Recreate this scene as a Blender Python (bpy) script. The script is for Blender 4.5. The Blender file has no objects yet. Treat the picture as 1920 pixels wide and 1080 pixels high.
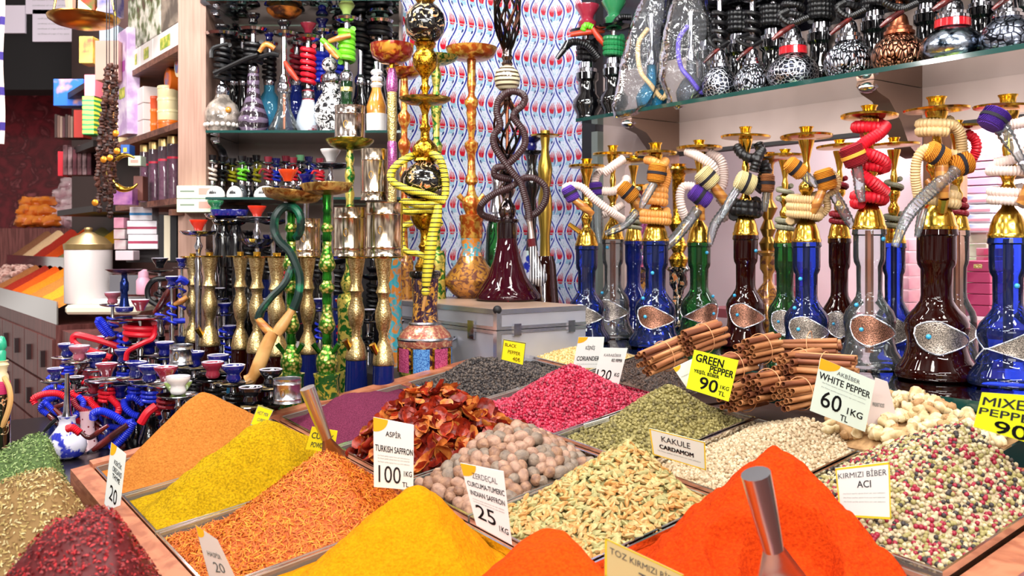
import bpy, math, random
import numpy as np
from mathutils import Vector, Matrix, noise
RN = random.Random(11)
SC = bpy.context.scene
COL = SC.collection
# ---- the place: eye 1.5 m above the floor, store axes turned 36.4 degrees against the view
F, CXP, HY, EYE = 1750.0, 960.0, 460.0, 1.5
TH = math.radians(36.4); S_, C_ = math.sin(TH), math.cos(TH)
def W(px, py, D): return Vector(((px-CXP)/F*D, D, EYE-(py-HY)/F*D))
def UV(u, v, z): return Vector((-S_*u+C_*v, C_*u+S_*v, EYE+z))
def plane(u, v): return -.654+.06*u+.15*v
def T(u, v, h=0.0): return UV(u, v, plane(u, v)+h)
def rays(px): rx = (px-CXP)/F; return -S_*rx+C_, C_*rx+S_
def D_on(py, zr): return -zr*F/(py-HY)
def y_at(zr, D): return HY-zr*F/D
def peak_at(px, py, u):
    ru, rv = rays(px); D = u/ru; v = rv*D
    return u, v, -(py-HY)/F*D-plane(u, v)
# ---- materials
def lin(c):
    if isinstance(c, str):
        c = c.lstrip('#'); c = [int(c[i:i+2], 16) for i in (0, 2, 4)]
    return tuple(((x/255)/12.92 if x/255 <= .04045 else ((x/255+.055)/1.055)**2.4) for x in c)+(1.0,)
MATS = {}
def _new(name):
    m = bpy.data.materials.new(name); m.use_nodes = True
    nt = m.node_tree; nt.nodes.clear()
    o = nt.nodes.new('ShaderNodeOutputMaterial')
    return m, nt, o
def _tex(nt, kind, sc, coord='Object', detail=3.0, dist=0.0, stretch=None):
    tc = nt.nodes.new('ShaderNodeTexCoord'); src = tc.outputs[coord]
    if stretch:
        mp = nt.nodes.new('ShaderNodeMapping'); mp.inputs['Scale'].default_value = stretch
        nt.links.new(src, mp.inputs[0]); src = mp.outputs[0]
    if kind == 'noise':
        n = nt.nodes.new('ShaderNodeTexNoise'); n.inputs['Detail'].default_value = detail; n.inputs['Distortion'].default_value = dist; out = n.outputs['Fac']
    elif kind == 'voro':
        n = nt.nodes.new('ShaderNodeTexVoronoi'); out = n.outputs['Distance']
    elif kind == 'cells':
        n = nt.nodes.new('ShaderNodeTexVoronoi'); out = n.outputs['Color']
    elif kind == 'edge':
        n = nt.nodes.new('ShaderNodeTexVoronoi'); n.feature = 'DISTANCE_TO_EDGE'; out = n.outputs['Distance']
    elif kind in ('wavex', 'wavez', 'wavey'):
        n = nt.nodes.new('ShaderNodeTexWave'); n.bands_direction = kind[-1].upper(); n.inputs['Distortion'].default_value = dist; out = n.outputs['Fac']
    nt.links.new(src, n.inputs['Vector']); n.inputs['Scale'].default_value = sc
    return out
def M(name, c, rough=.5, metal=0.0, c2=None, c3=None, tex='noise', sc=20., lo=.4, hi=.6, bump=0.0, btex=None, bsc=None, bd=.003, coat=0.0, dist=0.0, stretch=None, emit=0.0, spec=.5, sheen=0):
    if name in MATS: return MATS[name]
    m, nt, o = _new(name)
    b = nt.nodes.new('ShaderNodeBsdfPrincipled'); nt.links.new(b.outputs[0], o.inputs[0])
    b.inputs['Base Color'].default_value = lin(c); b.inputs['Roughness'].default_value = rough; b.inputs['Metallic'].default_value = metal
    b.inputs['Coat Weight'].default_value = coat; b.inputs['Coat Roughness'].default_value = .06
    b.inputs['Specular IOR Level'].default_value = spec
    if emit: b.inputs['Emission Color'].default_value = lin(c); b.inputs['Emission Strength'].default_value = emit
    t = None
    if c2 is not None:
        t = _tex(nt, tex, sc, dist=dist, stretch=stretch)
        r = nt.nodes.new('ShaderNodeValToRGB'); nt.links.new(t, r.inputs[0])
        e = r.color_ramp.elements; e[0].position = lo; e[0].color = lin(c); e[1].position = hi; e[1].color = lin(c2)
        if c3 is not None:
            k = r.color_ramp.elements.new(min(.99, hi+(hi-lo)*.8)); k.color = lin(c3)
        nt.links.new(r.outputs[0], b.inputs['Base Color'])
    if bump:
        h = _tex(nt, btex or tex, bsc or sc, dist=dist, stretch=stretch)
        bn = nt.nodes.new('ShaderNodeBump'); bn.inputs['Strength'].default_value = bump; bn.inputs['Distance'].default_value = bd
        nt.links.new(h, bn.inputs['Height']); nt.links.new(bn.outputs[0], b.inputs['Normal'])
    MATS[name] = m; return m
def G(name, c, body=.18, rough=.02, refl=1.0, ior=1.5, bump=0, bsc=30):
    """thin blown glass: tinted see-through wall with a glossy skin"""
    if name in MATS: return MATS[name]
    m, nt, o = _new(name); L = nt.links.new
    t = nt.nodes.new('ShaderNodeBsdfTransparent'); t.inputs[0].default_value = lin(c)
    d = nt.nodes.new('ShaderNodeBsdfDiffuse'); d.inputs[0].default_value = lin(c)
    g = nt.nodes.new('ShaderNodeBsdfGlossy'); g.inputs['Roughness'].default_value = rough
    if bump:
        bn = nt.nodes.new('ShaderNodeBump'); bn.inputs['Strength'].default_value = bump; bn.inputs['Distance'].default_value = .02; L(_tex(nt, 'noise', bsc, dist=.8), bn.inputs['Height']); L(bn.outputs[0], g.inputs['Normal'])
    m1 = nt.nodes.new('ShaderNodeMixShader'); m1.inputs[0].default_value = body
    L(t.outputs[0], m1.inputs[1]); L(d.outputs[0], m1.inputs[2])
    fr = nt.nodes.new('ShaderNodeFresnel'); fr.inputs[0].default_value = ior
    mu = nt.nodes.new('ShaderNodeMath'); mu.operation = 'MULTIPLY'; mu.inputs[1].default_value = refl; L(fr.outputs[0], mu.inputs[0])
    m2 = nt.nodes.new('ShaderNodeMixShader'); L(mu.outputs[0], m2.inputs[0]); L(m1.outputs[0], m2.inputs[1]); L(g.outputs[0], m2.inputs[2])
    L(m2.outputs[0], o.inputs[0]); MATS[name] = m; return m
# ---- meshes
class MB:
    def __init__(s): s.v = []; s.f = []; s.mi = []; s.m = 0
    def add(s, vs, fs):
        b = len(s.v); s.v.extend([tuple(x) for x in vs])
        for f in fs: s.f.append(tuple(i+b for i in f)); s.mi.append(s.m)
        return s
    def box(s, p, ax, ay, az, bev=0.0):
        p, ax, ay, az = map(Vector, (p, ax, ay, az))
        if bev:
            # chamfered box: cut the vertical and horizontal edges
            L = [v.length for v in (ax, ay, az)]; t = [min(.45, bev/max(l, 1e-6)) for l in L]
            vs = []; key = {}
            for i in (0, 1):
                for j in (0, 1):
                    for k in (0, 1):
                        for q in range(3):
                            c = [i, j, k]
                            for w in range(3):
                                if w != q: c[w] = t[w] if c[w] == 0 else 1-t[w]
                            key[(i, j, k, q)] = len(vs); vs.append(p+ax*c[0]+ay*c[1]+az*c[2])
            K = lambda i, j, k, q: key[(i, j, k, q)]
            fs = []
            for a in (0, 1):
                fs += [(K(a,0,0,0),K(a,1,0,0),K(a,1,1,0),K(a,0,1,0)), (K(0,a,0,1),K(1,a,0,1),K(1,a,1,1),K(0,a,1,1)), (K(0,0,a,2),K(1,0,a,2),K(1,1,a,2),K(0,1,a,2))]
                for b in (0, 1):
                    fs += [(K(a,b,0,0),K(a,b,1,0),K(a,b,1,1),K(a,b,0,1)), (K(a,0,b,0),K(a,1,b,0),K(a,1,b,2),K(a,0,b,2)), (K(0,a,b,1),K(1,a,b,1),K(1,a,b,2),K(0,a,b,2))]
                    for c in (0, 1): fs.append((K(a,b,c,0),K(a,b,c,1),K(a,b,c,2)))
            return s.add(vs, fs)
        vs = [p, p+ax, p+ax+ay, p+ay]; vs += [q+az for q in vs]
        return s.add(vs, [(3,2,1,0),(4,5,6,7),(0,1,5,4),(1,2,6,5),(2,3,7,6),(3,0,4,7)])
    def lathe(s, prof, seg=24, c=(0,0,0), wob=None, M4=None, cap=True):
        c = Vector(c); n = len(prof); vs = []; fs = []
        for i, (r, z) in enumerate(prof):
            for j in range(seg):
                a = 2*math.pi*j/seg; rr = r*(1+(wob(a, z, i) if wob else 0)); q = Vector((rr*math.cos(a), rr*math.sin(a), z))
                vs.append((M4 @ q if M4 else q)+c)
        for i in range(n-1):
            for j in range(seg):
                k = (j+1) % seg; fs.append((i*seg+j, i*seg+k, (i+1)*seg+k, (i+1)*seg+j))
        if cap and prof[0][0] > 1e-5: fs.append(tuple(reversed(range(seg))))
        if cap and prof[-1][0] > 1e-5: fs.append(tuple((n-1)*seg+j for j in range(seg)))
        return s.add(vs, fs)
    def tube(s, pts, r, seg=8, step=None, pitch=0.0, depth=.10, cap=True, smooth=True, twist=0, lob=0):
        P = [Vector(p) for p in pts]
        rad = r if isinstance(r, (list, tuple)) else None
        r0 = rad[0] if rad else r
        if smooth and len(P) > 2: Q, tt = crom(P, step or max(r0*1.2, 1e-4) if not pitch else pitch/2)
        else:
            L = sum((P[i+1]-P[i]).length for i in range(len(P)-1)); st = pitch/2 if pitch else (step or L/max(len(P)-1, 1))
            Q, tt = lerpline(P, st)
        n = len(Q); vs = []; fs = []
        t0 = (Q[1]-Q[0]).normalized(); nx = t0.orthogonal().normalized()
        for i in range(n):
            t = ((Q[min(i+1, n-1)]-Q[max(i-1, 0)])); t = t.normalized() if t.length > 1e-9 else t0
            nx = (nx-t*nx.dot(t)); nx = nx.normalized() if nx.length > 1e-6 else t.orthogonal().normalized()
            ny = t.cross(nx)
            if rad:
                x = tt[i]*(len(rad)-1); a = min(int(x), len(rad)-2); rr = rad[a]+(rad[a+1]-rad[a])*(x-a)
            else: rr = r
            if pitch: rr *= 1+depth*(1 if i % 2 else -1)
            for j in range(seg):
                a = 2*math.pi*j/seg+twist*i; q = rr*(1+(lob*math.cos(3*a) if lob else 0)); vs.append(Q[i]+nx*(q*math.cos(a))+ny*(q*math.sin(a)))
        for i in range(n-1):
            for j in range(seg):
                k = (j+1) % seg; fs.append((i*seg+j, i*seg+k, (i+1)*seg+k, (i+1)*seg+j))
        if cap: fs.append(tuple(reversed(range(seg)))); fs.append(tuple((n-1)*seg+j for j in range(seg)))
        return s.add(vs, fs)
    def ball(s, c, r, seg=12, rings=8, sc=(1,1,1), M4=None, nz=0, seed=0):
        c = Vector(c); vs = []; fs = []
        for i in range(rings+1):
            th = math.pi*i/rings
            for j in range(seg):
                a = 2*math.pi*j/seg; d = Vector((math.sin(th)*math.cos(a), math.sin(th)*math.sin(a), math.cos(th)))
                q = r*(1+(nz*noise.noise(d*1.7+Vector((seed, seed*.7, 0))) if nz else 0))
                d = Vector((d.x*sc[0]*q, d.y*sc[1]*q, d.z*sc[2]*q)); vs.append((M4 @ d if M4 else d)+c)
        for i in range(rings):
            for j in range(seg):
                k = (j+1) % seg; fs.append((i*seg+j, (i+1)*seg+j, (i+1)*seg+k, i*seg+k))
        return s.add(vs, fs)
    def grid(s, fn, nu, nv):
        vs = [fn(i/nu, j/nv) for i in range(nu+1) for j in range(nv+1)]; w = nv+1
        return s.add(vs, [(i*w+j, i*w+j+1, (i+1)*w+j+1, (i+1)*w+j) for i in range(nu) for j in range(nv)])
    def prism(s, pts, off):
        off = Vector(off); n = len(pts); P = [Vector(p) for p in pts]
        return s.add(P+[p+off for p in P], [tuple(reversed(range(n))), tuple(range(n, 2*n))]+[(i, (i+1) % n, n+(i+1) % n, n+i) for i in range(n)])
    def mesh(s, name, mats, smooth=True):
        me = bpy.data.meshes.new(name); me.from_pydata(s.v, [], s.f)
        for m in (mats if isinstance(mats, (list, tuple)) else [mats]): me.materials.append(m)
        if any(s.mi): me.polygons.foreach_set('material_index', s.mi)
        if smooth:
            me.polygons.foreach_set('use_smooth', [True]*len(me.polygons))
            try: me.set_sharp_from_angle(angle=math.radians(42))
            except Exception: pass
        me.update(); return me
    def build(s, name, mats, parent=None, loc=None, smooth=True):
        """world-space vertices unless a parent is given, then parent-local ones"""
        if parent is None and loc is not None:
            l = Vector(loc); s.v = [tuple(Vector(q)-l) for q in s.v]
        o = bpy.data.objects.new(name, s.mesh(name, mats, smooth)); COL.objects.link(o)
        if parent is not None: o.parent = parent
        elif loc is not None: o.location = loc
        return o
def crom(P, step):
    out = []; tt = []; n = len(P)
    for i in range(n-1):
        p0 = P[i-1] if i else P[0]*2-P[1]; p1, p2 = P[i], P[i+1]; p3 = P[i+2] if i+2 < n else P[-1]*2-P[-2]
        k = max(2, int((p2-p1).length/step))
        for j in range(k):
            t = j/k; out.append(.5*((2*p1)+(p2-p0)*t+(2*p0-5*p1+4*p2-p3)*t*t+(3*p1-p0-3*p2+p3)*t**3)); tt.append((i+t)/(n-1))
    out.append(P[-1]); tt.append(1.0); return out, tt
def lerpline(P, step):
    out = []; tt = []; n = len(P)
    for i in range(n-1):
        k = max(1, int((P[i+1]-P[i]).length/step))
        for j in range(k): out.append(P[i].lerp(P[i+1], j/k)); tt.append((i+j/k)/(n-1))
    out.append(P[-1]); tt.append(1.0); return out, tt
def tag(o, label=None, cat=None, group=None, kind=None):
    if label: o['label'] = label
    if cat: o['category'] = cat
    if group: o['group'] = group
    if kind: o['kind'] = kind
    return o
def thing(name, label, cat, loc=(0,0,0), group=None):
    o = bpy.data.objects.new(name, None); COL.objects.link(o); o.location = loc; o.empty_display_size = .02
    return tag(o, label, cat, group)
def dup(o, parent=None):
    c = o.copy(); COL.objects.link(c)
    if parent is not None: c.parent = parent
    for ch in o.children: dup(ch, c)
    return c
_TX = {}
def text_geo(t, bold=0.0):
    """outline letters of unit height as (verts, faces, width)"""
    if (t, bold) in _TX: return _TX[(t, bold)]
    cu = bpy.data.curves.new('lettering', 'FONT'); cu.body = t; cu.resolution_u = 3; cu.offset = bold
    ob = bpy.data.objects.new('lettering', cu)
    me = bpy.data.meshes.new_from_object(ob)
    vs = [v.co.copy() for v in me.vertices]; fs = [tuple(p.vertices) for p in me.polygons]
    bpy.data.objects.remove(ob); bpy.data.curves.remove(cu); bpy.data.meshes.remove(me)
    if vs:
        x0 = min(v.x for v in vs); x1 = max(v.x for v in vs); y1 = max(v.y for v in vs); y0 = min(0, min(v.y for v in vs))
    else: x0, x1, y0, y1 = 0, 1, 0, 1
    h = max(y1, 1e-3)
    r = ([((v.x-x0)/max(x1-x0, 1e-4), v.y/h) for v in vs], fs); _TX[(t, bold)] = r; return r
# ---- things traced at their own depth: image measures times D/F give metres around the thing's own upright axis
class HK:
    def __init__(s, name, label, px, yb, D, cat='water pipe', group=None, loc=None):
        s.px, s.yb, s.D, s.k = px, yb, D, D/F
        s.e = thing(name, label, cat, loc or W(px, yb, D), group)
        s.last = None
    def L(s, x, y, d=0.0): return Vector(((x-s.px)*s.k, d*s.k, (s.yb-y)*s.k))
    def lat(s, part, prof, mat, seg=22, x=None, d=0.0, parent=None, wob=None, tilt=None, label=None, cap=True):
        c = Vector((0 if x is None else (x-s.px)*s.k, d*s.k, 0))
        pr = [(r*s.k, (s.yb-y)*s.k) for y, r in prof]
        if pr[0][1] > pr[-1][1]: pr.reverse()
        mb = MB()
        if tilt:
            z = pr[0][1]; mb.lathe([(r, q-z) for r, q in pr], seg, c+Vector((0,0,z)), wob, Matrix.Rotation(tilt[0], 3, 'X') @ Matrix.Rotation(tilt[1], 3, 'Y'), cap)
        else: mb.lathe(pr, seg, c, wob, None, cap)
        o = mb.build(part, mat, parent or s.e)
        if label: o['label'] = label
        s.last = o; return o
    def tube(s, part, pts, r, mat, pitch=0, seg=8, parent=None, label=None, **kw):
        P = [s.L(*p) for p in pts]; rr = [q*s.k for q in r] if isinstance(r, (list, tuple)) else r*s.k
        o = MB().tube(P, rr, seg, pitch=pitch*s.k, step=kw.pop('step', None) or (max(1.5, (min(r) if isinstance(r, (list, tuple)) else r)*.8)*s.k), **kw).build(part, mat, parent or s.e)
        if label: o['label'] = label
        s.last = o; return o
    def coil(s, part, y0, y1, R, turns, r, mat, x=None, ph=0., pitch=3.2, end=(), start=(), R1=None, seg=8):
        x = s.px if x is None else x; n = max(6, int(turns*10)); pts = list(start)
        for i in range(n+1):
            t = i/n; a = ph+2*math.pi*turns*t; q = R+((R1 or R)-R)*t
            pts.append((x+q*math.cos(a), y0+(y1-y0)*t, q*math.sin(a)))
        return s.tube(part, pts+list(end), r, mat, pitch=pitch, seg=seg)
    def ball(s, part, x, y, d, r, mat, parent=None, sc=(1,1,1)):
        return MB().ball(s.L(x, y, d), r*s.k, sc=sc).build(part, mat, parent or s.e)
    def grip(s, a, b, r, mat, band=None, name='hose_grip'):
        A, B = s.L(*a), s.L(*b); pts = [A.lerp(B, t) for t in (0, .12, .5, .88, 1)]
        rr = [r*.72*s.k, r*s.k, r*1.03*s.k, r*s.k, r*.75*s.k]
        o = MB().tube(pts, rr, 12, pitch=2.6*s.k, depth=.05, smooth=False).build(name, mat, s.e)
        if band:
            MB().tube([A.lerp(B, .42), A.lerp(B, .58)], r*1.09*s.k, 12, smooth=False).build('grip_band', band, o)
        return o
    def handle(s, pts, r, mat, name='mouthpiece_handle'):
        return s.tube(name, pts, r, mat, seg=10)
BRASS = M('brass', '#f2cc58', .17, 1.0, c2='#cf9c34', tex='noise', sc=9, lo=.3, hi=.8)
BRASSD = M('dark brass', '#a8803a', .3, 1.0)
ENGR = M('engraved brass', '#d9bf84', .32, 1.0, c2='#8a6a36', tex='voro', sc=190, lo=.2, hi=.75, bump=.5, bd=.002)
ENGR2 = M('engraved pale brass', '#e3cf9a', .34, 1.0, c2='#b4955e', tex='voro', sc=260, lo=.25, hi=.8, bump=.35, bd=.0015)
CHROME = M('chrome', '#d8d8de', .12, 1.0, c2='#8f8f9a', tex='noise', sc=22, lo=.35, hi=.7)
SILVER = M('embossed silver', '#e4e6ee', .24, 1.0, c2='#3a3c46', tex='edge', sc=90, lo=.09, hi=.02, bump=.9, bd=.004)
SILVERL = M('leaf relief silver', '#0c0d12', .25, 1.0, c2='#d2d6e2', tex='edge', sc=70, lo=.06, hi=.16, bump=1.0, bd=.006, stretch=(1.7,1.7,.62), dist=1)
COPPERL = M('leaf relief copper', '#1c0a06', .3, 1.0, c2='#c88a6c', tex='edge', sc=66, lo=.06, hi=.16, bump=1.0, bd=.006, stretch=(1.7,1.7,.62))
COPPER = M('copper', '#b0684a', .3, 1.0)
STEEL = M('brushed steel', '#cfd0d6', .24, 1.0)
TINCAN = M('polished tin', '#e6d9c6', .16, 1.0, c2='#c0a888', tex='noise', sc=6, stretch=(6,6,.3))
GB = G('blue glass', '#6a8cf6', .035); GC = G('clear glass', '#eef4f6', .04); GG = G('green glass', '#6cbc7a', .04); GBR = G('brown glass', '#5a1a12', .14)
GP = G('purple glass', '#6a1630', .2); GT = G('turquoise glass', '#5bc0e6', .22); GDB = G('dark blue glass', '#2b40a8', .25); GS = G('smoke glass', '#aab0ba', .15)
GK = M('black glass', '#060608', .05, 0, coat=1.0); ACR = G('acrylic', '#e9e6e0', .10, rough=.06); ACRE = G('acrylic edge', '#d3cdc2', .55, rough=.15)
SHELF = G('shelf glass', '#b9d6cc', .10); SHELFE = M('green glass edge', '#16443f', .1, 0, coat=1.0)
PLAST = G('clear plastic sleeve', '#eaf0f4', .10, rough=.12, refl=1.8); BAGM = G('thin plastic bag', '#f6f8fb', .03, rough=.08, refl=.9, bump=.9, bsc=14)
TURQ = M('turquoise bead', '#38a8d8', .2, coat=.6)
FILI = M('filigree', '#2a2220', .35, .8, c2='#cfc2b4', tex='voro', sc=420, lo=.2, hi=.75, bump=.6, bd=.001)
FILI2 = M('copper filigree', '#2e1d18', .35, .8, c2='#d2957a', tex='voro', sc=420, lo=.2, hi=.75, bump=.6, bd=.001)
WIRE = M('silver wire', '#d6d8e0', .25, 1.0)
BLACK = M('black lacquer', '#0b0b0f', .12, coat=.8); BLACKM = M('matte black', '#101014', .6)
HBLACK = M('black hose', '#0b0b0e', .38); HWHITE = M('pinkish white hose', '#ecd6cc', .45); HORANGE = M('orange hose', '#e39a4e', .4); HTAN = M('tan hose', '#d9b884', .4)
HRED = M('red hose', '#d8182c', .4); HDRED = M('dark red hose', '#8e1226', .45); HBLUE = M('blue hose', '#2436d0', .3); HGREY = M('grey hose', '#8e8c74', .45); HGREEN = M('lime hose', '#6cc626', .35)
HYEL = M('yellow snake hose', '#e0cf3a', .45, c2='#231f14', tex='wavez', sc=26, lo=.80, hi=.93); HBROWN = M('brown leather hose', '#3a2224', .4); HDG = M('dark green hose', '#0d2a26', .35, c2='#12704e', tex='noise', sc=28, lo=.55, hi=.68)
HPURP = M('purple hose', '#5a42b8', .4)
KPUR = M('purple knit', '#6e3cb8', .8, c2='#3c1c78', tex='wavex', sc=160, bump=.5); KYEL = M('orange knit', '#eba12a', .8, c2='#b86c10', tex='wavex', sc=160, bump=.5)
KCRM = M('cream knit', '#f0e4b4', .8, c2='#c8b070', tex='wavex', sc=160, bump=.5); KRED = M('red knit', '#b81628', .8, c2='#7a0c1c', tex='wavex', sc=160, bump=.5); KBRN = M('brown knit', '#b87440', .8, c2='#7c4824', tex='wavex', sc=160, bump=.5)
KBAND = M('black knit band', '#16121e', .8); KYBAND = M('yellow knit band', '#f0a838', .8)
WOOD = M('turned wood', '#c88a3e', .35, c2='#a8662a', tex='wavez', sc=14, dist=3, coat=.4); WOODR = M('cherry wood handle', '#6e1c18', .25, c2='#3c0c0c', tex='noise', sc=30, coat=.6); WOODL = M('pale turned wood', '#d8a868', .4, c2='#c08848', tex='noise', sc=18)
FRAME = M('reddish table wood', '#c07a58', .45, c2='#a05c40', tex='noise', sc=12, stretch=(1,1,6), dist=1.5); PILLAR = M('pale pillar wood', '#b08c7c', .5, c2='#94705f', tex='noise', sc=9, stretch=(12,12,.5), lo=.3, hi=.75)
CAB = M('mahogany laminate', '#7d4a46', .4, c2='#5e3330', tex='noise', sc=8, stretch=(9,9,.6)); SHELFW = M('dark shelf wood', '#7d4e3c', .5, c2='#5e3628', tex='noise', sc=8, stretch=(1,8,8))
CBLUE = M('cobalt ceramic', '#12186e', .12, coat=.8); CRED = M('burgundy ceramic', '#96283c', .15, coat=.7); CPINK = M('rose ceramic', '#b05a6c', .2, coat=.6); CBLK = M('black ceramic', '#141318', .15, coat=.8)
CWHT = M('white ceramic', '#eeeae8', .2, coat=.5); CLIME = M('lime ceramic', '#bfe27e', .25, coat=.5); CORG = M('scarlet ceramic', '#e8341a', .25, coat=.4); CGRN = M('green ceramic', '#2c7a4c', .18, coat=.7); CMINT = M('mint ceramic', '#7cc48e', .25, coat=.5)
CBW = M('blue painted white ceramic', '#e6e4f4', .15, c2='#2a34b4', tex='noise', sc=34, lo=.52, hi=.58, coat=.7)
GRNORN = M('green enamel with gold', '#1f6a22', .28, .6, c2='#dcc860', tex='noise', sc=60, lo=.44, hi=.54, dist=1.2, bump=.3); GRNORN2 = M('gold with green enamel', '#d8cc70', .3, .8, c2='#3a7a20', tex='voro', sc=120, lo=.3, hi=.6, bump=.5)
GRNSTEM = M('green metallic enamel', '#2f8a24', .18, .75, c2='#0f4a10', tex='noise', sc=30)
ORGORN = M('orange gold enamel', '#c05a1e', .25, .6, c2='#f0b850', tex='noise', sc=50, lo=.45, hi=.58, dist=1.0, bump=.3, coat=.4); REDORN = M('red gold enamel', '#a02414', .2, .5, c2='#f0a83a', tex='noise', sc=42, lo=.5, hi=.66, dist=.8, coat=.7)
MAGORN = M('magenta glitter', '#8e1470', .25, .7, c2='#e08ac8', tex='voro', sc=300, lo=.2, hi=.7); GLIT = M('gold glitter', '#c8a03a', .3, .9, c2='#f4e6a8', tex='voro', sc=260, lo=.2, hi=.7, bump=.5)
GOLDF = M('floral gold', '#e8b838', .22, 1.0, c2='#8a5a18', tex='noise', sc=80, lo=.42, hi=.6, dist=1.5, bump=.5); FLORAL = M('black lacquer with flowers', '#0d0a0a', .12, 0, c2='#d8c49c', c3='#d8763c', tex='noise', sc=34, lo=.56, hi=.60, dist=1.8, coat=1.0)
TURQORN = M('turquoise painted glass', '#3ca8b8', .15, 0, c2='#d8842a', tex='noise', sc=42, lo=.46, hi=.56, dist=1.0, coat=.8); GOLDPAINT = M('gold painted glass', '#c88a3a', .2, .4, c2='#7a4a3a', tex='noise', sc=46, lo=.48, hi=.58, dist=1.4, coat=.8)
COPPAINT = M('copper painted shoulder', '#b8685a', .25, .5, c2='#e0b088', tex='noise', sc=70, lo=.48, hi=.58, dist=1.4, bump=.3); BLUEPAN = M('blue glitter panel', '#1e4ea8', .25, .3, c2='#6aa8e8', tex='voro', sc=260, lo=.2, hi=.6); MAGPAN = M('magenta glitter panel', '#8e1c4c', .25, .3, c2='#d8608c', tex='voro', sc=260, lo=.2, hi=.6)
PURGOLD = M('purple glass with gold paint', '#3a1c34', .15, .2, c2='#d89a3a', tex='noise', sc=50, lo=.5, hi=.58, dist=1.6, coat=.9)
TRAYORN = M('ornate bronze tray', '#8a5a2a', .3, .8, c2='#d0b468', tex='noise', sc=45, lo=.4, hi=.6, dist=1.5, bump=.4); IRON = M('dark twisted iron', '#1c1512', .3, .9, c2='#8a5038', tex='noise', sc=14, lo=.5, hi=.8)
STRIPEB = M('striped blown glass', '#e0d4b0', .1, c2='#4a3a28', tex='wavez', sc=24, lo=.55, hi=.7, dist=1.2, coat=1.0, stretch=(.5,0,1)); STRIPET = M('striped tip', '#d8d8dc', .2, c2='#1a1a22', tex='wavex', sc=40, lo=.45, hi=.55, coat=.6)
PAPER = M('card paper', '#eef0ea', .5); PAPERG = M('pale green card', '#dfeee2', .5); PYEL = M('yellow card', '#f2e418', .5); PYG = M('fluorescent card', '#e6f21e', .5); INK = M('black ink', '#15151a', .6); INKG = M('grey print', '#8c9490', .6); INKB = M('dark grey print', '#4a4c50', .6); CORNER = M('orange corner', '#f2b21e', .5); EDGEY = M('yellow card edge', '#e8cf2a', .5)
# ---- wall tile: waving blue stems with red tulips, written as shader maths
class X:
    nt = None
    def __init__(s, k): s.k = k
    @staticmethod
    def op(o, *a):
        n = X.nt.nodes.new('ShaderNodeMath'); n.operation = o
        for i, q in enumerate(a):
            q = q.k if isinstance(q, X) else q
            if isinstance(q, (int, float)): n.inputs[i].default_value = q
            else: X.nt.links.new(q, n.inputs[i])
        return X(n.outputs[0])
    def __add__(s, b): return X.op('ADD', s, b)
    def __sub__(s, b): return X.op('SUBTRACT', s, b)
    def __rsub__(s, b): return X.op('SUBTRACT', b, s)
    def __mul__(s, b): return X.op('MULTIPLY', s, b)
    def __truediv__(s, b): return X.op('DIVIDE', s, b)
    def frac(s): return X.op('FRACT', s)
    def abs(s): return X.op('ABSOLUTE', s)
    def lt(s, b): return X.op('LESS_THAN', s, b)
    def gt(s, b): return X.op('GREATER_THAN', s, b)
    def sin(s): return X.op('SINE', s)
    def mx(s, b): return X.op('MAXIMUM', s, b)
    def mn(s, b): return X.op('MINIMUM', s, b)
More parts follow.
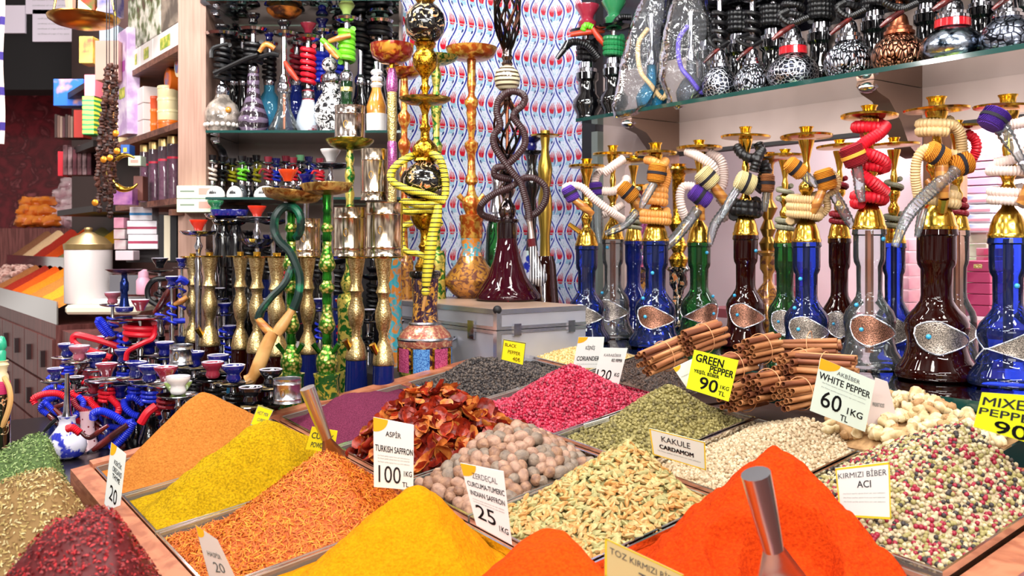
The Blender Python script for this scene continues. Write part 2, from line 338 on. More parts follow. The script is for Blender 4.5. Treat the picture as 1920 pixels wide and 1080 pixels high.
def tile_mat(name, per, hz):
    m, nt, o = _new(name); X.nt = nt; L = nt.links.new
    tc = nt.nodes.new('ShaderNodeTexCoord'); sp = nt.nodes.new('ShaderNodeSeparateXYZ'); L(tc.outputs['Object'], sp.inputs[0])
    x = X(sp.outputs[0]); z = X(sp.outputs[2])
    a = z/hz; w = (a*(2*math.pi)).sin()*.46; t = (x/per-w).frac(); af = a.frac()
    # bulge to the left where the sine is lowest (phase .75)
    d = (t-.5).abs(); line = d.lt(.078)
    grout = (af-.25).abs().lt(.007).mx(((x/(per*3.0)).frac()-.5).abs().lt(.004))
    def tulip(p0, c0, sl):
        ty = (((a-p0).frac()-.5))/.118; tx = ((t-c0).frac()-.5-ty*sl)/.36
        body = tx.abs().lt((1.0-(ty*ty))*.55+.30-(ty*.12)).mn(ty.abs().lt(1.0))
        spike = ((tx*14.0).sin()*.9+.55).gt(ty*1.25)
        return body.mn(spike), ty, tx
    r1, y1, x1 = tulip(.33, .45, -.05); r2, y2, x2 = tulip(.83, .55, .05)
    red = r1.mx(r2)
    leaf = ((y1+1.15).abs().lt(.55).mn(x1.abs().lt(.75))).mx((y2+1.15).abs().lt(.55).mn(x2.abs().lt(.75)))
    def dot(p0, c0):
        ty = ((a-p0).frac()-.5)/.035; tx = ((t-c0).frac()-.5)/.09
        return (ty*ty+tx*tx).lt(1.0), ((tx.abs().lt(.22)).mn((ty+2.4).abs().lt(2.0)))
    d1, s1 = dot(.13, .30); d2, s2 = dot(.62, .72)
    nz = nt.nodes.new('ShaderNodeTexNoise'); nz.inputs['Scale'].default_value = 130; nz.inputs['Detail'].default_value = 2; L(tc.outputs['Object'], nz.inputs['Vector'])
    speck = X(nz.outputs['Fac']).gt(.585).mn((t-.5).abs().gt(.16))
    n2 = nt.nodes.new('ShaderNodeTexNoise'); n2.inputs['Scale'].default_value = 240; L(tc.outputs['Object'], n2.inputs['Vector'])
    streak = X(n2.outputs['Fac']).gt(.42)
    cur = lin('#dfe4f2')[:]
    def layer(prev, mask, c):
        mi = nt.nodes.new('ShaderNodeMix'); mi.data_type = 'RGBA'
        mk = mask.k if isinstance(mask, X) else mask
        L(mk, mi.inputs['Factor'])
        if isinstance(prev, tuple): mi.inputs['A'].default_value = prev
        else: L(prev, mi.inputs['A'])
        mi.inputs['B'].default_value = lin(c); return mi.outputs['Result']
    c = layer(cur, speck, '#a9c9d4'); c = layer(c, leaf.mn(streak), '#8fc0d6'); c = layer(c, red, '#c81c30'); c = layer(c, s1.mx(s2), '#8aa0b8')
    c = layer(c, d1.mx(d2), '#1c2a78'); c = layer(c, line, '#1c2a94'); c = layer(c, grout, '#b8c0c8')
    b = nt.nodes.new('ShaderNodeBsdfPrincipled'); L(c, b.inputs['Base Color']); b.inputs['Roughness'].default_value = .2; L(b.outputs[0], o.inputs[0])
    return m
TILE = tile_mat('ottoman tulip tile', .044, .20); TILE2 = tile_mat('ottoman tulip tile side', .060, .20)
PANEL = M('pinkish grey wall panel', '#b8a49c', .45, c2='#a8948c', sc=3); DARKP = M('dark stand-in panel', '#17151c', .12, .3); ROOMW = M('bright back room wall', '#f4dfe4', .6); FLOORM = M('red brown floor', '#8c4a3c', .5, c2='#74382e', sc=6)
MARB = M('burgundy marble', '#7c1e2a', .3, c2='#54101a', c3='#b05a60', sc=7, lo=.4, hi=.6, dist=1.5, coat=.4); BLKC = M('black ceiling', '#0c0b0d', .8)
GREYC = M('grey green post', '#76807a', .3)
def slab(name, mat, u0, u1, v0, v1, z0, z1, label=None, cat=None, kind='structure', bev=0):
    p = UV(u0, v0, z0); m = MB().box(p, UV(u1, v0, z0)-p, UV(u0, v1, z0)-p, Vector((0, 0, z1-z0)), bev)
    o = m.build(name, mat, None, loc=p, smooth=bool(bev))
    return tag(o, label, cat, None, kind)
def wallobj(name, mat, along, u, v, L, z0, z1, th=.02):
    """a wall with local x along it, local z up, thickness away from the eye"""
    y = th if along == 'v' else -th
    o = MB().box((0, 0, z0), (L, 0, 0), (0, y, 0), (0, 0, z1-z0)).build(name, mat, smooth=False)
    o.location = UV(u, v, 0); o.rotation_euler = (0, 0, TH if along == 'v' else TH+math.pi/2); return tag(o, kind='structure')
floor = MB().box((-6, -1, -.02), (11, 0, 0), (0, 12, 0), (0, 0, .02)).build('floor', FLOORM, smooth=False); tag(floor, kind='structure')
U0, V0 = 3.0, 2.43
wallobj('wall_back', TILE, 'v', U0, 1.60, V0-1.60+.02, -1.5, 1.6)
wallobj('wall_right', TILE2, 'u', 2.815, V0, U0-2.815, -1.5, 1.6)
slab('trim_1', BLACKM, 2.735, 2.815, V0-.01, V0+.05, -1.5, 1.6); slab('trim_2', GREYC, 2.70, 2.735, V0-.03, V0+.05, -1.5, .44)
slab('wall_right_panel', PANEL, -.3, 2.70, V0, V0+.03, .33, .66); slab('wall_right_darkening', DARKP, -.3, 2.70, V0, V0+.03, .66, 1.6)  # upper dark panel added to stand in for the darkness among black hoses
slab('wall_right_jamb', PANEL, 2.58, 2.70, V0, V0+.03, -1.5, .33); slab('trim_3', BLACKM, -.3, 2.58, V0-.004, V0+.034, .318, .33)
slab('wall_right_low', M('lower wall', '#6a5048', .5), -.3, 2.58, V0, V0+.03, -1.5, -.30)
# room built behind an opening, standing in for a mirror's reflection
wallobj('wall_far', ROOMW, 'u', -.6, 3.65, 4.2, -1.5, 1.0)
slab('trim_4', M('tan post', '#b88a6c', .5, c2='#a07458', stretch=(9,9,.5), sc=6), 1.62, 1.72, 3.0, 3.1, -1.5, .6)
slab('trim_5', M('pink ledge', '#a85a62', .4), -.6, 3.0, 3.30, 3.60, -.33, -.29)
# left display wall, square to the view, and the timber post beside it
def fbox(name, mat, px0, px1, D, y0, y1, dep, label=None, cat=None, kind='structure', bev=0):
    a = W(px0, y1, D); b = W(px1, y1, D); c = W(px0, y0, D)
    return tag(MB().box(a, b-a, Vector((0, dep, 0)), c-a, bev).build(name, mat, None, loc=a, smooth=bool(bev)), label, cat, None, kind)
fbox('wall_left', PANEL, 384, 752, 3.36, -260, 640, .03)
fbox('pillar', PILLAR, 334, 386, 3.12, -260, 640, .25)
tag(bpy.data.objects['pillar'], kind='structure')
fbox('wall_left_darkening', M('added dark panel', '#2c2428', .5), 388, 748, 3.345, 450, 640, .014)  # dark panel added over the wall to darken the background behind the pipes
fbox('wall_left_return', PANEL, 748, 752, 3.30, -260, 640, .06)
# glass shelves
def gshelf(name, label, p, ax, ay, th, edge_dirs):
    e = thing(name, label, 'shelf', p); z = Vector((0, 0, -th))
    MB().box((0,0,0), ax, ay, z).build('glass_pane', SHELF, e, smooth=False)
    n = ay.normalized()*.002
    MB().box(-n, ax, -n, z).build('polished_edge', SHELFE, e, smooth=False); return e
ZS = .444
p = UV(2.50, 2.125, ZS); gshelf('glass_shelf', 'long green edged glass shelf on the right wall carrying embossed water pipes', p, UV(.2, 2.125, ZS)-p, UV(2.50, V0-.002, ZS)-p, .012, 0)
p = UV(2.50, 2.16, .93); gshelf('glass_shelf', 'topmost glass shelf on the right wall above the dark pipes', p, UV(.2, 2.16, .93)-p, UV(2.50, V0-.002, .93)-p, .012, 0)
ZL1, ZL2, ZL0 = .372, .156, .80
for z, lab in ((ZL1, 'upper glass shelf on the pale wall with black and silver water pipes'), (ZL2, 'lower glass shelf on the pale wall with miniature water pipes'), (ZL0, 'highest glass shelf on the pale wall at the frame top')):
    p = Vector(((386-960)/F*3.02, 3.02, EYE+z)); gshelf('glass_shelf', lab, p, Vector((.63, 0, 0)), Vector((0, .335, 0)), .008, 0)
def bracket(label, p, out, zz, w=.05):
    """curved metal clamp reaching out from the wall under a glass shelf"""
    e = thing('shelf_bracket', label, 'bracket', p); o = out.normalized(); sd = o.cross(Vector((0,0,1)))*w
    ln = out.length; P = [(0, 0), (ln, 0), (ln*1.02, -.012), (ln*.92, -.03), (ln*.7, -.045), (ln*.45, -.10), (ln*.28, -.16), (ln*.1, -.185), (0, -.19)]
    MB().prism([o*a+Vector((0,0,b*zz)) for a, b in P], sd).build('arm', STEEL if w < .04 else M('rose steel bracket', '#8a7264', .32, .85), e)
    MB().ball(o*(ln*.95)+sd*.5+Vector((0,0,-.016)), w*.55, sc=(1,1,.55)).build('clamp_knob', CHROME, e); return e
for u, lab in ((2.30, 'steel bracket under the left end of the right glass shelf'), (1.395, 'steel bracket under the middle of the right glass shelf')):
    p = UV(u, V0-.001, ZS-.013); bracket(lab, p, UV(u, 2.20, 0)-UV(u, V0, 0), 1.0)
for px, z, lab in ((448, ZL1, 'curved bracket under the upper left glass shelf beside the pillar'), (448, ZL2, 'curved bracket under the lower left glass shelf'), (448, ZL0, 'curved bracket under the highest left glass shelf')):
    bracket(lab, W(px, 460, 3.355)+Vector((0, 0, z-.009)), Vector((0, -.22, 0)), .8, .03)
# counters
ZC, ZLOW, ZR = -.295, -.52, -.357
e = thing('glass_counter', 'glass topped display counter under the tall brass water pipes', 'counter', UV(.3, 1.76, -1.5))
def lb(e, name, mat, u0, u1, v0, v1, z0, z1, bev=0):
    o = e.location; p = UV(u0, v0, z0)
    return MB().box(p-o, UV(u1, v0, z0)-p, UV(u0, v1, z0)-p, Vector((0,0,z1-z0)), bev).build(name, mat, e, smooth=bool(bev))
lb(e, 'glass_top', SHELF, .3, 2.36, 1.76, V0-.002, ZC-.02, ZC); lb(e, 'front_edge', SHELFE, .3, 2.36, 1.757, 1.76, ZC-.02, ZC); lb(e, 'cabinet', M('dark teal cabinet', '#12302e', .4), .3, 2.36, 1.80, V0-.002, -1.5, ZC-.021)
slab('low_display_table', M('black display table', '#141016', .3), 2.135, 3.12, .30, 1.205, ZLOW-.05, ZLOW, 'low black table crowded with small water pipes behind the spices', 'table', None)
slab('low_table_base', M('dark plinth', '#1a1214', .5), 2.2, 3.0, .42, 1.19, -1.5, ZLOW-.052, 'dark plinth carrying the low water pipe table', 'plinth', None)
slab('riser_block', M('dark riser', '#221c20', .5), 2.125, 2.98, 1.222, 1.752, -1.5, ZR, 'dark riser holding the aluminium case behind the peppercorns', 'plinth', None)
# ---- the sloping spice table (u to the far left, v to the far right)
FR = 'clear acrylic spice trays on the sloping table'
def tframe(e, name, mat, u0, u1, v0, v1, h0, h1):
    o = e.location; P = [T(u0,v0,h0), T(u1,v0,h0), T(u1,v1,h0), T(u0,v1,h0), T(u0,v0,h1), T(u1,v0,h1), T(u1,v1,h1), T(u0,v1,h1)]
    return MB().add([q-o for q in P], [(3,2,1,0),(4,5,6,7),(0,1,5,4),(1,2,6,5),(2,3,7,6),(3,0,4,7)]).build(name, mat, e, smooth=False)
e = thing('spice_table', 'sloping wooden spice table filled with heaped clear trays', 'table', T(1.4, 1.0, -.06)-Vector((0,0,.8)))
tframe(e, 'table_top', FRAME, .625, 2.10, .42, 1.73, -.075, -.052)
tframe(e, 'left_rail', FRAME, .60, 2.12, .415, .452, -.051, -.004); tframe(e, 'rear_rail', FRAME, 2.085, 2.12, .452, 1.73, -.051, .004); tframe(e, 'front_rail', FRAME, .60, .655, .452, 1.75, -.051, -.016)
tframe(e, 'column_rail', FRAME, .656, 2.084, .842, .858, -.051, -.012); tframe(e, 'column_rail', FRAME, .656, 2.084, 1.182, 1.197, -.051, -.012); tframe(e, 'column_rail', FRAME, .656, 2.084, 1.532, 1.546, -.051, -.012)
tframe(e, 'front_panel', M('pink steel front', '#b87886', .3, .8, c2='#9c5a6c', sc=3),   .585, .599, .30, 1.745, -.5, -.012)
tframe(e, 'side_panel', M('table side', '#6a3a30', .5), .64, 2.08, .43, .445, -.9, -.076)
# rims share their wall's local frame, so their vertices are written round the tray's base instead
def tray(label, u0, u1, v0, v1, hb=-.049, ht=0.0, g=FR):
    b = T((u0+u1)/2, (v0+v1)/2, hb); e = thing('spice_tray', label, 'tray', b, g); t = .004
    def bx(nm, mt, par, a, bb, c, d, h0, h1):
        P = [T(a,c,h0), T(bb,c,h0), T(bb,d,h0), T(a,d,h0), T(a,c,h1), T(bb,c,h1), T(bb,d,h1), T(a,d,h1)]
        return MB().add([q-b for q in P], [(3,2,1,0),(4,5,6,7),(0,1,5,4),(1,2,6,5),(2,3,7,6),(3,0,4,7)]).build(nm, mt, par, smooth=False)
    bx('tray_floor', ACR, e, u0, u1, v0, v1, hb, hb+.003)
    for (a, bb, c, d) in ((u0, u0+t, v0, v1), (u1-t, u1, v0, v1), (u0+t, u1-t, v0, v0+t), (u0+t, u1-t, v1-t, v1)):
        w = bx('tray_wall', ACR, e, a, bb, c, d, hb+.003, ht-.002); bx('rim', ACRE, w, a, bb, c, d, ht-.002, ht)
    return e
class Pile:
    """height field of a heap: edge height he at the tray wall up to the traced peak"""
    def __init__(s, rect, pk, he=-.012, p=1.9, rnd=.10, rough=.004, fr=18, seed=0, extra=None, flat=0):
        s.u0, s.u1, s.v0, s.v1 = rect; s.pu, s.pv, s.ph = pk; s.he, s.p, s.rnd, s.rough, s.fr, s.seed, s.extra, s.flat = he, p, rnd, rough, fr, seed, extra, flat
    def h(s, u, v):
        du = (u-s.pu)/((s.u1-s.pu) if u > s.pu else (s.pu-s.u0)); dv = (v-s.pv)/((s.v1-s.pv) if v > s.pv else (s.pv-s.v0))
        r = (abs(du)**s.p+abs(dv)**s.p)**(1/s.p); r = max(0, r-s.flat)/(1-s.flat) if s.flat else r
        q = math.sqrt(r*r+s.rnd**2)-s.rnd*.0; t = max(0., min(1., (1-q)/(1-s.rnd)))
        z = s.he+(s.ph-s.he)*t
        e = min(1, 6*min(u-s.u0, s.u1-u, v-s.v0, s.v1-v)/.1); e = max(0, e)
        if s.rough: z += s.rough*e*(noise.noise(Vector((u*s.fr, v*s.fr, s.seed)))+.5*noise.noise(Vector((u*s.fr*2.6, v*s.fr*2.6, s.seed+3))))
        if s.extra: z += s.extra(u, v)*e
        return z
    def P(s, u, v, dh=0): return T(u, v, s.h(u, v)+dh)
    def N(s, u, v):
        d = .004; return ((s.P(u+d, v)-s.P(u-d, v)).cross(s.P(u, v+d)-s.P(u, v-d))).normalized()*1
    def heap(s, name, mat, label, cat, n=90, sink=0.0):
        i = .0045; u0, u1, v0, v1 = s.u0+i, s.u1-i, s.v0+i, s.v1-i
        f = lambda a, b: s.P(u0+(u1-u0)*a, v0+(v1-v0)*b, -sink)
        mb = MB().grid(f, n, n)
        # skirt down to the tray floor
        ring = [(k, 0) for k in range(n)]+[(n, k) for k in range(n)]+[(n-k, n) for k in range(n)]+[(0, n-k) for k in range(n)]
        w = n+1; b = len(mb.v); idx = [a*w+c for a, c in ring]
        for a, c in ring: mb.v.append(tuple(T(u0+(u1-u0)*a/n, v0+(v1-v0)*c/n, -.044)))
        m = len(ring)
        for k in range(m): mb.f.append((idx[k], idx[(k+1) % m], b+(k+1) % m, b+k)); mb.mi.append(0)
        o = mb.build(name, mat, None, loc=T(s.pu, s.pv, -.044))
        return tag(o, label, cat, None, 'stuff')
    def spots(s, d, jit=.45, inset=.004, seed=1, rect=None):
        r = random.Random(seed); u0, u1, v0, v1 = rect or (s.u0, s.u1, s.v0, s.v1); out = []; row = 0
        u = u0+inset+d*.4
        while u < u1-inset-d*.2:
            v = v0+inset+d*.4+(d*.5 if row % 2 else 0)
            slope = 1.0
            while v < v1-inset-d*.2:
                out.append((max(u0+inset, min(u1-inset, u+(r.random()-.5)*d*jit*2)), max(v0+inset, min(v1-inset, v+(r.random()-.5)*d*jit*2)))); v += d
            u += d*.87; row += 1
        return out
    def grains(s, name, mats, label, cat, d, r0, seed=1, wts=None, low=1, heapmat=None, sc=(1,1,1)):
        """countless round grains lying over the heap, one object"""
        rnd = random.Random(seed); sp = s.spots(d, seed=seed)
        # unit ball of few facets
        t = MB().ball((0,0,0), 1, 6 if low else 8, 4 if low else 5); bv = np.array(t.v); nb = len(bv)
        i = .0045; n = 60; core = MB().grid(lambda a, b: s.P(s.u0+i+(s.u1-s.u0-2*i)*a, s.v0+i+(s.v1-s.v0-2*i)*b, -r0*.5), n, n)
        mb = MB(); mb.v = core.v; mb.f = core.f; mb.mi = [0]*len(core.f)
        for (u, v) in sp:
            c = s.P(u, v, rnd.uniform(-.2, .5)*r0); r = r0*rnd.uniform(.82, 1.15)
            q = Matrix.Rotation(rnd.random()*6.3, 3, 'Z') @ Matrix.Rotation(rnd.random()*6.3, 3, 'X')
            w = (bv*np.array(sc)*r) @ np.array(q).T+np.array(c); b = len(mb.v)
            mb.v.extend(map(tuple, w.tolist())); k = rnd.choices(range(len(mats)), wts)[0]
            mb.f.extend([tuple(x+b for x in f) for f in t.f]); mb.mi.extend([k]*len(t.f))
        o = mb.build(name, mats, None, loc=T(s.pu, s.pv, -.04)); return tag(o, label, cat, None, 'stuff')
def powder(name, c, c2, sc=260, b=.5): return M(name, c, .95, c2=c2, sc=sc, lo=.35, hi=.7, bump=min(1, b*1.7), bsc=min(sc, 150), bd=.004, spec=.1)
C1, C2, C3, C4 = (.454, .840), (.860, 1.180), (1.199, 1.530), (1.548, 1.722)
RC1 = [(1.868, 2.082), (1.640, 1.862), (1.362, 1.634), (1.062, 1.356), (.660, 1.056)]
RC2 = [(1.785, 2.082), (1.512, 1.779), (1.290, 1.506), (1.024, 1.284), (.660, 1.018)]
RC3 = [(1.803, 2.082), (1.484, 1.797), (1.238, 1.478), (.985, 1.232), (.660, .979)]
def rc(r, c): return (r[0], r[1], c[0], c[1])
def scoopmark(u, v, ru, rv, dp): return lambda a, b: -dp*max(0, 1-((a-u)/ru)**2-((b-v)/rv)**2)
# left column: powders
pw = {}
def add_powder(key, rect, pk, name, c, c2, label, cat, traylabel, sc=260, b=.5, **kw):
    pl = Pile(rect, pk, **kw); pl.heap(name, powder(name.replace('_', ' '), c, c2, sc, b), label, cat, n=110)
    if traylabel: tray(traylabel, *rect)
    pw[key] = pl; return pl
add_powder('sand', rc(RC1[0], C1), peak_at(377, 736, 1.985), 'curry_powder', '#c07a34', '#a86226', 'tall sandy orange spice powder heap nearest the small water pipes', 'spice', 'clear tray under the sandy orange powder', seed=1, p=1.7)
add_powder('yellow', rc(RC1[1], C1), peak_at(497, 796, 1.75), 'yellow_curry_powder', '#c29a0c', '#8c6e08', 'olive yellow curry powder heap with dark cracks', 'spice', 'clear tray under the olive yellow powder', seed=2, rough=.012, fr=16, p=1.8, flat=.12)
add_powder('turmeric', rc(RC1[3], C1), peak_at(782, 909, 1.215), 'turmeric_powder', '#dc8e06', '#cc7a04', 'smooth golden turmeric powder heap at the front', 'spice', 'clear tray under the golden turmeric powder', seed=4, p=1.6, b=.45, rough=.005, fr=34)
add_powder('orange', rc(RC1[4], C1), peak_at(1035, 1000, .93), 'sweet_pepper_powder', '#d44c08', '#bc3a06', 'bright orange red pepper powder at the bottom edge of the photo', 'spice', 'clear tray under the bright orange pepper powder', seed=5, rough=.007, p=2.0, flat=.1)
def dig(u, v):
    return -.050*min(1, 2*max(0, 1-((u-.775)/.065)**2-((v-1.03)/.07)**2))-.02*min(1, 2*max(0, 1-((u-.83)/.05)**2-((v-.99)/.04)**2))
add_powder('red', rc(RC2[4], C2), peak_at(1462, 842, .885), 'red_pepper_powder', '#cc4008', '#ae2e05', 'tall vivid orange paprika heap with a scoop stuck in it', 'spice', 'clear tray under the vivid paprika heap', seed=6, rough=.009, fr=30, extra=dig, p=2.5, flat=.05)
add_powder('sumac', rc(RC2[0], C2), peak_at(655, 742, 1.98), 'sumac_powder', '#74304a', '#4e1a30', 'dark purple red sumac powder heap behind the dried tomatoes', 'spice', 'clear tray under the purple sumac', seed=7, sc=420, rough=.005, p=2.2, flat=.15)
# safflower: countless curled petals
SAFM = [M('safflower petal', '#d66c08', .6), M('safflower petal deep', '#c05608', .6), M('safflower petal pale', '#e48a14', .6)]
def strands(pl, name, mats, label, cat, n, ln, wd, seed, lift=.6, curl=.5, coremat=None, rect=None):
    r = random.Random(seed); mb = MB(); i = .0045
    mb.grid(lambda a, b: pl.P(pl.u0+i+(pl.u1-pl.u0-2*i)*a, pl.v0+i+(pl.v1-pl.v0-2*i)*b, -.002), 60, 60); mb.mi = [1]*len(mb.f)  # core in the darker tone: shade between the strands put into colour
    for _ in range(n):
        u = r.uniform(pl.u0+i*2, pl.u1-i*2); v = r.uniform(pl.v0+i*2, pl.v1-i*2); c = pl.P(u, v, r.uniform(0, .003)); N = pl.N(u, v)
        if N.z < 0: N = -N
        a = r.random()*6.3; t = N.orthogonal().normalized(); t = (Matrix.Rotation(a, 3, N) @ t); t = (t+N*r.uniform(-.2, lift)).normalized(); sd = t.cross(N).normalized()*wd*r.uniform(.7, 1.2)
        L = ln*r.uniform(.6, 1.3); bend = (Matrix.Rotation(r.uniform(-1, 1), 3, t) @ N)*L*curl*r.uniform(-.3, .8)
        p0, p1, p2 = c-t*L*.5, c+bend*.4, c+t*L*.5+bend*.0
        b = len(mb.v); nn = N*wd*.6
        mb.v += [tuple(p0-sd*.5), tuple(p0+sd*.5), tuple(p1-sd+nn), tuple(p1+sd+nn), tuple(p2-sd*.4), tuple(p2+sd*.4)]
        k = r.choices(range(len(mats)), [5, 3, 3][:len(mats)])[0]
        mb.f += [(b, b+1, b+3, b+2), (b+2, b+3, b+5, b+4)]; mb.mi += [k, k]
    o = mb.build(name, mats, None, loc=T(pl.pu, pl.pv, -.04)); return tag(o, label, cat, None, 'stuff')
saf = Pile(rc(RC1[2], C1), peak_at(612, 850, 1.50), seed=3, p=1.7, rough=.006)
strands(saf, 'safflower_petals', SAFM, 'heap of orange Turkish saffron petals under the scoop', 'spice', 9000, .013, .0011, 5); tray('clear tray under the orange saffron petals', *rc(RC1[2], C1))
# dried tomatoes
DTM = [M('dried tomato skin', '#74170c', .38, c2='#b03212', sc=60, lo=.35, hi=.7, bump=.6, spec=.6), M('dried tomato dark', '#5c0e0c', .4, c2='#9a2812', sc=50, lo=.35, hi=.7, bump=.6), M('dried tomato orange', '#a8421a', .42, c2='#d8863c', c3='#6e1a0c', sc=46, lo=.35, hi=.62, bump=.6)]
tom = Pile(rc(RC2[1], C2), peak_at(800, 752, 1.69), seed=8, rough=.012, p=2.4, flat=.2)
tray('clear tray under the dried tomatoes', *rc(RC2[1], C2))
tom.heap('tomato_crumbs', DTM[1], 'dark layer of crushed dried tomato under the halves', 'spice', 40, sink=.012)
def tomato_mesh(k):
    r = random.Random(k); cu = r.uniform(.7, 1.5)
    def f(a, b):
        th = 2*math.pi*b; rr = a*(1+.22*noise.noise(Vector((math.cos(th)*1.6, math.sin(th)*1.6, k*3.1))))
        x, y = rr*math.cos(th)*1.25, rr*math.sin(th); z = cu*.38*rr*rr+.3*noise.noise(Vector((x*2.1, y*2.1, k)))*a
        return Vector((x, y, z))*.021
    me = MB().grid(f, 6, 16).mesh('dried_tomato', DTM[k % 3]); return me
tm = [tomato_mesh(k) for k in range(12)]
def scatter(name, meshes, pl, d, label, cat, group, seed, dh=(0, .008), tilt=.6, jit=.4, inset=.01, sc=(.85, 1.2), limit=300, layers=1, flatrot=False):
    r = random.Random(seed); sp = []
    for l in range(layers): sp += [(a, b, l) for a, b in pl.spots(d, jit, inset, seed+l)]
    if len(sp) > limit: sp = r.sample(sp, limit)
    out = []
    for u, v, l in sp:
        o = bpy.data.objects.new(name, r.choice(meshes)); COL.objects.link(o)
        o.location = pl.P(u, v, r.uniform(*dh)+l*d*.35); N = pl.N(u, v); N = N if N.z > 0 else -N
        q = N.to_track_quat('Z', 'Y').to_matrix() @ Matrix.Rotation(r.random()*6.3, 3, 'Z') @ Matrix.Rotation(r.uniform(-tilt, tilt), 3, 'X') @ Matrix.Rotation(r.uniform(-tilt, tilt), 3, 'Y')
        o.rotation_euler = q.to_euler(); k = r.uniform(*sc); o.scale = (k, k, k); out.append(tag(o, label, cat, group))
    return out
scatter('dried_tomato', tm, tom, .0228, 'leathery dark red dried tomato half in the tomato tray', 'dried tomato', 'dried tomato halves heaped in one tray', 21, dh=(.002, .014), tilt=.95, jit=.5, inset=.008, sc=(.55, .95), layers=2)
# nutmeg
NUTM = [M('nutmeg shell', '#a67f62', .6, c2='#755446', sc=110, lo=.3, hi=.7, bump=.9, bd=.003), M('nutmeg shell pale', '#b8927a', .6, c2='#8c6c5c', sc=110, lo=.3, hi=.7, bump=.9, bd=.003), M('nutmeg shell grey', '#93806e', .6, c2='#6c5e54', sc=110, lo=.3, hi=.7, bump=.9, bd=.003)]
nm = [MB().ball((0,0,0), .0116, 16, 10, (1, 1, 1.25), nz=.13, seed=k).mesh('nutmeg', NUTM[k % 3]) for k in range(9)]
nut = Pile(rc(RC2[2], C2), peak_at(955, 808, 1.43), seed=9, rough=.004, p=2.2, flat=.15, he=-.01)
nut.heap('nutmeg_dust', NUTM[2], 'brown bed of nutmeg fragments under the whole nuts', 'spice', 40, sink=.012)
scatter('nutmeg', nm, nut, .0192, 'whole brown nutmeg lying in the nutmeg tray', 'nutmeg', 'whole nutmegs heaped in one tray', 31, dh=(-.002, .006), tilt=3, jit=.22, inset=.012); tray('clear tray under the whole nutmegs', *rc(RC2[2], C2))
# cardamom: pods one by one, the smallest remainder as one mass
CARM = [M('cardamom pod', '#cdb078', .6, c2='#b0935a', sc=120), M('cardamom pod green', '#b3ab72', .6, c2='#96905a', sc=120), M('cardamom pod tan', '#cf9e5c', .6, c2='#b07f40', sc=120)]
cm_ = []
for k in range(6):
    t = MB().lathe([(0, -.0095), (.0016, -.008), (.0033, -.004), (.0037, 0), (.0032, .004), (.0017, .0078), (.0004, .0098)], 8, wob=lambda a, z, i: .10*math.cos(3*a)); cm_.append(t.mesh('cardamom_pod', CARM[k % 3]))
car = Pile(rc(RC2[3], C2), peak_at(1180, 832, 1.20), seed=10, rough=.004, p=1.9, he=-.006)
car.heap('cardamom_bed', CARM[1], 'pale layer of broken pods under the cardamom', 'spice', 40, sink=.007)
pods = scatter('cardamom_pod', cm_, car, .0150, 'pale green and tan cardamom pod in the cardamom tray', 'cardamom pod', 'cardamom pods heaped in one tray', 41, dh=(.001, .006), tilt=.5, jit=.5, inset=.006, limit=600)
for o in pods: o.rotation_euler = (Matrix(o.rotation_euler.to_matrix()) @ Matrix.Rotation(math.pi/2, 3, 'X')).to_euler()
def dcam(o): return o.location.length
pods.sort(key=lambda o: (o.location-Vector((0, 0, EYE))).length)
rest = MB(); rr_ = random.Random(4)
def pod_into(mb, M4, k):
    me = cm_[k % 6]; b = len(mb.v); mb.v += [tuple(M4 @ v.co) for v in me.vertices]; mb.f += [tuple(x+b for x in p.vertices) for p in me.polygons]; mb.mi += [k % 3]*len(me.polygons)
for o in pods[290:]:
    pod_into(rest, Matrix.Translation(o.location) @ o.rotation_euler.to_matrix().to_4x4(), rr_.randrange(6)); bpy.data.objects.remove(o)
for u, v in car.spots(.0112, .5, .006, 77)+car.spots(.0135, .5, .006, 78):
    N = car.N(u, v); N = N if N.z > 0 else -N
    q = N.to_track_quat('Z', 'Y').to_matrix() @ Matrix.Rotation(rr_.random()*6.3, 3, 'Z') @ Matrix.Rotation(math.pi/2+rr_.uniform(-.4, .4), 3, 'X')
    pod_into(rest, Matrix.Translation(car.P(u, v, rr_.uniform(-.003, .004))) @ q.to_4x4(), rr_.randrange(6))
tag(rest.build('cardamom_pods', CARM, None, loc=T(car.pu, car.pv, -.04)), 'deeper lying mass of pale cardamom pods filling the cardamom tray', 'spice', None, 'stuff'); tray('clear tray under the cardamom pods', *rc(RC2[3], C2))
# peppercorns
BP = [M('black peppercorn', '#3a3230', .6), M('grey peppercorn', '#5c5048', .6), M('dark peppercorn', '#241f20', .6)]
PP = [M('pink peppercorn', '#b01c3c', .4), M('light pink peppercorn', '#cc4660', .4), M('deep pink peppercorn', '#84122c', .4)]
GPm = [M('green peppercorn', '#857a44', .6), M('olive peppercorn', '#9c9058', .6), M('brown green peppercorn', '#6a6036', .6)]
WP = [M('white peppercorn', '#bea684', .6), M('pale peppercorn', '#cfbd9e', .6), M('tan peppercorn', '#b39c7c', .6)]
MX = [M('mixed white corn', '#b8a684', .6), M('mixed red corn', '#981a34', .45), BP[0], GPm[1], M('mixed cream corn', '#cbbc98', .6)]
g = Pile(rc(RC3[0], C3), peak_at(893, 672, 1.96), seed=11, rough=.003, p=2.0); g.grains('black_peppercorns', BP, 'dark heap of black peppercorns before the aluminium case', 'spice', .0062, .0034, 1, [4, 4, 3]); tray('clear tray under the black peppercorns', *rc(RC3[0], C3))
g = Pile(rc(RC3[1], C3), peak_at(1066, 686, 1.66), seed=12, rough=.003, p=1.9); g.grains('pink_peppercorns', PP, 'crimson heap of pink peppercorns', 'spice', .0066, .0036, 2, [5, 4, 3]); tray('clear tray under the pink peppercorns', *rc(RC3[1], C3))
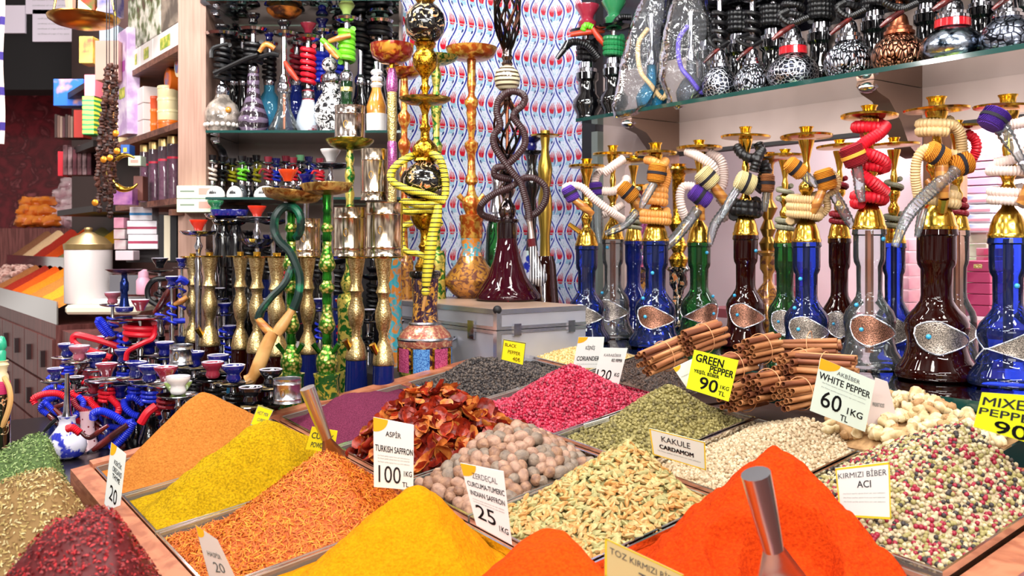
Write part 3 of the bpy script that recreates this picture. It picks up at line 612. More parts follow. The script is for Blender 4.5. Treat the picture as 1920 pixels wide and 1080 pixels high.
g = Pile(rc(RC3[2], C3), peak_at(1252, 724, 1.36), seed=13, rough=.003, p=2.0); g.grains('green_peppercorns', GPm, 'olive heap of dried green peppercorns', 'spice', .0064, .0036, 3, [4, 4, 3]); tray('clear tray under the green peppercorns', *rc(RC3[2], C3))
g = Pile(rc(RC3[3], C3), peak_at(1545, 775, 1.10), seed=14, rough=.003, p=2.1); g.grains('white_peppercorns', WP, 'cream heap of white peppercorns', 'spice', .0066, .0037, 4, [4, 4, 2]); tray('clear tray under the white peppercorns', *rc(RC3[3], C3))
g = Pile(rc(RC3[4], C3), peak_at(1815, 790, .80), seed=15, rough=.003, p=2.0, he=-.006); g.grains('mixed_peppercorns', MX, 'speckled heap of red green white and black mixed peppercorns', 'spice', .0068, .0038, 5, [5, 4, 3, 6, 4], low=0); tray('clear tray under the mixed peppercorns', *rc(RC3[4], C3))
COR = [M('coriander seed', '#d8bb78', .6), M('coriander seed pale', '#e4cc94', .6), M('coriander seed tan', '#c0a05c', .6)]
CLO = [M('clove', '#40302a', .6), M('clove brown', '#5c463a', .6), M('clove dark', '#2a1f1c', .6)]
g = Pile((1.775, 2.082, C4[0], C4[1]), peak_at(1085, 664, 1.93), seed=16, rough=.003, flat=.1); g.grains('coriander_seeds', COR, 'pale golden heap of coriander seeds behind the pink peppercorns', 'spice', .0058, .0031, 6); tray('clear tray under the coriander seeds', *(1.775, 2.082, C4[0], C4[1]))
g = Pile((1.44, 1.768, C4[0]-.03, C4[1]), peak_at(1215, 682, 1.62), seed=17, rough=.004, flat=.2, he=.0); strands(g, 'dark_cloves', CLO, 'dark heap of clove like black seeds beside the cinnamon', 'spice', 3800, .009, .0016, 9, lift=.5); tray('clear tray under the dark cloves', *(1.44, 1.768, C4[0]-.03, C4[1]))
# ginger roots, heaped to the right of the cinnamon
GIN = [M('white ginger', '#d6c29a', .7, c2='#b89c6c', sc=60, bump=.5), M('pale ginger', '#e2d2ac', .7, c2='#c4ac7c', sc=60, bump=.5), M('tan ginger', '#bc9464', .7, c2='#9a744a', sc=60, bump=.5)]
gm = []
for k in range(8):
    r = random.Random(50+k); n = 5
    pts = [Vector((-.02+.04*i/(n-1), r.uniform(-.006, .006), r.uniform(-.003, .003))) for i in range(n)]
    mb = MB().tube(pts, [.004, .009*r.uniform(.8, 1.2), .0075, .0095*r.uniform(.8, 1.2), .004], 10, step=.003)
    mb.ball(pts[1]+Vector((0, .008, 0)), .0075, 10, 6, nz=.3, seed=k); mb.ball(pts[3]+Vector((0, -.007, .002)), .0065, 10, 6, nz=.3, seed=k+3)
    gm.append(mb.mesh('ginger_root', GIN[k % 3]))
gr = (.80, 1.10, 1.50, 1.735)
gp = Pile(gr, (.97, 1.64, .055), seed=18, rough=.006, flat=.3, he=.012)
gp.heap('ginger_crumbs', GIN[2], 'tan bed of broken ginger under the roots', 'spice', 30, sink=.012)
scatter('ginger_root', gm, gp, .026, 'knobbly pale dried ginger root in the ginger heap', 'ginger root', 'dried ginger roots heaped beside the cinnamon', 61, dh=(0, .008), tilt=.6, jit=.4)
tray('clear tray under the dried ginger roots', *gr)
# cinnamon bundles
CIN = [M('cinnamon bark', '#bc7c50', .65, c2='#8c5430', sc=50, stretch=(1,1,.15), bump=.3), M('cinnamon bark light', '#cc9464', .65, c2='#a46a3e', sc=50, stretch=(1,1,.15), bump=.3), M('cinnamon bark dark', '#96583a', .65, c2='#6c3a22', sc=50, stretch=(1,1,.15), bump=.3)]
TIE = M('elastic tie', '#d89a6a', .5)
def stick_mesh(k):
    r = random.Random(90+k); ro = r.uniform(.0052, .0072); Ln = .118*r.uniform(.92, 1.05); mb = MB(); n = 26
    # a bark quill: one sheet rolled inwards from both sides
    cs = []
    for i in range(n+1):
        t = i/n*2-1; a = t*math.pi*1.35; rr = ro*(1-.42*abs(t)**1.5); cs.append((rr*math.cos(a), rr*math.sin(a)))
    inner = [(x*.86, y*.86) for x, y in reversed(cs)]; P = cs+inner; m = len(P)
    mb.add([(x, y, -Ln/2) for x, y in P]+[(x*r.uniform(.9, 1.05), y, Ln/2) for x, y in P], [(i, (i+1) % m, m+(i+1) % m, m+i) for i in range(m)]+[(i, i+1, m-2-i, m-1-i) for i in range(n)]+[(2*m-1-i, 2*m-2-i, m+i+1, m+i) for i in range(n)])
    return mb.mesh('cinnamon_stick', CIN[k % 3])
sm = [stick_mesh(k) for k in range(9)]
def cinnamon(label, px, py, D, yaw, pitch, n=13, seed=0):
    e = thing('cinnamon_bundle', label, 'cinnamon bundle', W(px, py, D), 'tied bundles of cinnamon sticks')
    e.rotation_euler = (Matrix.Rotation(math.radians(yaw), 3, 'Z') @ Matrix.Rotation(math.radians(90-pitch), 3, 'Y')).to_euler()
    r = random.Random(seed); k = 0
    spots = [(0, 0)]+[(.0128*math.cos(a*math.pi/3+.3), .0128*math.sin(a*math.pi/3+.3)) for a in range(6)]+[(.0245*math.cos(a*math.pi/4.5), .0245*math.sin(a*math.pi/4.5)) for a in range(9)]
    for x, y in spots[:n]:
        o = bpy.data.objects.new('stick', sm[r.randrange(9)]); COL.objects.link(o); o.parent = e; o.location = (x, y*.9, r.uniform(-.006, .006)); o.rotation_euler = (r.uniform(-.03, .03), r.uniform(-.03, .03), r.random()*6.3)
    R_ = .033 if n > 8 else .021
    MB().tube([Vector((R_*math.cos(a*math.pi/8), R_*.92*math.sin(a*math.pi/8), .002*math.sin(a))) for a in range(17)], .0009, 5, step=.004).build('elastic_tie', TIE, e)
# yaw: heading of the bundle's length seen from above; pitch: lift of that end
CB = [(1245, 668, 1.99, 38, 12, 'cinnamon bundle farthest left, sloping up beside the dark seeds'), (1318, 635, 2.02, 40, 8, 'topmost left cinnamon bundle leaning on the brown bottle'), (1372, 690, 1.93, 44, 2, 'cinnamon bundle behind the fluorescent green pepper card'),
      (1425, 655, 1.97, 42, 3, 'topmost middle cinnamon bundle with its ends toward the viewer'), (1500, 683, 1.92, 38, 2, 'cinnamon bundle at the right of the heap, lying under the crossing one'), (1440, 722, 1.88, 44, 0, 'lower middle cinnamon bundle of the heap'),
      (1500, 738, 1.84, 40, 0, 'lowest cinnamon bundle beside the white pepper card'), (1520, 650, 1.99, -30, 4, 'small cinnamon bundle at the top right leaning on a blue bottle'), (1548, 690, 1.86, -38, 2, 'right cinnamon bundle whose open ends face right'), (1395, 742, 1.90, 44, 0, 'bottom left cinnamon bundle beside the green peppercorns')]
for i, (px, py, D, yw, pt, lb_) in enumerate(CB): cinnamon(lb_, px, py, D, yw, pt, 16 if i not in (7,) else 9, i)
slab('cinnamon_stand', M('dark tray', '#3a2018', .6), 1.105, 1.43, 1.552, 1.75, -.42, -.362, 'dark low box beneath the cinnamon bundles', 'box', None)
# second table on the left: herbs and flakes
HRB = [M('green herb', '#6f8a48', .8), M('herb dark', '#4c6430', .8), M('herb pale', '#94a86c', .8)]
TANM = [M('herb mix tan', '#b0985c', .8), M('herb mix brown', '#8c6c3e', .8), M('herb mix pale', '#cdbd8a', .8)]
FLK = [M('red pepper flake', '#8c0e16', .5), M('dark pepper flake', '#5c0a10', .5), M('bright pepper flake', '#b8242a', .5)]
tframe(thing('herb_table', 'lower wooden herb table in the left foreground', 'table', T(1.2, .2, -.06)), 'table_top', M('herb table wood', '#4a3428', .5), .62, 2.2, -.35, .405, -.10, -.078)
LT = 'clear trays of herbs on the left table'
for nm_, rect, pk, he, mats_, lab, cat_, n_, ln_, wd_, sd_ in (
 ('dried_mint', (1.66, 2.08, -.02, .385), peak_at(78, 822, 1.86), -.03, HRB, 'grey green heap of dried herb in the left foreground', 'herb', 10000, .006, .0013, 31),
 ('dried_herb_mix', (1.27, 1.65, -.02, .392), peak_at(72, 888, 1.47), -.03, TANM, 'tan and straw coloured heap of herb mix between green herb and red flakes', 'herb', 10000, .006, .0013, 32),
 ('red_pepper_flakes', (.82, 1.26, -.02, .400), peak_at(165, 962, 1.14), -.03, FLK, 'dark red heap of crushed pepper flakes at the bottom left', 'spice', 12000, .0048, .0015, 33)):
    hp = Pile(rect, pk, he=he, seed=sd_, rough=.008, p=1.8, flat=.12)
    strands(hp, nm_, mats_, lab, cat_, n_, ln_, wd_, sd_, lift=.9)
    tray('clear tray under the '+nm_.replace('_', ' '), *rect, -.075, -.02, LT)
# scoops
def scoop(label, a, b, D, r, bowl):
    A, B = W(*a, D), W(*b, D+.02); e = thing('metal_scoop', label, 'scoop', B); d = (A-B)
    ax = d.normalized(); n = 10
    MB().tube([Vector((0,0,0)), d*.5, d], [r*.8, r*1.0, r*1.12], 14, smooth=False).build('handle', STEEL, e)
    side = ax.cross(Vector((0, -1, .3))).normalized(); up = side.cross(ax)
    def f(s, t):
        q = t*math.pi; w = bowl*(.35+.65*min(1, s*1.6)); return -ax*(s*bowl*2.6)+side*(w*math.cos(q))+up*(-w*math.sin(q)*.8)
    MB().grid(f, 10, 14).build('blade', STEEL, e)
    return e
scoop('slim steel scoop standing in the orange saffron petals', (576, 727), (612, 822), 1.70, .0125, .022)
scoop('large steel scoop standing in the paprika heap', (1417, 888), (1450, 1030), 1.045, .0150, .036)
# price cards
def card(label, quad, D, yaw=0, lean=0, paper=None, texts=(), corner=True, edge=False, holder=False):
    """quad: corners TL TR BR BL as seen; the card is flat, turned by yaw and leaning back"""
    cx = sum(q[0] for q in quad)/4; cy = sum(q[1] for q in quad)/4; c = W(cx, cy, D)
    n = Matrix.Rotation(math.radians(yaw), 3, 'Z') @ Matrix.Rotation(math.radians(lean), 3, 'X') @ Vector((0, -1, 0))
    eye = Vector((0, 0, EYE)); P = []
    for q in quad:
        d = W(q[0], q[1], 1.0)-eye; P.append(eye+d*((c-eye).dot(n)/d.dot(n)))
    e = thing('price_card', label, 'price card', P[3]); P = [p-P[3] for p in P]
    def B(s, t, h=0): return (P[3]*(1-s)+P[2]*s)*(1-t)+(P[0]*(1-s)+P[1]*s)*t+n*h
    MB().add([B(0,0), B(1,0), B(1,1), B(0,1), B(0,0,-.0012), B(1,0,-.0012), B(1,1,-.0012), B(0,1,-.0012)], [(0,1,2,3),(7,6,5,4),(0,4,5,1),(1,5,6,2),(2,6,7,3),(3,7,4,0)]).build('card', paper or PAPER, e, smooth=False)
    if corner:
        pts = [(0, 1)]+[(.36*math.cos(a), 1-.20*math.sin(a)) for a in [k*math.pi/2/8 for k in range(9)]]
        MB().add([B(s, t, .0004) for s, t in pts], [tuple(reversed(range(len(pts))))]).build('corner_patch', CORNER, e, smooth=False)
    if edge:
        m = MB()
        for (a0, a1, b0, b1) in ((0, 1, .96, 1), (0, 1, 0, .04), (0, .025, 0, 1), (.975, 1, 0, 1)): m.add([B(a0, b0, .0003), B(a1, b0, .0003), B(a1, b1, .0003), B(a0, b1, .0003)], [(0, 1, 2, 3)])
        m.build('border', EDGEY if edge is True else edge, e, smooth=False)
    groups = {}
    for (txt, x, y, w, h, mat, bold) in texts:
        vs, fs = text_geo(txt); g_ = groups.setdefault(mat.name, (mat, MB()))[1]
        for dx, dy in (((0, 0),) if bold < .008 else ((-.35, -.3), (.35, -.3), (.35, .3), (-.35, .3), (0, 0))): g_.add([B(x+w*a+dx*bold*.45, y+h*b+dy*bold*.45, .0006) for a, b in vs], fs)
    for mat, m in groups.values(): m.build('lettering', mat, e, smooth=False)
    return e
fine = lambda y, t='the finest quality spices from our own selection', h=.022: (t, .1, y, .8, h, INKG, 0)
card('white card reading ASPİR Turkish saffron 100', [(700,782),(776,797),(775,919),(701,913)], 1.50, 8, 8, PAPER, [('ASPİR', .3, .76, .38, .10, INKB, .01), ('TURKISH SAFFRON', .04, .53, .94, .09, INK, .012), fine(.46), fine(.42), fine(.37), ('100', .12, .08, .56, .25, INK, 0), ('1KG', .76, .2, .2, .08, INK, .01), ('TL', .72, .04, .16, .07, INK, .01)])
card('white card reading ZERDEÇAL curcuma Indian saffron 25', [(863,868),(944,884),(960,1022),(893,985)], 1.31, -12, 8, PAPER, [('ZERDEÇAL', .22, .80, .6, .085, INKB, 0), ('CURCUMA-TUMERIC', .06, .66, .90, .075, INK, .01), ('INDIAN SAFFRON', .08, .52, .86, .075, INK, .01), fine(.45), fine(.41), ('25', .12, .16, .5, .22, INK, .015), ('1KG', .70, .12, .24, .08, INK, .012)])
card('pale green card reading KAKULE cardamom', [(1217,803),(1322,829),(1324,882),(1224,852)], 1.52, 10, 20, PAPERG, [('KAKULE', .20, .62, .52, .20, INKB, .008), ('CARDAMOM', .15, .34, .62, .15, INK, .03), fine(.22, h=.05)], corner=False, edge=True)
card('fluorescent card reading GREEN PEPPER 90', [(1302,656),(1385,676),(1366,753),(1287,728)], 1.74, 8, 12, PYG, [('GREEN', .07, .74, .62, .19, INK, .03), ('PEPPER', .42, .56, .54, .16, INK, .025), ('YEŞİL BİBER', .08, .46, .58, .10, INK, .02), ('90', .26, .10, .42, .30, INK, .03), ('1KG', .74, .24, .2, .09, INK, .01), ('TL', .72, .08, .16, .10, INK, .015)], corner=False)
card('white card reading KİŞNİŞ coriander', [(1085,632),(1133,632),(1128,690),(1074,690)], 2.36, 8, 10, PAPER, [('KİŞNİŞ', .34, .60, .34, .15, INKB, .01), ('CORIANDER', .08, .24, .80, .14, INK, .02), fine(.12, h=.03)])
card('white card reading KARABİBER 120', [(1128,652),(1177,653),(1160,722),(1112,716)], 2.18, 8, 10, PAPER, [('KARABİBER', .16, .76, .66, .10, INKB, 0), ('RED PEPPER', .5, .62, .4, .08, INK, .015), ('120', .06, .10, .56, .28, INK, .01), ('KG', .74, .22, .18, .1, INK, .015)], corner=False)
card('small yellow card reading BLACK PEPPER 40', [(944,636),(986,643),(981,686),(939,675)], 2.16, 10, 8, PYEL, [('BLACK', .1, .70, .5, .15, M('brown ink', '#7a5a14', .6), .01), ('PEPPER', .26, .40, .55, .15, MATS['brown ink'], .01), ('40₺', .50, .12, .34, .18, MATS['brown ink'], .01)], corner=False, edge=INKB)
card('white card reading AKBİBER white pepper 60', [(1539,671),(1641,714),(1622,810),(1519,770)], 1.64, 14, 12, PAPERG, [('AKBİBER', .32, .82, .42, .10, INKB, .006), ('WHITE PEPPER', .03, .64, .93, .12, INK, .012), fine(.58), fine(.50), ('60', .14, .16, .36, .30, INK, .012), ('1KG', .62, .20, .28, .12, INK, .015), ('TL', .52, .04, .14, .11, INK, .01)])
card('pale pinkish card reading 1KG half hidden behind the white pepper card', [(1641,708),(1664,716),(1688,808),(1622,800)], 1.70, -10, 14, M('pink tinted card', '#e0cfcc', .5), [('WALNUT ROOT', .1, .44, .5, .08, INKG, .01), ('1KG', .56, .14, .3, .12, INK, .02)], corner=False)
card('fluorescent card reading MIXED PEPPER 90 at the right edge', [(1842,736),(1962,744),(1952,838),(1826,800)], 1.40, 8, 8, PYG, [('MIXED', .04, .66, .86, .22, INKB, .02), ('PEPPER', .02, .40, .96, .18, INKB, .015), ('90', .28, .02, .5, .30, INK, .03)], corner=False)
card('white card reading KIRMIZI BİBER ACI between paprika and mixed pepper', [(1566,878),(1668,866),(1671,974),(1575,968)], 1.36, -14, 6, PAPER, [('KIRMIZI BİBER', .04, .78, .9, .14, INKB, .004), ('ACI', .38, .58, .26, .13, INKB, .008), fine(.46), fine(.38), fine(.30)], corner=False, edge=True)
card('yellow edged card reading TOZ KIRMIZI BİBER TATLI at the bottom', [(1134,1008),(1282,1078),(1282,1150),(1134,1080)], 1.02, 14, 10, M('beige card', '#dcc68a', .5), [('TOZ KIRMIZI BİBER', .06, .66, .9, .22, INKB, 0), ('TATLI', .42, .24, .4, .28, INKB, .004)], corner=False, edge=True)
card('narrow bent white card reading KEKİK 20 on the left rail', [(209,829),(237,851),(222,979),(196,945)], 1.72, 50, 4, M('cool white card', '#dcebee', .5), [('KEKİK', .3, .72, .5, .09, INKB, .012), ('OREGANO', .25, .60, .6, .08, INKB, .012), ('THYME', .28, .50, .5, .07, INK, .02), ('20', .22, .16, .5, .22, INK, .012), ('KG', .76, .12, .16, .05, INKG, .012)])
card('blurred white card at the bottom left before the saffron petals', [(366,984),(408,1012),(446,1092),(395,1092)], 1.28, 40, 8, M('greyish card', '#cfcac2', .5), [('HASPİR', .2, .5, .55, .13, INKG, .01), ('20', .3, .2, .4, .2, INKG, .01)])
card('small yellow card behind the olive yellow powder', [(484,759),(513,769),(497,801),(469,797)], 1.92, 15, 6, PYEL, [('HOT MIX', .14, .58, .7, .18, INKG, .01), ('CURRY', .3, .26, .5, .16, INKG, .01)], corner=False, edge=INKG)
card('yellow card half hidden behind the slim scoop', [(585,800),(633,808),(626,850),(573,842)], 1.76, 10, 6, PYEL, [('CURRY', .08, .52, .8, .26, INKB, .02), ('POWDER', .14, .14, .6, .22, INKB, .015)], corner=False)
card('white card half hidden behind the fluorescent green pepper card', [(1262,690),(1300,672),(1306,722),(1288,728)], 1.80, -10, 8, PAPER, [fine(.5, h=.06)])
card('white label strip lying on the tray rim beside the nutmegs', [(1094,796),(1142,782),(1142,790),(1096,803)], 1.885, 0, 40, PAPER, [fine(.3, 'pink pepper', .4)], corner=False)
# tins among the small pipes
# ---- tall brass and glass water pipes on the glass counter
ROW = 'tall brass and glass water pipes on the glass counter'
BOT = [(1.0,.122),(.965,.127),(.955,.116),(.80,.116),(.765,.111),(.735,.094),(.56,.092),(.52,.098),(.47,.13),(.42,.172),(.375,.188),(.33,.188),(.29,.178),(.25,.174),(.20,.178),(.14,.196),(.08,.236),(.045,.25),(.015,.243),(0,.22)]
def brass_pipe(label, px, yb, ytop, yt, ybr, glass, wb, wt, D=None, band=True, flip=1, bead=None, fil=FILI, name='water_pipe', grp=ROW, tubec=COPPER, yw=0):
    D = D or D_on(yb, ZC); k = HK(name, label, px, yb, D, group=grp); Hh = yb-ybr; sc = wb/2/.25
    rr = lambda t: np.interp(t, [q[0] for q in BOT[::-1]], [q[1] for q in BOT[::-1]])*sc
    g = k.lat('glass_base', [(yb-Hh*t, r*sc) for t, r in BOT], glass, 28)
    k.lat('down_tube', [(ybr+2, sc*.032), (yb-Hh*.12, sc*.032)], tubec, 8)
    if band:
        # a fish shaped filigree plate bent round the belly, edged with twisted wire
        th0, th1 = (-2.75, -.20) if flip > 0 else (-2.94, -.4); n = 26; c0 = .305
        def lim(s):
            w = math.sqrt(max(0., 1-(1-min(1, s/.34))**2)) if s < .34 else max(.0, 1-((s-.34)/.60))**1.15
            return c0-.05*s+.108*w, c0-.05*s-.108*w
        up, lo, P = [], [], []
        for i in range(n+1):
            s = i/n; a = th0+(th1-th0)*s if flip > 0 else th1-(th1-th0)*s; t1, t0 = lim(s)
            row = []
            for j in range(5):
                t = t0+(t1-t0)*j/4; r = rr(t)+1.1; row.append(k.L(px+r*math.cos(a), yb-Hh*t, r*math.sin(a)))
            P.append(row); lo.append(row[0]); up.append(row[-1])
        mb = MB().grid(lambda a, b: P[round(a*n)][round(b*4)], n, 4); b = mb.build('filigree_band', fil, g)
        for e_, tl in ((up, 1), (lo, -1)):
            tail = []
            for i in range(1, 12):
                s = i/11; a = (th1 if flip > 0 else th0)+flip*s*(2.6 if flip > 0 else 2.6); t = c0-.05+tl*.14*math.sin(s*math.pi*.9)*.9
                r = rr(t)+1.2; tail.append(k.L(px+r*math.cos(a), yb-Hh*t, r*math.sin(a)))
            MB().tube(e_+tail, max(1.0, wb*.011)*k.k, 6, step=.004, pitch=.0022, depth=.2).build('twisted_wire', WIRE, b)
        for (s, dt) in ((.2, 0),)+(((.05, .16),) if bead else ()):
            a = th0+(th1-th0)*s if flip > 0 else th1-(th1-th0)*s; t = sum(lim(s))/2+dt; r = rr(t)+1.5
            MB().ball(k.L(px+r*math.cos(a), yb-Hh*t, r*math.sin(a)), wb*.034*k.k).build('turquoise_bead', TURQ, b)
    if bead:
        a, t = bead; r = rr(t)+1; MB().ball(k.L(px+r*math.cos(a), yb-Hh*t, r*math.sin(a)), wb*.036*k.k, 10, 7).build('turquoise_bead', TURQ, g)
    L = ybr-ytop; q = lambda t: ybr-L*t; rb = .116*sc
    st = [(0,1.06),(.02,1.08),(.035,1.0),(.09,.92),(.15,.74),(.19,.50),(.21,.36),(.235,.30),(.27,.36),(.30,.50),(.335,.52),(.36,.38),(.385,.28),(.42,.36),(.45,.54),(.485,.56),(.51,.44),(.53,.28),(.57,.25),(.63,.32),(.66,.26),(.70,.22),(.80,.40),(.86,.56),(.885,.60)]
    k.lat('brass_stem', [(q(t), r*rb) for t, r in st], BRASS, 24)
    ty = yt; k.lat('brass_tray', [(ty+4, rb*.4), (ty+3, wt*.36), (ty+2.2, wt*.49), (ty-1.5, wt*.5), (ty-2.5, wt*.485), (ty-.4, wt*.40), (ty, rb*.3)], BRASS, 36, tilt=(RN.uniform(-.03, .03), RN.uniform(-.04, .04)))
    k.lat('charcoal_cup', [(ty, rb*.42), (ty-(ty-ytop)*.2, rb*.40), (ty-(ty-ytop)*.75, rb*.44), (ytop+1, rb*.54), (ytop, rb*.54), (ytop+.6, rb*.46), (ty-3, rb*.34)], BRASS, 20)
    return k
def hose(k, pts, r, mat, pitch=4.2): return k.tube('hose', pts, r, mat, pitch=pitch, seg=10)
def tip(k, pts, r=7): return k.tube('sleeved_tip', pts, [r, r*1.05, r*.95, r*.6], PLAST, seg=10, pitch=7, depth=.07)
f_ = -34
k = brass_pipe('leftmost tall water pipe with cobalt blue glass base and pinkish hose', 1100, 641, 298, 312, 461, GB, 88, 68)
hose(k, [(1060,366,f_),(1058,354,f_-2),(1072,350,f_-4),(1090,355,f_-6),(1112,376,f_-6),(1142,398,f_),(1167,412,-8)], 7, HWHITE)
k.grip((1060,352,f_-4), (1074,378,f_-4), 13, KPUR, KBAND); k.handle([(1074,376,f_-4),(1092,390,f_-4),(1108,403,f_)], [7,8,6], WOOD); k.tube('spout', [(1090,437,0),(1066,420,-4)], [5,4], BRASS)
k = brass_pipe('tall water pipe with clear glass base second from the left of the row', 1149, 634, 273, 289, 449, GC, 84, 76, flip=1, bead=(-2.2, .92))
hose(k, [(1166,300,f_),(1146,314,f_-4),(1128,328,f_)], 8, HWHITE); hose(k, [(1132,318,f_),(1116,330,f_),(1112,350,f_)], 7, HWHITE); hose(k, [(1124,360,f_),(1148,360,f_-3),(1168,346,f_),(1172,336,-20)], 8, HWHITE); hose(k, [(1128,404,-20),(1146,396,f_),(1164,384,f_)], 7, HWHITE)
k.grip((1112,344,f_), (1115,368,f_), 13, KPUR, KBAND); tip(k, [(1115,372,f_),(1117,400,f_),(1118,430,f_),(1121,456,f_)], 9)
k.grip((1158,350,f_-6), (1186,375,f_-6), 15, KYEL, KBAND); k.handle([(1184,373,f_-6),(1195,392,f_-6),(1206,412,f_)], [8,9,6], WOOD); tip(k, [(1190,398,f_-8),(1172,418,f_-8),(1150,431,f_-8),(1131,439,f_-8)], 8)
k = brass_pipe('tall water pipe with blue glass base and orange coiled hose', 1229, 650, 268, 287, 452, GB, 102, 80, flip=1, bead=(-2.0, .70), fil=FILI2)
k.coil('hose', 348, 380, 16, 3, 8, HORANGE, pitch=4); k.coil('hose', 396, 416, 22, 2, 8, HORANGE, pitch=4); hose(k, [(1210,300,-10),(1224,306,-28),(1244,318,-14)], 8, HORANGE); hose(k, [(1246,302,-12),(1238,312,-26),(1216,322,-26)], 8, HORANGE); hose(k, [(1244,305,12),(1252,330,4),(1246,352,0)], 8, HORANGE)
k.grip((1229,310,f_), (1224,345,f_), 17, KYEL, KBAND); tip(k, [(1222,345,f_),(1212,362,f_),(1202,380,f_),(1198,392,f_)], 8)
k = brass_pipe('tall water pipe with green glass base and purple and cream grips', 1311, 641, 263, 278, 455, GG, 92, 86, flip=-1, bead=(-1.1, .90), fil=FILI2)
hose(k, [(1284,284,-14),(1304,296,-30),(1326,312,f_),(1336,330,-24)], 9, HWHITE); hose(k, [(1326,284,-8),(1348,302,-12),(1354,326,-12),(1350,350,-14),(1334,366,-14)], 9, HWHITE); hose(k, [(1296,352,f_),(1276,352,f_),(1269,368,f_),(1272,392,f_),(1284,414,-20)], 8, HWHITE); hose(k, [(1344,372,-14),(1360,396,-20),(1352,410,-26),(1336,412,-20)], 7, HWHITE)
k.grip((1288,358,f_-4), (1322,382,f_-4), 16, KPUR, KBAND); k.grip((1304,324,f_-8), (1330,350,f_-8), 18, KCRM, KBAND); k.handle([(1328,350,f_-8),(1350,378,f_-8),(1368,400,f_-8),(1382,418,f_-4)], [9,10,7,5], WOOD)
tip(k, [(1300,394,f_-10),(1274,428,f_-10),(1240,462,f_-10),(1196,473,f_-10)], 10); k.handle([(1306,382,f_-6),(1309,414,f_-2)], [7,6], WOOD); tip(k, [(1354,390,f_-8),(1332,420,f_-10),(1325,440,f_-10),(1322,458,f_-10)], 9)
k = brass_pipe('tall water pipe with dark brown glass base and black hose', 1398, 650, 238, 257, 441, GBR, 96, 92, flip=1, bead=(-.9, .86), fil=FILI2)
hose(k, [(1378,276,-12),(1386,292,-26),(1404,300,-30),(1422,288,-18),(1420,272,-8)], 9, HBLACK, 6); hose(k, [(1424,282,-16),(1412,300,-34),(1404,324,-34)], 9, HBLACK, 6); hose(k, [(1424,306,-16),(1430,322,-20),(1422,345,-22),(1412,356,-22)], 12, HBLACK, 6); k.coil('hose', 378, 404, 22, 2.5, 10, HBLACK, pitch=6)
k.grip((1372,338,f_), (1406,352,f_), 19, KCRM, KBAND); k.grip((1431,328,-26), (1430,362,-26), 14, KBRN, KBAND); tip(k, [(1376,354,f_),(1362,376,f_),(1352,394,f_-4),(1344,410,f_-4)], 8); tip(k, [(1430,362,-26),(1428,380,-26),(1426,398,-26)], 7)
k = brass_pipe('tall water pipe with blue glass base and tan coiled hose behind the cinnamon', 1512, 682, 238, 256, 454, GB, 108, 96, flip=1, bead=(-2.4, .70))
k.coil('hose', 366, 414, 26, 3.5, 8, HTAN, pitch=4, x=1508); hose(k, [(1552,326,-20),(1563,338,-20),(1560,356,-20),(1546,372,-14),(1548,392,-8),(1530,412,0)], 7, HTAN)
k.grip((1466,306,f_), (1496,330,f_), 15, KYEL, KBAND); k.grip((1530,320,f_), (1542,358,f_), 18, KYEL, KBAND); tip(k, [(1494,328,f_),(1508,340,f_),(1522,352,f_)], 9); tip(k, [(1552,366,f_),(1566,390,f_),(1578,412,f_),(1586,428,f_)], 10); k.handle([(1532,356,f_),(1520,384,f_),(1513,410,-20)], [8,9,6], WOOD)
k = brass_pipe('tall water pipe with clear glass base and bright red hose', 1630, 692, 198, 218, 430, GC, 124, 104, flip=1, bead=(-1.0, .93), fil=FILI2)
k.coil('hose', 232, 248, 24, 1.3, 11, HRED, pitch=5, R1=20); hose(k, [(1656,236,-12),(1636,254,-30),(1611,270,-34),(1588,290,f_)], 11, HRED, 5); hose(k, [(1600,286,-26),(1622,294,-34),(1648,306,-26),(1654,318,-10)], 11, HRED, 5); k.coil('hose', 304, 324, 22, 1.6, 10, HRED, pitch=5); hose(k, [(1602,328,-24),(1622,344,-36),(1650,362,-24)], 11, HRED, 5); k.coil('hose', 362, 382, 24, 1.6, 11, HRED, pitch=5)
k.grip((1578,276,f_-4), (1594,314,f_-4), 21, KRED, KYBAND); tip(k, [(1594,314,f_),(1598,340,f_),(1600,362,f_),(1604,380,f_)], 10)
k = brass_pipe('tall water pipe with dark brown glass base in front of the pink boxes', 1756, 710, 182, 206, 430, GBR, 150, 118, flip=1, bead=None)
k.coil('hose', 226, 250, 28, 1.8, 10, HTAN, pitch=5); hose(k, [(1776,234,-20),(1793,252,-14),(1799,275,-10),(1800,296,-10)], 10, HTAN, 5); hose(k, [(1742,290,-40),(1716,284,-44),(1701,302,-44),(1699,335,-40),(1709,372,-30)], 9, HTAN, 4.5); hose(k, [(1745,292,-20),(1768,292,-34),(1782,296,-34)], 9, HTAN, 4.5); k.coil('hose', 356, 384, 22, 2, 10, HTAN, pitch=5, x=1768)
k.grip((1716,284,-46), (1754,304,-46), 19, KYEL, KBAND); k.grip((1762,318,-40), (1802,306,-40), 20, KYEL, KBAND); k.handle([(1744,302,-46),(1746,345,-46),(1749,374,-44)], [11,13,9], WOOD); k.tube('brass_socket', [(1749,374,-44),(1752,398,-30)], [10,8], BRASS); k.handle([(1724,340,-30),(1732,352,-36)], [6,5], WOOD)
tip(k, [(1770,322,-48),(1732,352,-52),(1690,392,-54),(1672,420,-54),(1656,462,-54)], 12); tip(k, [(1714,392,-40),(1708,418,-40),(1702,445,-40)], 8)
k = brass_pipe('rightmost tall water pipe with blue glass base and purple knitted grips', 1890, 724, 178, 202, 446, GB, 142, 122, flip=-1, bead=(-1.5, .68))
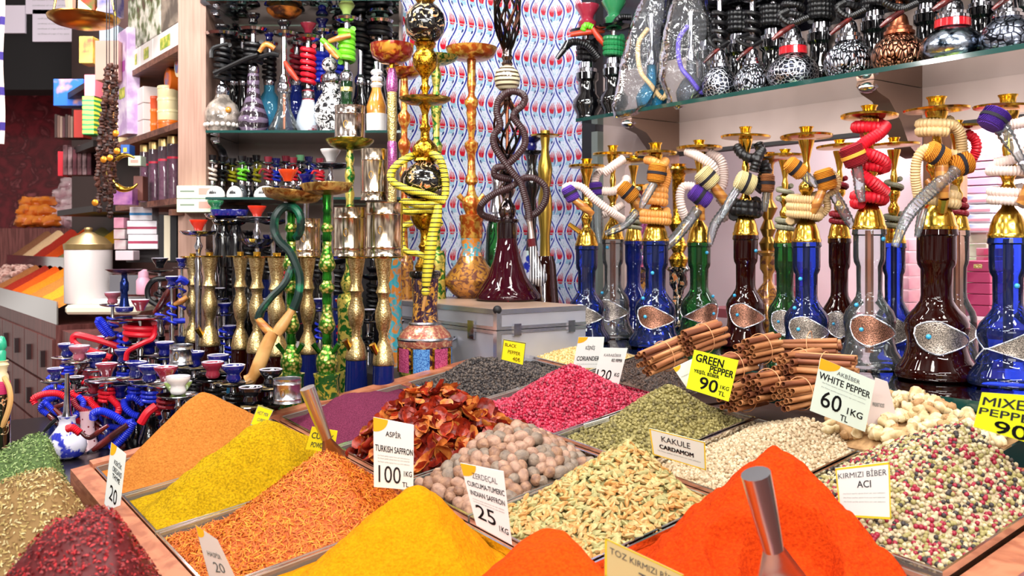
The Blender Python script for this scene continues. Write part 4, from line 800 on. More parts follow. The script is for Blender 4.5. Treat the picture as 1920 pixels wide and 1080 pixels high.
k.grip((1830,246,-46), (1850,214,-46), 24, KPUR, KBAND); k.tube('sleeved_tip', [(1848,238,-50),(1862,262,-50),(1880,292,-50),(1900,326,-50)], [15,14,9,7], PLAST, seg=12, pitch=9, depth=.08); hose(k, [(1866,240,-36),(1890,236,-44),(1916,226,-40),(1926,214,-20)], 10, HWHITE, 5); hose(k, [(1926,262,-30),(1910,284,-34),(1890,300,-20),(1866,306,0)], 10, HWHITE, 5); k.coil('hose', 316, 326, 30, 1.1, 9, HWHITE, pitch=5); k.coil('hose', 352, 382, 28, 2, 9, HWHITE, pitch=5)
k.grip((1912,290,-50), (1930,330,-50), 22, KPUR, KBAND); k.handle([(1924,328,-50),(1906,352,-50),(1892,384,-40)], [11,13,9], WOOD)
BK = 'second row of brass water pipes behind the tall ones'
def back_pipe(label, px, v, ytop, yt, ybr, glass, wb, wt, hm=None, **kw):
    ru, rv = rays(px); D = v/rv; yb = y_at(ZC, D); k = brass_pipe(label, px, yb, ytop, yt, ybr, glass, wb, wt, D=D, grp=BK, **kw)
    if hm: k.coil('hose', ybr-(ybr-yt)*.30, ybr-(ybr-yt)*.14, wb*.17, 2.2, wb*.06, hm, pitch=4); k.coil('hose', ybr-(ybr-yt)*.66, ybr-(ybr-yt)*.5, wb*.15, 1.6, wb*.055, hm, pitch=4)
    return k
back_pipe('green glass water pipe half hidden behind the tan hosed blue one', 1472, 2.12, 280, 292, 456, GG, 84, 78, HGREY)
back_pipe('brown glass water pipe between the blue and the clear ones, second row', 1574, 2.14, 262, 275, 447, GBR, 84, 84, HDRED)
k = back_pipe('blue glass water pipe behind the red hosed clear one', 1676, 2.14, 258, 272, 456, GB, 88, 92, HGREY)
k = back_pipe('clear glass water pipe with dark red hose behind the big brown one', 1794, 2.16, 226, 240, 432, GC, 92, 96, HDRED)
hose(k, [(1806,250,-10),(1822,262,-10),(1826,284,-8),(1810,320,0)], 9, HRED, 5)
back_pipe('blue glass water pipe far left in the second row', 1188, 2.16, 292, 302, 452, GDB, 70, 62, HGREY, band=False)
def orn_pipe(label, px, v, yt, y1, body, stem, w):
    ru, rv = rays(px); D = v/rv; yb = y_at(ZC, D); k = HK('ornate_water_pipe', label, px, yb, D, group=BK)
    k.lat('painted_base', [(y1, w*.62), (y1+4, w*.72), (y1+10, w*.5), (y1+34, w*.5), (y1+44, w*.3), (y1+60, w*.3), (y1+78, w*.75), (yb-14, w*.95), (yb, w*.8)], body, 22)
    k.lat('stem', [(y1+2, w*.4), (y1-14, w*.55), (y1-26, w*.3), (y1-40, w*.5), (y1-58, w*.25), (y1-80, w*.6), (y1-96, w*.3), (yt+10, w*.35), (yt, w*.5)], stem, 20)
    k.lat('tray', [(yt+5, w*.4), (yt, w*1.2), (yt-3, w*1.25), (yt-1, w*.6), (yt-12, w*.35), (yt-14, w*.45)], BRASS, 24); return k
orn_pipe('black and gold painted water pipe between the blue and green bottles', 1272, 2.2, 322, 500, FLORAL, GOLDF, 34)
orn_pipe('amber painted water pipe behind the clear bottle', 1197, 2.25, 360, 500, PURGOLD, MAGORN, 30)
orn_pipe('bronze painted water pipe in the shade behind the brown bottle', 1440, 2.25, 300, 470, GOLDPAINT, BRASSD, 30)
# ---- upper right shelf
UP = 'embossed metal based water pipes on the right glass shelf'
def y_sh(px, v, z=ZS): ru, rv = rays(px); D = v/rv; return y_at(z, D), D
def emb(label, px, v, w, hb, mat, coll=CHROME, ring=None, hosem=HBLACK, ymin=-40, seed=0):
    yb, D = y_sh(px, v); k = HK('embossed_water_pipe', label, px, yb, D, group=UP); r = w/2
    g = k.lat('embossed_base', [(yb, r*.62), (yb-hb*.05, r*.80), (yb-hb*.25, r*.99), (yb-hb*.5, r), (yb-hb*.75, r*.86), (yb-hb*.93, r*.58), (yb-hb, r*.50)], mat, 28)
    y = yb-hb
    if ring: k.lat('enamel_ring', [(y+1, r*.52), (y, r*.56), (y-hb*.22, r*.55), (y-hb*.24, r*.5)], ring, 24); y -= hb*.22
    k.lat('collar', [(y+1, r*.50), (y-1, r*.56), (y-hb*.10, r*.56), (y-hb*.14, r*.46), (y-hb*.22, r*.47), (y-hb*.26, r*.36), (y-hb*.5, r*.30), (y-hb*.58, r*.22)], coll, 24)
    k.lat('stem', [(y-hb*.55, r*.16), (y-hb*1.0, r*.14), (y-hb*1.15, r*.24), (y-hb*1.3, r*.14), (y-hb*2.2, r*.16), (y-hb*2.25, r*.5), (y-hb*2.3, r*.14)], coll, 14)
    k.coil('hose', y-hb*1.9, y-hb*.72, r*.34, 4, r*.135, hosem, pitch=4, ph=seed); rr = random.Random(seed)
    a = rr.uniform(-1, 1); k.tube('hose', [(px-r*.4, y-hb*1.0, -r*.6), (px-r*(.9+.2*a), y-hb*.8, -r*.9), (px-r*.4, y-hb*.55, -r*1.0), (px+r*.3, y-hb*.75, -r*.8)], r*.12, hosem, pitch=4)
    k.handle([(px-r*.3, y-hb*.5, -r*1.0), (px-r*.8, y-hb*.25, -r*1.1), (px-r*1.15, y-hb*.05, -r*1.1)], [r*.10, r*.12, r*.06], WOODR)
    return k
emb('small silver embossed water pipe beside the plastic bags', 1350, 2.19, 66, 58, SILVER, seed=1)
emb('silver leaf relief water pipe second from the bags', 1411, 2.20, 68, 54, SILVERL, seed=2)
emb('silver embossed water pipe with a red enamel ring near the bracket', 1487, 2.20, 94, 62, SILVER, ring=M('red enamel', '#c81c28', .15, coat=.8), seed=3)
emb('large silver leaf relief water pipe left of the copper one', 1592, 2.20, 92, 68, SILVERL, seed=4)
emb('copper leaf relief water pipe on the right glass shelf', 1686, 2.20, 100, 66, COPPERL, coll=COPPER, seed=5)
emb('bluish silver water pipe with a red ring right of the copper one', 1786, 2.20, 116, 64, M('blue silver relief', '#b8c4d4', .2, 1.0, c2='#2a3440', tex='noise', sc=40, lo=.45, hi=.6, bump=.6), ring=MATS['red enamel'], seed=6)
emb('dark silver water pipe at the right end of the glass shelf', 1890, 2.21, 100, 66, M('dark relief', '#20222a', .25, .9, c2='#8a90a0', tex='edge', sc=60, lo=.08, hi=.02, bump=.8), seed=7)
UPB = 'black water pipes at the back of the right shelf'
def blk(label, px, v, ybt, bowl, hosem, w=46, z=ZS, seed=0, glass=GK, grp=UPB, top=True, collar=CHROME):
    yb, D = y_sh(px, v, z); k = HK('black_water_pipe', label, px, yb, D, group=grp); r = w/2; H_ = yb-ybt
    k.lat('glass_base', [(yb, r*.7), (yb-H_*.05, r*.85), (yb-H_*.14, r*.8), (yb-H_*.28, r*1.1), (yb-H_*.42, r*1.08), (yb-H_*.55, r*.7), (yb-H_*.8, r*.66), (yb-H_*.85, r*.84), (yb-H_*.98, r*.84), (yb-H_, r*.72)], glass, 24)
    k.lat('collar', [(ybt+1, r*.74), (ybt-6, r*.76), (ybt-8, r*.60), (ybt-18, r*.56), (ybt-22, r*.3)], collar, 20)
    k.lat('stem', [(ybt-18, r*.22), (ybt-70, r*.2), (ybt-74, r*.2)], collar, 12)
    k.coil('hose', ybt-60, ybt-24, r*.62, 4, r*.22, hosem, pitch=4, ph=seed)
    if top:
        k.lat('tray', [(ybt-70, r*.3), (ybt-74, r*1.2), (ybt-78, r*1.35), (ybt-75, r*.9), (ybt-76, r*.3)], BLACK, 24)
        k.lat('bowl', [(ybt-76, r*.35), (ybt-84, r*.62), (ybt-94, r*.70), (ybt-100, r*.45), (ybt-106, r*.5), (ybt-122, r*.92), (ybt-126, r*.92), (ybt-122, r*.7)], bowl, 22)
    return k
k = blk('black water pipe with a burgundy bowl, leftmost on the right shelf', 1101, 2.20, 136, CRED, HBLACK, 50)
k.tube('hose', [(1120,112,-20),(1098,92,-34),(1072,86,-34),(1058,96,-34)], 7, HBLACK, pitch=4); k.handle([(1062,86,-36),(1054,102,-38),(1042,118,-38)], [5,6,4], BLACK); k.handle([(1068,72,-30),(1095,68,-32),(1130,64,-30)], [5,6,5], M('red wood', '#b83a20', .35)); k.tube('hose', [(1090,66,-34),(1096,56,-36),(1108,60,-36)], 6, HGREEN, pitch=4); k.handle([(1108,62,-36),(1120,80,-38),(1136,98,-38)], [5,6,4], MATS['red wood'])
k = blk('black water pipe with a green bowl and green coiled hose beside the bags', 1151, 2.22, 128, CGRN, M('green hose', '#1f7a44', .35), 50)
k.tube('hose', [(1150,50,-20),(1160,38,-20),(1180,36,-14)], 6, HBLACK, pitch=4)
for i, (px, v, y, b) in enumerate(((1330,2.34,96,CBLK),(1385,2.35,84,CBLUE),(1450,2.35,74,CBLK),(1540,2.35,62,CBLK),(1640,2.35,40,CBLK),(1740,2.35,26,CBLK),(1840,2.35,14,CBLK),(1910,2.35,0,CBLK))):
    blk(['black water pipe in the shade behind the plastic bags', 'black water pipe in the shade behind the first silver leaf base', 'black water pipe in the shade left of the red ringed base', 'black water pipe in the shade right of the red ringed base', 'black water pipe in the shade behind the copper base', 'black water pipe in the shade behind the bluish silver base', 'black water pipe in the shade near the right end', 'black water pipe in the shade at the photo edge'][i], px, v, y, b, HBLACK, 62, seed=i, glass=GK)
def bagged(label, px, v, w, mat, lab2, rows, hosem):
    yb, D = y_sh(px, v); k = HK('round_water_pipe', lab2, px, yb, D); r = w/2
    k.lat('glass_base', [(yb, r*.6), (yb-w*.12, r*.9), (yb-w*.4, r), (yb-w*.7, r*.7), (yb-w*.9, r*.35), (yb-w*1.4, r*.3), (yb-w*1.45, r*.36)], mat, 22); k.lat('collar', [(yb-w*1.4, r*.36), (yb-w*1.8, r*.34), (yb-w*1.9, r*.2), (yb-w*3.0, r*.18)], CHROME, 16)
    k.tube('hose', [(px-r*.3, yb-w*2.5, -r*.5), (px-r*.9, yb-w*2.0, -r*.5), (px-r*.8, yb-w*1.2, -r*.6), (px-r*.2, yb-w*.7, -r*1.0), (px+r*.5, yb-w*.3, -r*1.0), (px+r*.9, yb-w*.6, -r*.8)], r*.15, hosem, pitch=4)
    e = thing('plastic_bag', label, 'bag', W(px, rows[-1][0], D-.02)); c = e.location; n = 30; vs = []; rr = random.Random(px)
    for i in range(25):
        t = i/24*(len(rows)-1); a = min(int(t), len(rows)-2); q = t-a; y = rows[a][0]*(1-q)+rows[a+1][0]*q; x = rows[a][1]*(1-q)+rows[a+1][1]*q; hw = rows[a][2]*(1-q)+rows[a+1][2]*q
        row = []
        for j in range(n):
            th = 2*math.pi*j/n; cz = 1+.10*noise.noise(Vector((math.cos(th)*2.2, math.sin(th)*2.2, y*.022+px)))+.05*noise.noise(Vector((math.cos(th)*6, math.sin(th)*6, y*.06)))
            row.append(W(x+hw*math.cos(th)*cz, y, D-.02)+Vector((0, min(.075, hw*D/F*.8)*math.sin(th)*cz, 0))-c)
        vs += row
    MB().add(vs, [(i*n+j, i*n+(j+1) % n, (i+1)*n+(j+1) % n, (i+1)*n+j) for i in range(24) for j in range(n)]).build('film', BAGM, e)
    return k
bagged('crinkled clear plastic bag hanging over the shelf edge, left one', 1222, 2.19, 60, GT, 'turquoise round water pipe inside the left plastic bag', [(-30,1240,20),(10,1226,30),(60,1214,36),(110,1208,42),(160,1200,44),(200,1186,40),(216,1172,22),(221,1160,8)], HTAN)
bagged('crinkled clear plastic bag hanging over the shelf edge, right one', 1296, 2.20, 58, GS, 'pale round water pipe inside the right plastic bag', [(-30,1296,20),(10,1292,36),(60,1290,46),(110,1288,52),(150,1286,50),(180,1282,34),(198,1276,18),(204,1272,6)], HPURP)
# ---- the middle of the stall: aluminium case, tall painted pipes, green and engraved pipes
ZCASE = -.172
e = thing('aluminium_case', 'silver aluminium flight case carrying the purple water pipe', 'case', UV(2.02, 1.44, ZR))
ALU = M('brushed aluminium panel', '#c8cad4', .4, .55, c2='#b4b6c2', sc=4); ALUE = M('aluminium edge', '#d2d4da', .25, .9); u0, u1, v0, v1 = 2.02, 2.62, 1.44, 1.75
def lbx(nm, mt, a, b, c, d, z0, z1, par=None, bev=0):
    o = UV(2.02, 1.44, ZR); p = UV(a, c, z0); return MB().box(p-o, UV(b, c, z0)-p, UV(a, d, z0)-p, Vector((0,0,z1-z0)), bev).build(nm, mt, par or e, smooth=bool(bev))
zm = ZCASE-.055
lbx('lower_shell', ALU, u0, u1, v0, v1, ZR, zm-.002); lid = lbx('lid', ALU, u0, u1, v0, v1, zm+.002, ZCASE)
lbx('top_panel', M('case top', '#c2a48e', .3, .2), u0+.01, u1-.01, v0+.01, v1-.01, ZCASE, ZCASE+.002, lid)
for (a, b) in ((zm-.010, zm-.001), (zm+.001, zm+.010), (ZCASE-.012, ZCASE+.001), (ZR, ZR+.012)):
    par = lid if a > zm else e
    lbx('edge_profile', ALUE, u0-.003, u1, v0-.003, v0, a, b, par); lbx('edge_profile', ALUE, u0-.003, u0, v0-.003, v1, a, b, par)
lbx('corner_profile', ALUE, u0-.004, u0+.012, v0-.004, v0+.012, ZR, zm-.002); lbx('corner_profile', ALUE, u0-.004, u0+.012, v0-.004, v0+.012, zm+.002, ZCASE, lid)
MB().ball(UV(u0+.003, v0+.003, ZCASE)-UV(2.02, 1.44, ZR), .012).build('corner_cap', BLACKM, lid)
for a in (u0+.10, u0+.40): lbx('latch', CHROME, a, a+.03, v0-.008, v0-.003, zm-.03, zm+.02)
for c in (v0+.05, v0+.24): lbx('hinge', STEEL, u0-.008, u0-.003, c, c+.025, zm-.016, zm+.016)
o0 = UV(2.02, 1.44, ZR); MB().tube([UV(u0+.20, v0-.004, zm-.035)-o0, UV(u0+.20, v0-.03, zm-.045)-o0, UV(u0+.245, v0-.034, zm-.06)-o0, UV(u0+.29, v0-.03, zm-.045)-o0, UV(u0+.29, v0-.004, zm-.035)-o0], .006, 8).build('carry_handle', CHROME, e)
# purple water pipe
D = 2.88; yb = y_at(ZCASE+.002, D); k = HK('glass_water_pipe', 'purple conical glass water pipe with brown leather hose on the aluminium case', 951, yb, D)
k.lat('glass_base', [(yb, 56), (yb-4, 61), (yb-10, 61), (yb-26, 50), (520, 38), (490, 27), (462, 20), (446, 18)], GP, 32, wob=lambda a, z, i: .02*math.sin(5*a+z*60))
k.lat('neck_band', [(447, 18.5), (442, 19), (418, 18.5), (416, 22), (412, 22), (410, 18)], M('dark purple lip', '#1c0a10', .12, .3, coat=.8), 24)
k.lat('stem', [(412, 11), (404, 15), (394, 17), (386, 15), (378, 9), (372, 8), (366, 12), (356, 16), (348, 14), (342, 8), (336, 8), (330, 14), (322, 15), (314, 9), (306, 7), (298, 12), (290, 12)], M('dark chrome', '#4a4248', .14, 1.0, c2='#9a8a88', sc=25), 20)
def cage(y0, y1, rm, n, turns, nm, r=2.4):
    for i in range(n):
        pts = []
        for q in range(15):
            t = q/14; a = 2*math.pi*(i/n+turns*t); R_ = 4+(rm-4)*math.sin(math.pi*t)**.9; pts.append((951+R_*math.cos(a), y0+(y1-y0)*t, R_*math.sin(a)))
        k.tube(nm, pts, r, IRON)
cage(294, 186, 25, 7, .35, 'twisted_bar'); k.lat('core_rod', [(294, 3.2), (180, 3.2)], COPPER, 10)
k.lat('collar', [(188, 9), (182, 6), (178, 9), (173, 8)], IRON, 14); k.lat('striped_ball', [(173, 6), (170, 14), (162, 22), (148, 25), (134, 21), (126, 12), (123, 7)], STRIPEB, 28)
k.lat('neck', [(125, 8), (120, 11), (114, 8), (108, 11), (102, 8), (98, 9), (92, 7)], MATS['dark chrome'], 16)
cage(98, -40, 24, 8, .4, 'twisted_bar')
for i in range(8):
    a = i*math.pi/4; k.tube('straight_bar', [(951+7*math.cos(a), 98, 7*math.sin(a)), (951+11*math.cos(a+.3), 60, 11*math.sin(a+.3)), (951+23*math.cos(a+.7), 20, 23*math.sin(a+.7)), (951+25*math.cos(a+.9), -20, 25*math.sin(a+.9))], 1.6, IRON)
hp_ = [(932,412,10),(904,402,4),(903,385,-12),(925,366,-22),(958,352,-28),(978,338,-28),(1000,336,-28),(1021,352,-26),(1022,376,-20),(1008,398,-14),(985,410,-6)]
k.tube('hose', hp_, 6.5, HBROWN, pitch=3.6, depth=.07)
k.tube('hose', [(960,338,-18),(930,332,-26),(930,318,-30),(950,312,-32),(972,292,-34),(984,272,-34),(980,248,-30),(964,226,-28),(966,214,-28),(980,200,-28),(983,186,-28),(970,177,-28),(952,178,-28),(936,192,-28),(932,214,-28),(938,238,-28),(927,258,-30),(928,278,-32),(944,304,-34),(962,328,-36),(976,346,-36),(984,372,-38),(990,396,-38),(992,416,-38)], 6.5, HBROWN, pitch=3.6, depth=.07)
h = k.handle([(991,412,-38),(994,430,-39),(996,450,-40)], [6,5,6], M('silver wrap', '#c8b8b0', .3, .8)); k.tube('handle_ring', [(995,448,-40),(997,464,-41)], [8,7.5], M('burgundy lacquer', '#581420', .2, coat=.6)); k.tube('striped_mouthpiece', [(997,462,-41),(1000,482,-41),(1004,500,-42),(1008,518,-42),(1011,526,-42),(1013,534,-42)], [7.5,8.5,11,17,14,5], STRIPET, seg=16); k.tube('tip', [(1013,532,-42),(1015,552,-42),(1016,562,-42)], [3.5,3,4], CHROME)
# orange painted pipe
D = 3.02; yb = y_at(ZCASE+.002, D); k = HK('painted_water_pipe', 'orange enamelled water pipe with turquoise and gold painted base', 884, yb, D)
k.lat('painted_base', [(yb, 26), (yb-8, 36), (yb-28, 55), (yb-34, 56), (yb-40, 50), (495, 30), (480, 22)], GOLDPAINT, 28); k.lat('turquoise_neck', [(482, 22), (470, 18), (452, 20), (446, 20)], TURQORN, 24); k.lat('flange_neck', [(447, 20), (440, 21), (416, 21), (412, 23), (404, 23), (402, 19)], ORGORN, 24)
def turned(k, prof, mat, seg=18, part='stem', x=None): return k.lat(part, prof, mat, seg, x=x)
turned(k, [(404, 10), (396, 13), (386, 18), (374, 17), (366, 10), (356, 7), (348, 6), (342, 12), (334, 12), (326, 8), (300, 7), (288, 8), (276, 13), (268, 13), (262, 6), (250, 6), (240, 9), (222, 8), (212, 10), (204, 9), (196, 13), (188, 13), (180, 7), (174, 6), (158, 9), (146, 8), (138, 8), (124, 8), (112, 9)], ORGORN)
for s in (-1, 1): k.tube('side_port', [(884+s*10, 382, -4), (884+s*24, 366, -8)], [5, 5.5], ORGORN)
k.lat('tray', [(114, 8), (112, 30), (106, 42), (96, 47), (90, 49), (92, 46), (104, 38), (108, 6)], ORGORN, 32)
# gold and black big one with a yellow hose
D = D_on(706, ZR); k = HK('painted_water_pipe', 'tall gold and black floral water pipe with yellow hose and panelled base', 797, 706, D)
b = k.lat('painted_base', [(706, 40), (700, 46), (690, 50), (646, 50)], PURGOLD, 32); b2 = k.lat('base_foot', [(708, 40), (704, 47), (694, 50.5), (690, 50)], GRNORN, 32)
k.lat('shoulder', [(648, 50), (640, 51.5), (634, 51), (624, 46), (612, 34), (606, 27)], COPPAINT, 32); k.lat('bead_rim', [(637, 51.5), (634, 53), (631, 51)], WIRE, 40); k.lat('bead_rim', [(609, 30), (606, 31), (603, 28)], WIRE, 40)
for i in range(8):
    a0 = -math.pi/2-.42+i*math.pi/4; mat = BLUEPAN if i % 2 == 0 else MAGPAN
    mb = MB().grid(lambda s, t: k.L(797+50.8*math.cos(a0+.06+.62*s), 694-44*t, 50.8*math.sin(a0+.06+.62*s)) if True else 0, 6, 4); mb.build('glitter_panel', mat, b)
    MB().tube([k.L(797+51.5*math.cos(a0+.03), 694-44*t, 51.5*math.sin(a0+.03)) for t in (0, .3, .5, .7, 1)], 2.4*k.k, 6).build('gold_rib', GOLDF, b)
k.lat('painted_neck', [(608, 26), (590, 24), (570, 23), (548, 24), (530, 25), (520, 25)], PURGOLD, 28); k.lat('dark_rim', [(522, 25), (518, 29), (512, 30), (508, 28), (506, 20)], BLACK, 28)
turned(k, [(508, 17), (500, 20), (492, 16), (484, 12), (478, 9), (470, 9), (462, 13), (455, 9), (440, 8), (432, 10), (428, 16), (420, 22), (408, 27), (396, 26), (388, 21), (380, 24), (376, 31), (374, 31)], GOLDF, 26)
k.lat('floral_ball', [(376, 14), (372, 26), (364, 38), (350, 46), (336, 47), (322, 40), (310, 25), (304, 15)], FLORAL, 32)
turned(k, [(306, 15), (302, 22), (296, 19), (288, 24), (276, 24), (266, 16), (260, 9), (248, 8), (240, 11), (232, 7), (214, 6), (204, 9), (196, 13), (192, 14)], GOLDF, 24)
k.lat('tray', [(198, 12), (194, 36), (188, 47), (184, 49), (186, 44), (192, 20)], M('ornate gold tray', '#b89a48', .25, .9, c2='#5a6a2a', tex='noise', sc=50, lo=.5, hi=.6, dist=1.2), 32)
turned(k, [(190, 8), (184, 5), (172, 6), (164, 10), (158, 6), (146, 7), (138, 12), (130, 20), (118, 24), (104, 23), (94, 16), (88, 17), (82, 21), (76, 16)], GOLDF, 24)
k.lat('floral_ball', [(80, 15), (74, 26), (62, 35), (46, 38), (28, 36), (14, 26), (4, 14)], FLORAL, 32); turned(k, [(6, 14), (0, 19), (-14, 16), (-40, 8)], GOLDF, 20)
k.tube('hose', [(824,420,10),(816,398,-26),(800,394,-34),(772,398,-30),(758,392,-24),(762,380,-32),(800,386,-44),(832,376,-40),(838,356,-34),(834,320,-36),(822,296,-34),(790,286,10),(756,304,-20),(738,326,-34),(742,344,-40),(770,358,-50),(806,368,-52),(838,380,-46)], 7, HYEL, pitch=3.4, depth=.06)
k.tube('hose', [(774,418,-20),(758,428,-26),(756,452,-28),(764,470,-30),(788,476,-32),(802,482,-32)], 6, HYEL, pitch=3.4, depth=.06)
k.tube('hose_grip', [(826,384,-46),(822,412,-46),(816,436,-46),(812,462,-46),(808,490,-46),(804,520,-46),(803,536,-46)], [7,10,9,11,10,9,7], HYEL, seg=12); k.ball('grip_bead', 802, 545, -46, 8, HYEL); k.tube('mouthpiece', [(802,552,-46),(797,580,-46)], [3.5,3], WOODL)
# slim enamelled stems behind
SL = 'slim enamelled water pipes behind the engraved ones'
def slim(label, px, D, prof, mat, trayp, tmat, zb=ZLOW, base=None):
    yb = y_at(zb, D); k = HK('slim_water_pipe', label, px, yb, D, group=SL); y0 = prof[0][0]
    k.lat('painted_base', [(yb, 26), (yb-6, 32), (yb-40, 32), (yb-60, 22), (y0+30, 17), (y0+14, 18), (y0, 14)], base or TURQORN, 24); k.lat('stem', prof, mat, 18)
    if trayp: k.lat('tray', trayp, tmat, 30)
    return k
k = slim('magenta and gold glitter water pipe with a red gold dish', 735, 2.75, [(470, 9), (440, 8), (400, 10), (375, 9), (345, 8), (318, 8)], GLIT, [(122, 5), (118, 22), (108, 36), (96, 40), (84, 41), (88, 37), (108, 20), (112, 4)], REDORN)
k.lat('magenta_section', [(320, 8), (316, 9.5), (290, 9.5), (268, 9), (264, 7)], MAGORN, 18); k.lat('gold_section', [(266, 7.5), (240, 9), (200, 9), (172, 9)], GLIT, 18); k.lat('magenta_section', [(173, 9), (165, 11), (150, 10.5), (134, 8), (128, 6)], MAGORN, 18); k.lat('top_section', [(130, 6), (118, 5), (108, 6)], GOLDF, 14)
slim('red gold enamelled water pipe half hidden behind the glitter one', 758, 2.95, [(480, 8), (430, 6), (410, 12), (396, 12), (380, 6), (340, 6), (326, 10), (318, 6), (290, 6), (278, 11), (268, 12), (258, 6), (240, 6), (226, 12), (216, 12), (208, 6), (190, 6), (178, 9), (160, 7), (145, 7)], ORGORN, [(148, 6), (146, 22), (138, 32), (130, 35), (134, 26), (142, 5)], REDORN, base=GOLDPAINT)
slim('green gold enamelled water pipe behind the black floral balls', 818, 2.98, [(470, 9), (440, 7), (410, 9), (380, 8), (350, 6), (310, 6), (280, 11), (272, 12), (262, 6), (230, 7), (216, 9), (196, 11), (180, 8), (168, 6), (152, 8), (140, 10), (128, 6), (118, 6)], GRNORN, [(122, 6), (120, 22), (114, 36), (106, 42), (110, 34), (116, 5)], GRNORN, base=GRNORN)
# behind the purple pipe
CB_ = 'water pipes in the tile corner'
def corner_pipe(label, px, u, prof, mats, tray=None, cup=None):
    ru, rv = rays(px); D = u/ru; yb = y_at(ZR, D); k = HK('corner_water_pipe', label, px, yb, D, group=CB_); k.lat('glass_base', [(yb, 26), (yb-8, 34), (yb-40, 36), (yb-70, 26), (prof[0][0]+16, 20), (prof[0][0], 16)], mats[0], 24)
    k.lat('stem', prof, mats[1], 18)
    if tray: k.lat('tray', tray, mats[2], 26)
    if cup: k.lat('bowl', cup, mats[3], 18)
    return k
corner_pipe('dark green glass water pipe hidden behind the purple one', 932, 2.80, [(415, 26), (408, 30), (402, 28), (398, 16), (350, 8), (330, 12), (320, 6)], (GG, CHROME))
corner_pipe('black water pipe with a blue bowl in the tile corner', 997, 2.82, [(470, 12), (430, 8), (400, 10), (372, 8), (352, 16), (330, 15), (318, 8), (300, 10), (290, 13)], (CBW, BLACK, BLACK, CBLUE), [(294, 8), (288, 18), (283, 20), (286, 6)], [(284, 7), (276, 10), (268, 9), (262, 17), (258, 18), (262, 13)])
corner_pipe('slender brass water pipe standing in the tile corner', 1022, 2.74, [(480, 10), (440, 9), (400, 14), (372, 13), (352, 9), (338, 12), (318, 14), (304, 12), (290, 8), (276, 7), (262, 9), (245, 9)], (GBR, M('aged brass', '#b89a44', .3, 1.0), BRASS), [(258, 8), (256, 26), (253, 28), (252, 8)])
# engraved brass pipes
EN = 'engraved pale brass water pipes in a row'
def engraved(label, px, ytop, ytr, ybr, wt, rw, glass=GBR, spout=0, mat=ENGR2):
    D = .306*F/(ybr-HY); yb = y_at(ZLOW, D); k = HK('engraved_water_pipe', label, px, yb, D, group=EN); L = ybr-ytr; q = lambda t: ybr-L*t
    k.lat('glass_base', [(yb, rw*1.25), (yb-10, rw*1.35), (yb-50*rw/20, rw*1.15), (ybr+6, rw*.98), (ybr+1, rw*.98)], glass, 22)
    k.lat('brass_body', [(q(0), rw*1.0), (q(.02), rw*1.04), (q(.05), rw*.98), (q(.14), rw*.82), (q(.2), rw*.55), (q(.235), rw*.40), (q(.26), rw*.46), (q(.285), rw*.40), (q(.34), rw*.62), (q(.44), rw*.80), (q(.50), rw*.76), (q(.60), rw*.48), (q(.655), rw*.55), (q(.675), rw*.72), (q(.70), rw*.62), (q(.76), rw*.48), (q(.88), rw*.66), (q(.97), rw*.80), (q(1), rw*.82)], mat, 26)
    k.lat('tray', [(ytr+2, rw*.5), (ytr+1, wt*.48), (ytr-1, wt*.5), (ytr-2, wt*.46), (ytr-1, rw*.4)], BRASS, 30); k.lat('charcoal_cup', [(ytr, rw*.34), (ytop, rw*.37), (ytop+1, rw*.28), (ytr-1, rw*.28)], BRASS, 16)
    if spout: k.tube('hose_port', [(px+spout*rw*.5, q(.10), -rw*.5), (px+spout*rw*.95, q(.2), -rw*.8)], [rw*.22, rw*.34], BRASS)
    return k
engraved('leftmost engraved brass water pipe beside the blue hoses', 362, 475, 482, 641, 46, 18)
engraved('second engraved brass water pipe from the left', 393, 473, 481, 648, 50, 19, spout=-1)
engraved('engraved brass water pipe left of the green hose, with a slim neck', 451, 472, 481, 654, 54, 17)
engraved('engraved brass water pipe touching the dark green hose handle', 482, 472, 482, 661, 56, 19)
engraved('engraved brass water pipe behind the orange wooden handle', 519, 474, 482, 667, 58, 21)
engraved('engraved brass water pipe with blue base under the left wind cover', 577, 478, 482, 663, 60, 18, GDB)
engraved('engraved brass water pipe half hidden behind the right green one', 668, 478, 483, 674, 72, 20, GDB, -1)
engraved('engraved brass water pipe with dark blue base nearest the floral pipe', 719, 478, 483, 684, 78, 20, GDB, -1)
WC = 'polished cylindrical wind covers'
def can(label, px, y0, y1, w, D, mat=TINCAN, group=WC):
    k = HK('wind_cover', label, px, y1, D, cat='wind cover', group=group); r = w/2; h = y1-y0
    b = k.lat('cover', [(y1, r*1.06), (y1-2, r*1.04), (y1-5, r), (y1-h*.14, r), (y1-h*.16, r*1.03), (y1-h*.18, r), (y0+h*.24, r), (y0+h*.22, r*1.03), (y0+h*.2, r), (y0+2, r), (y0, r*1.02), (y0+1, r*.96), (y1-3, r*.94)], mat, 36)
    pts = [(px-r*.1+4*math.cos(a), (y0+y1)/2+7*math.sin(a)+2, -r*1.0) for a in [i*.63 for i in range(11)]]; k.tube('air_hole_rim', pts, .7, BRASSD, parent=b); return k
Dg = lambda yb: .306*F/(yb-HY)
can('left polished wind cover behind the dark green hose', 577, 410, 480, 48, Dg(663))
can('middle polished wind cover standing on an engraved pipe', 657, 389, 480, 62, Dg(674)); can('right polished wind cover standing on an engraved pipe', 721, 380, 480, 68, Dg(684))
k9 = Dg(684)+.16; can('tall wind cover raised behind the right one', 702, 280, 376, 50, k9)
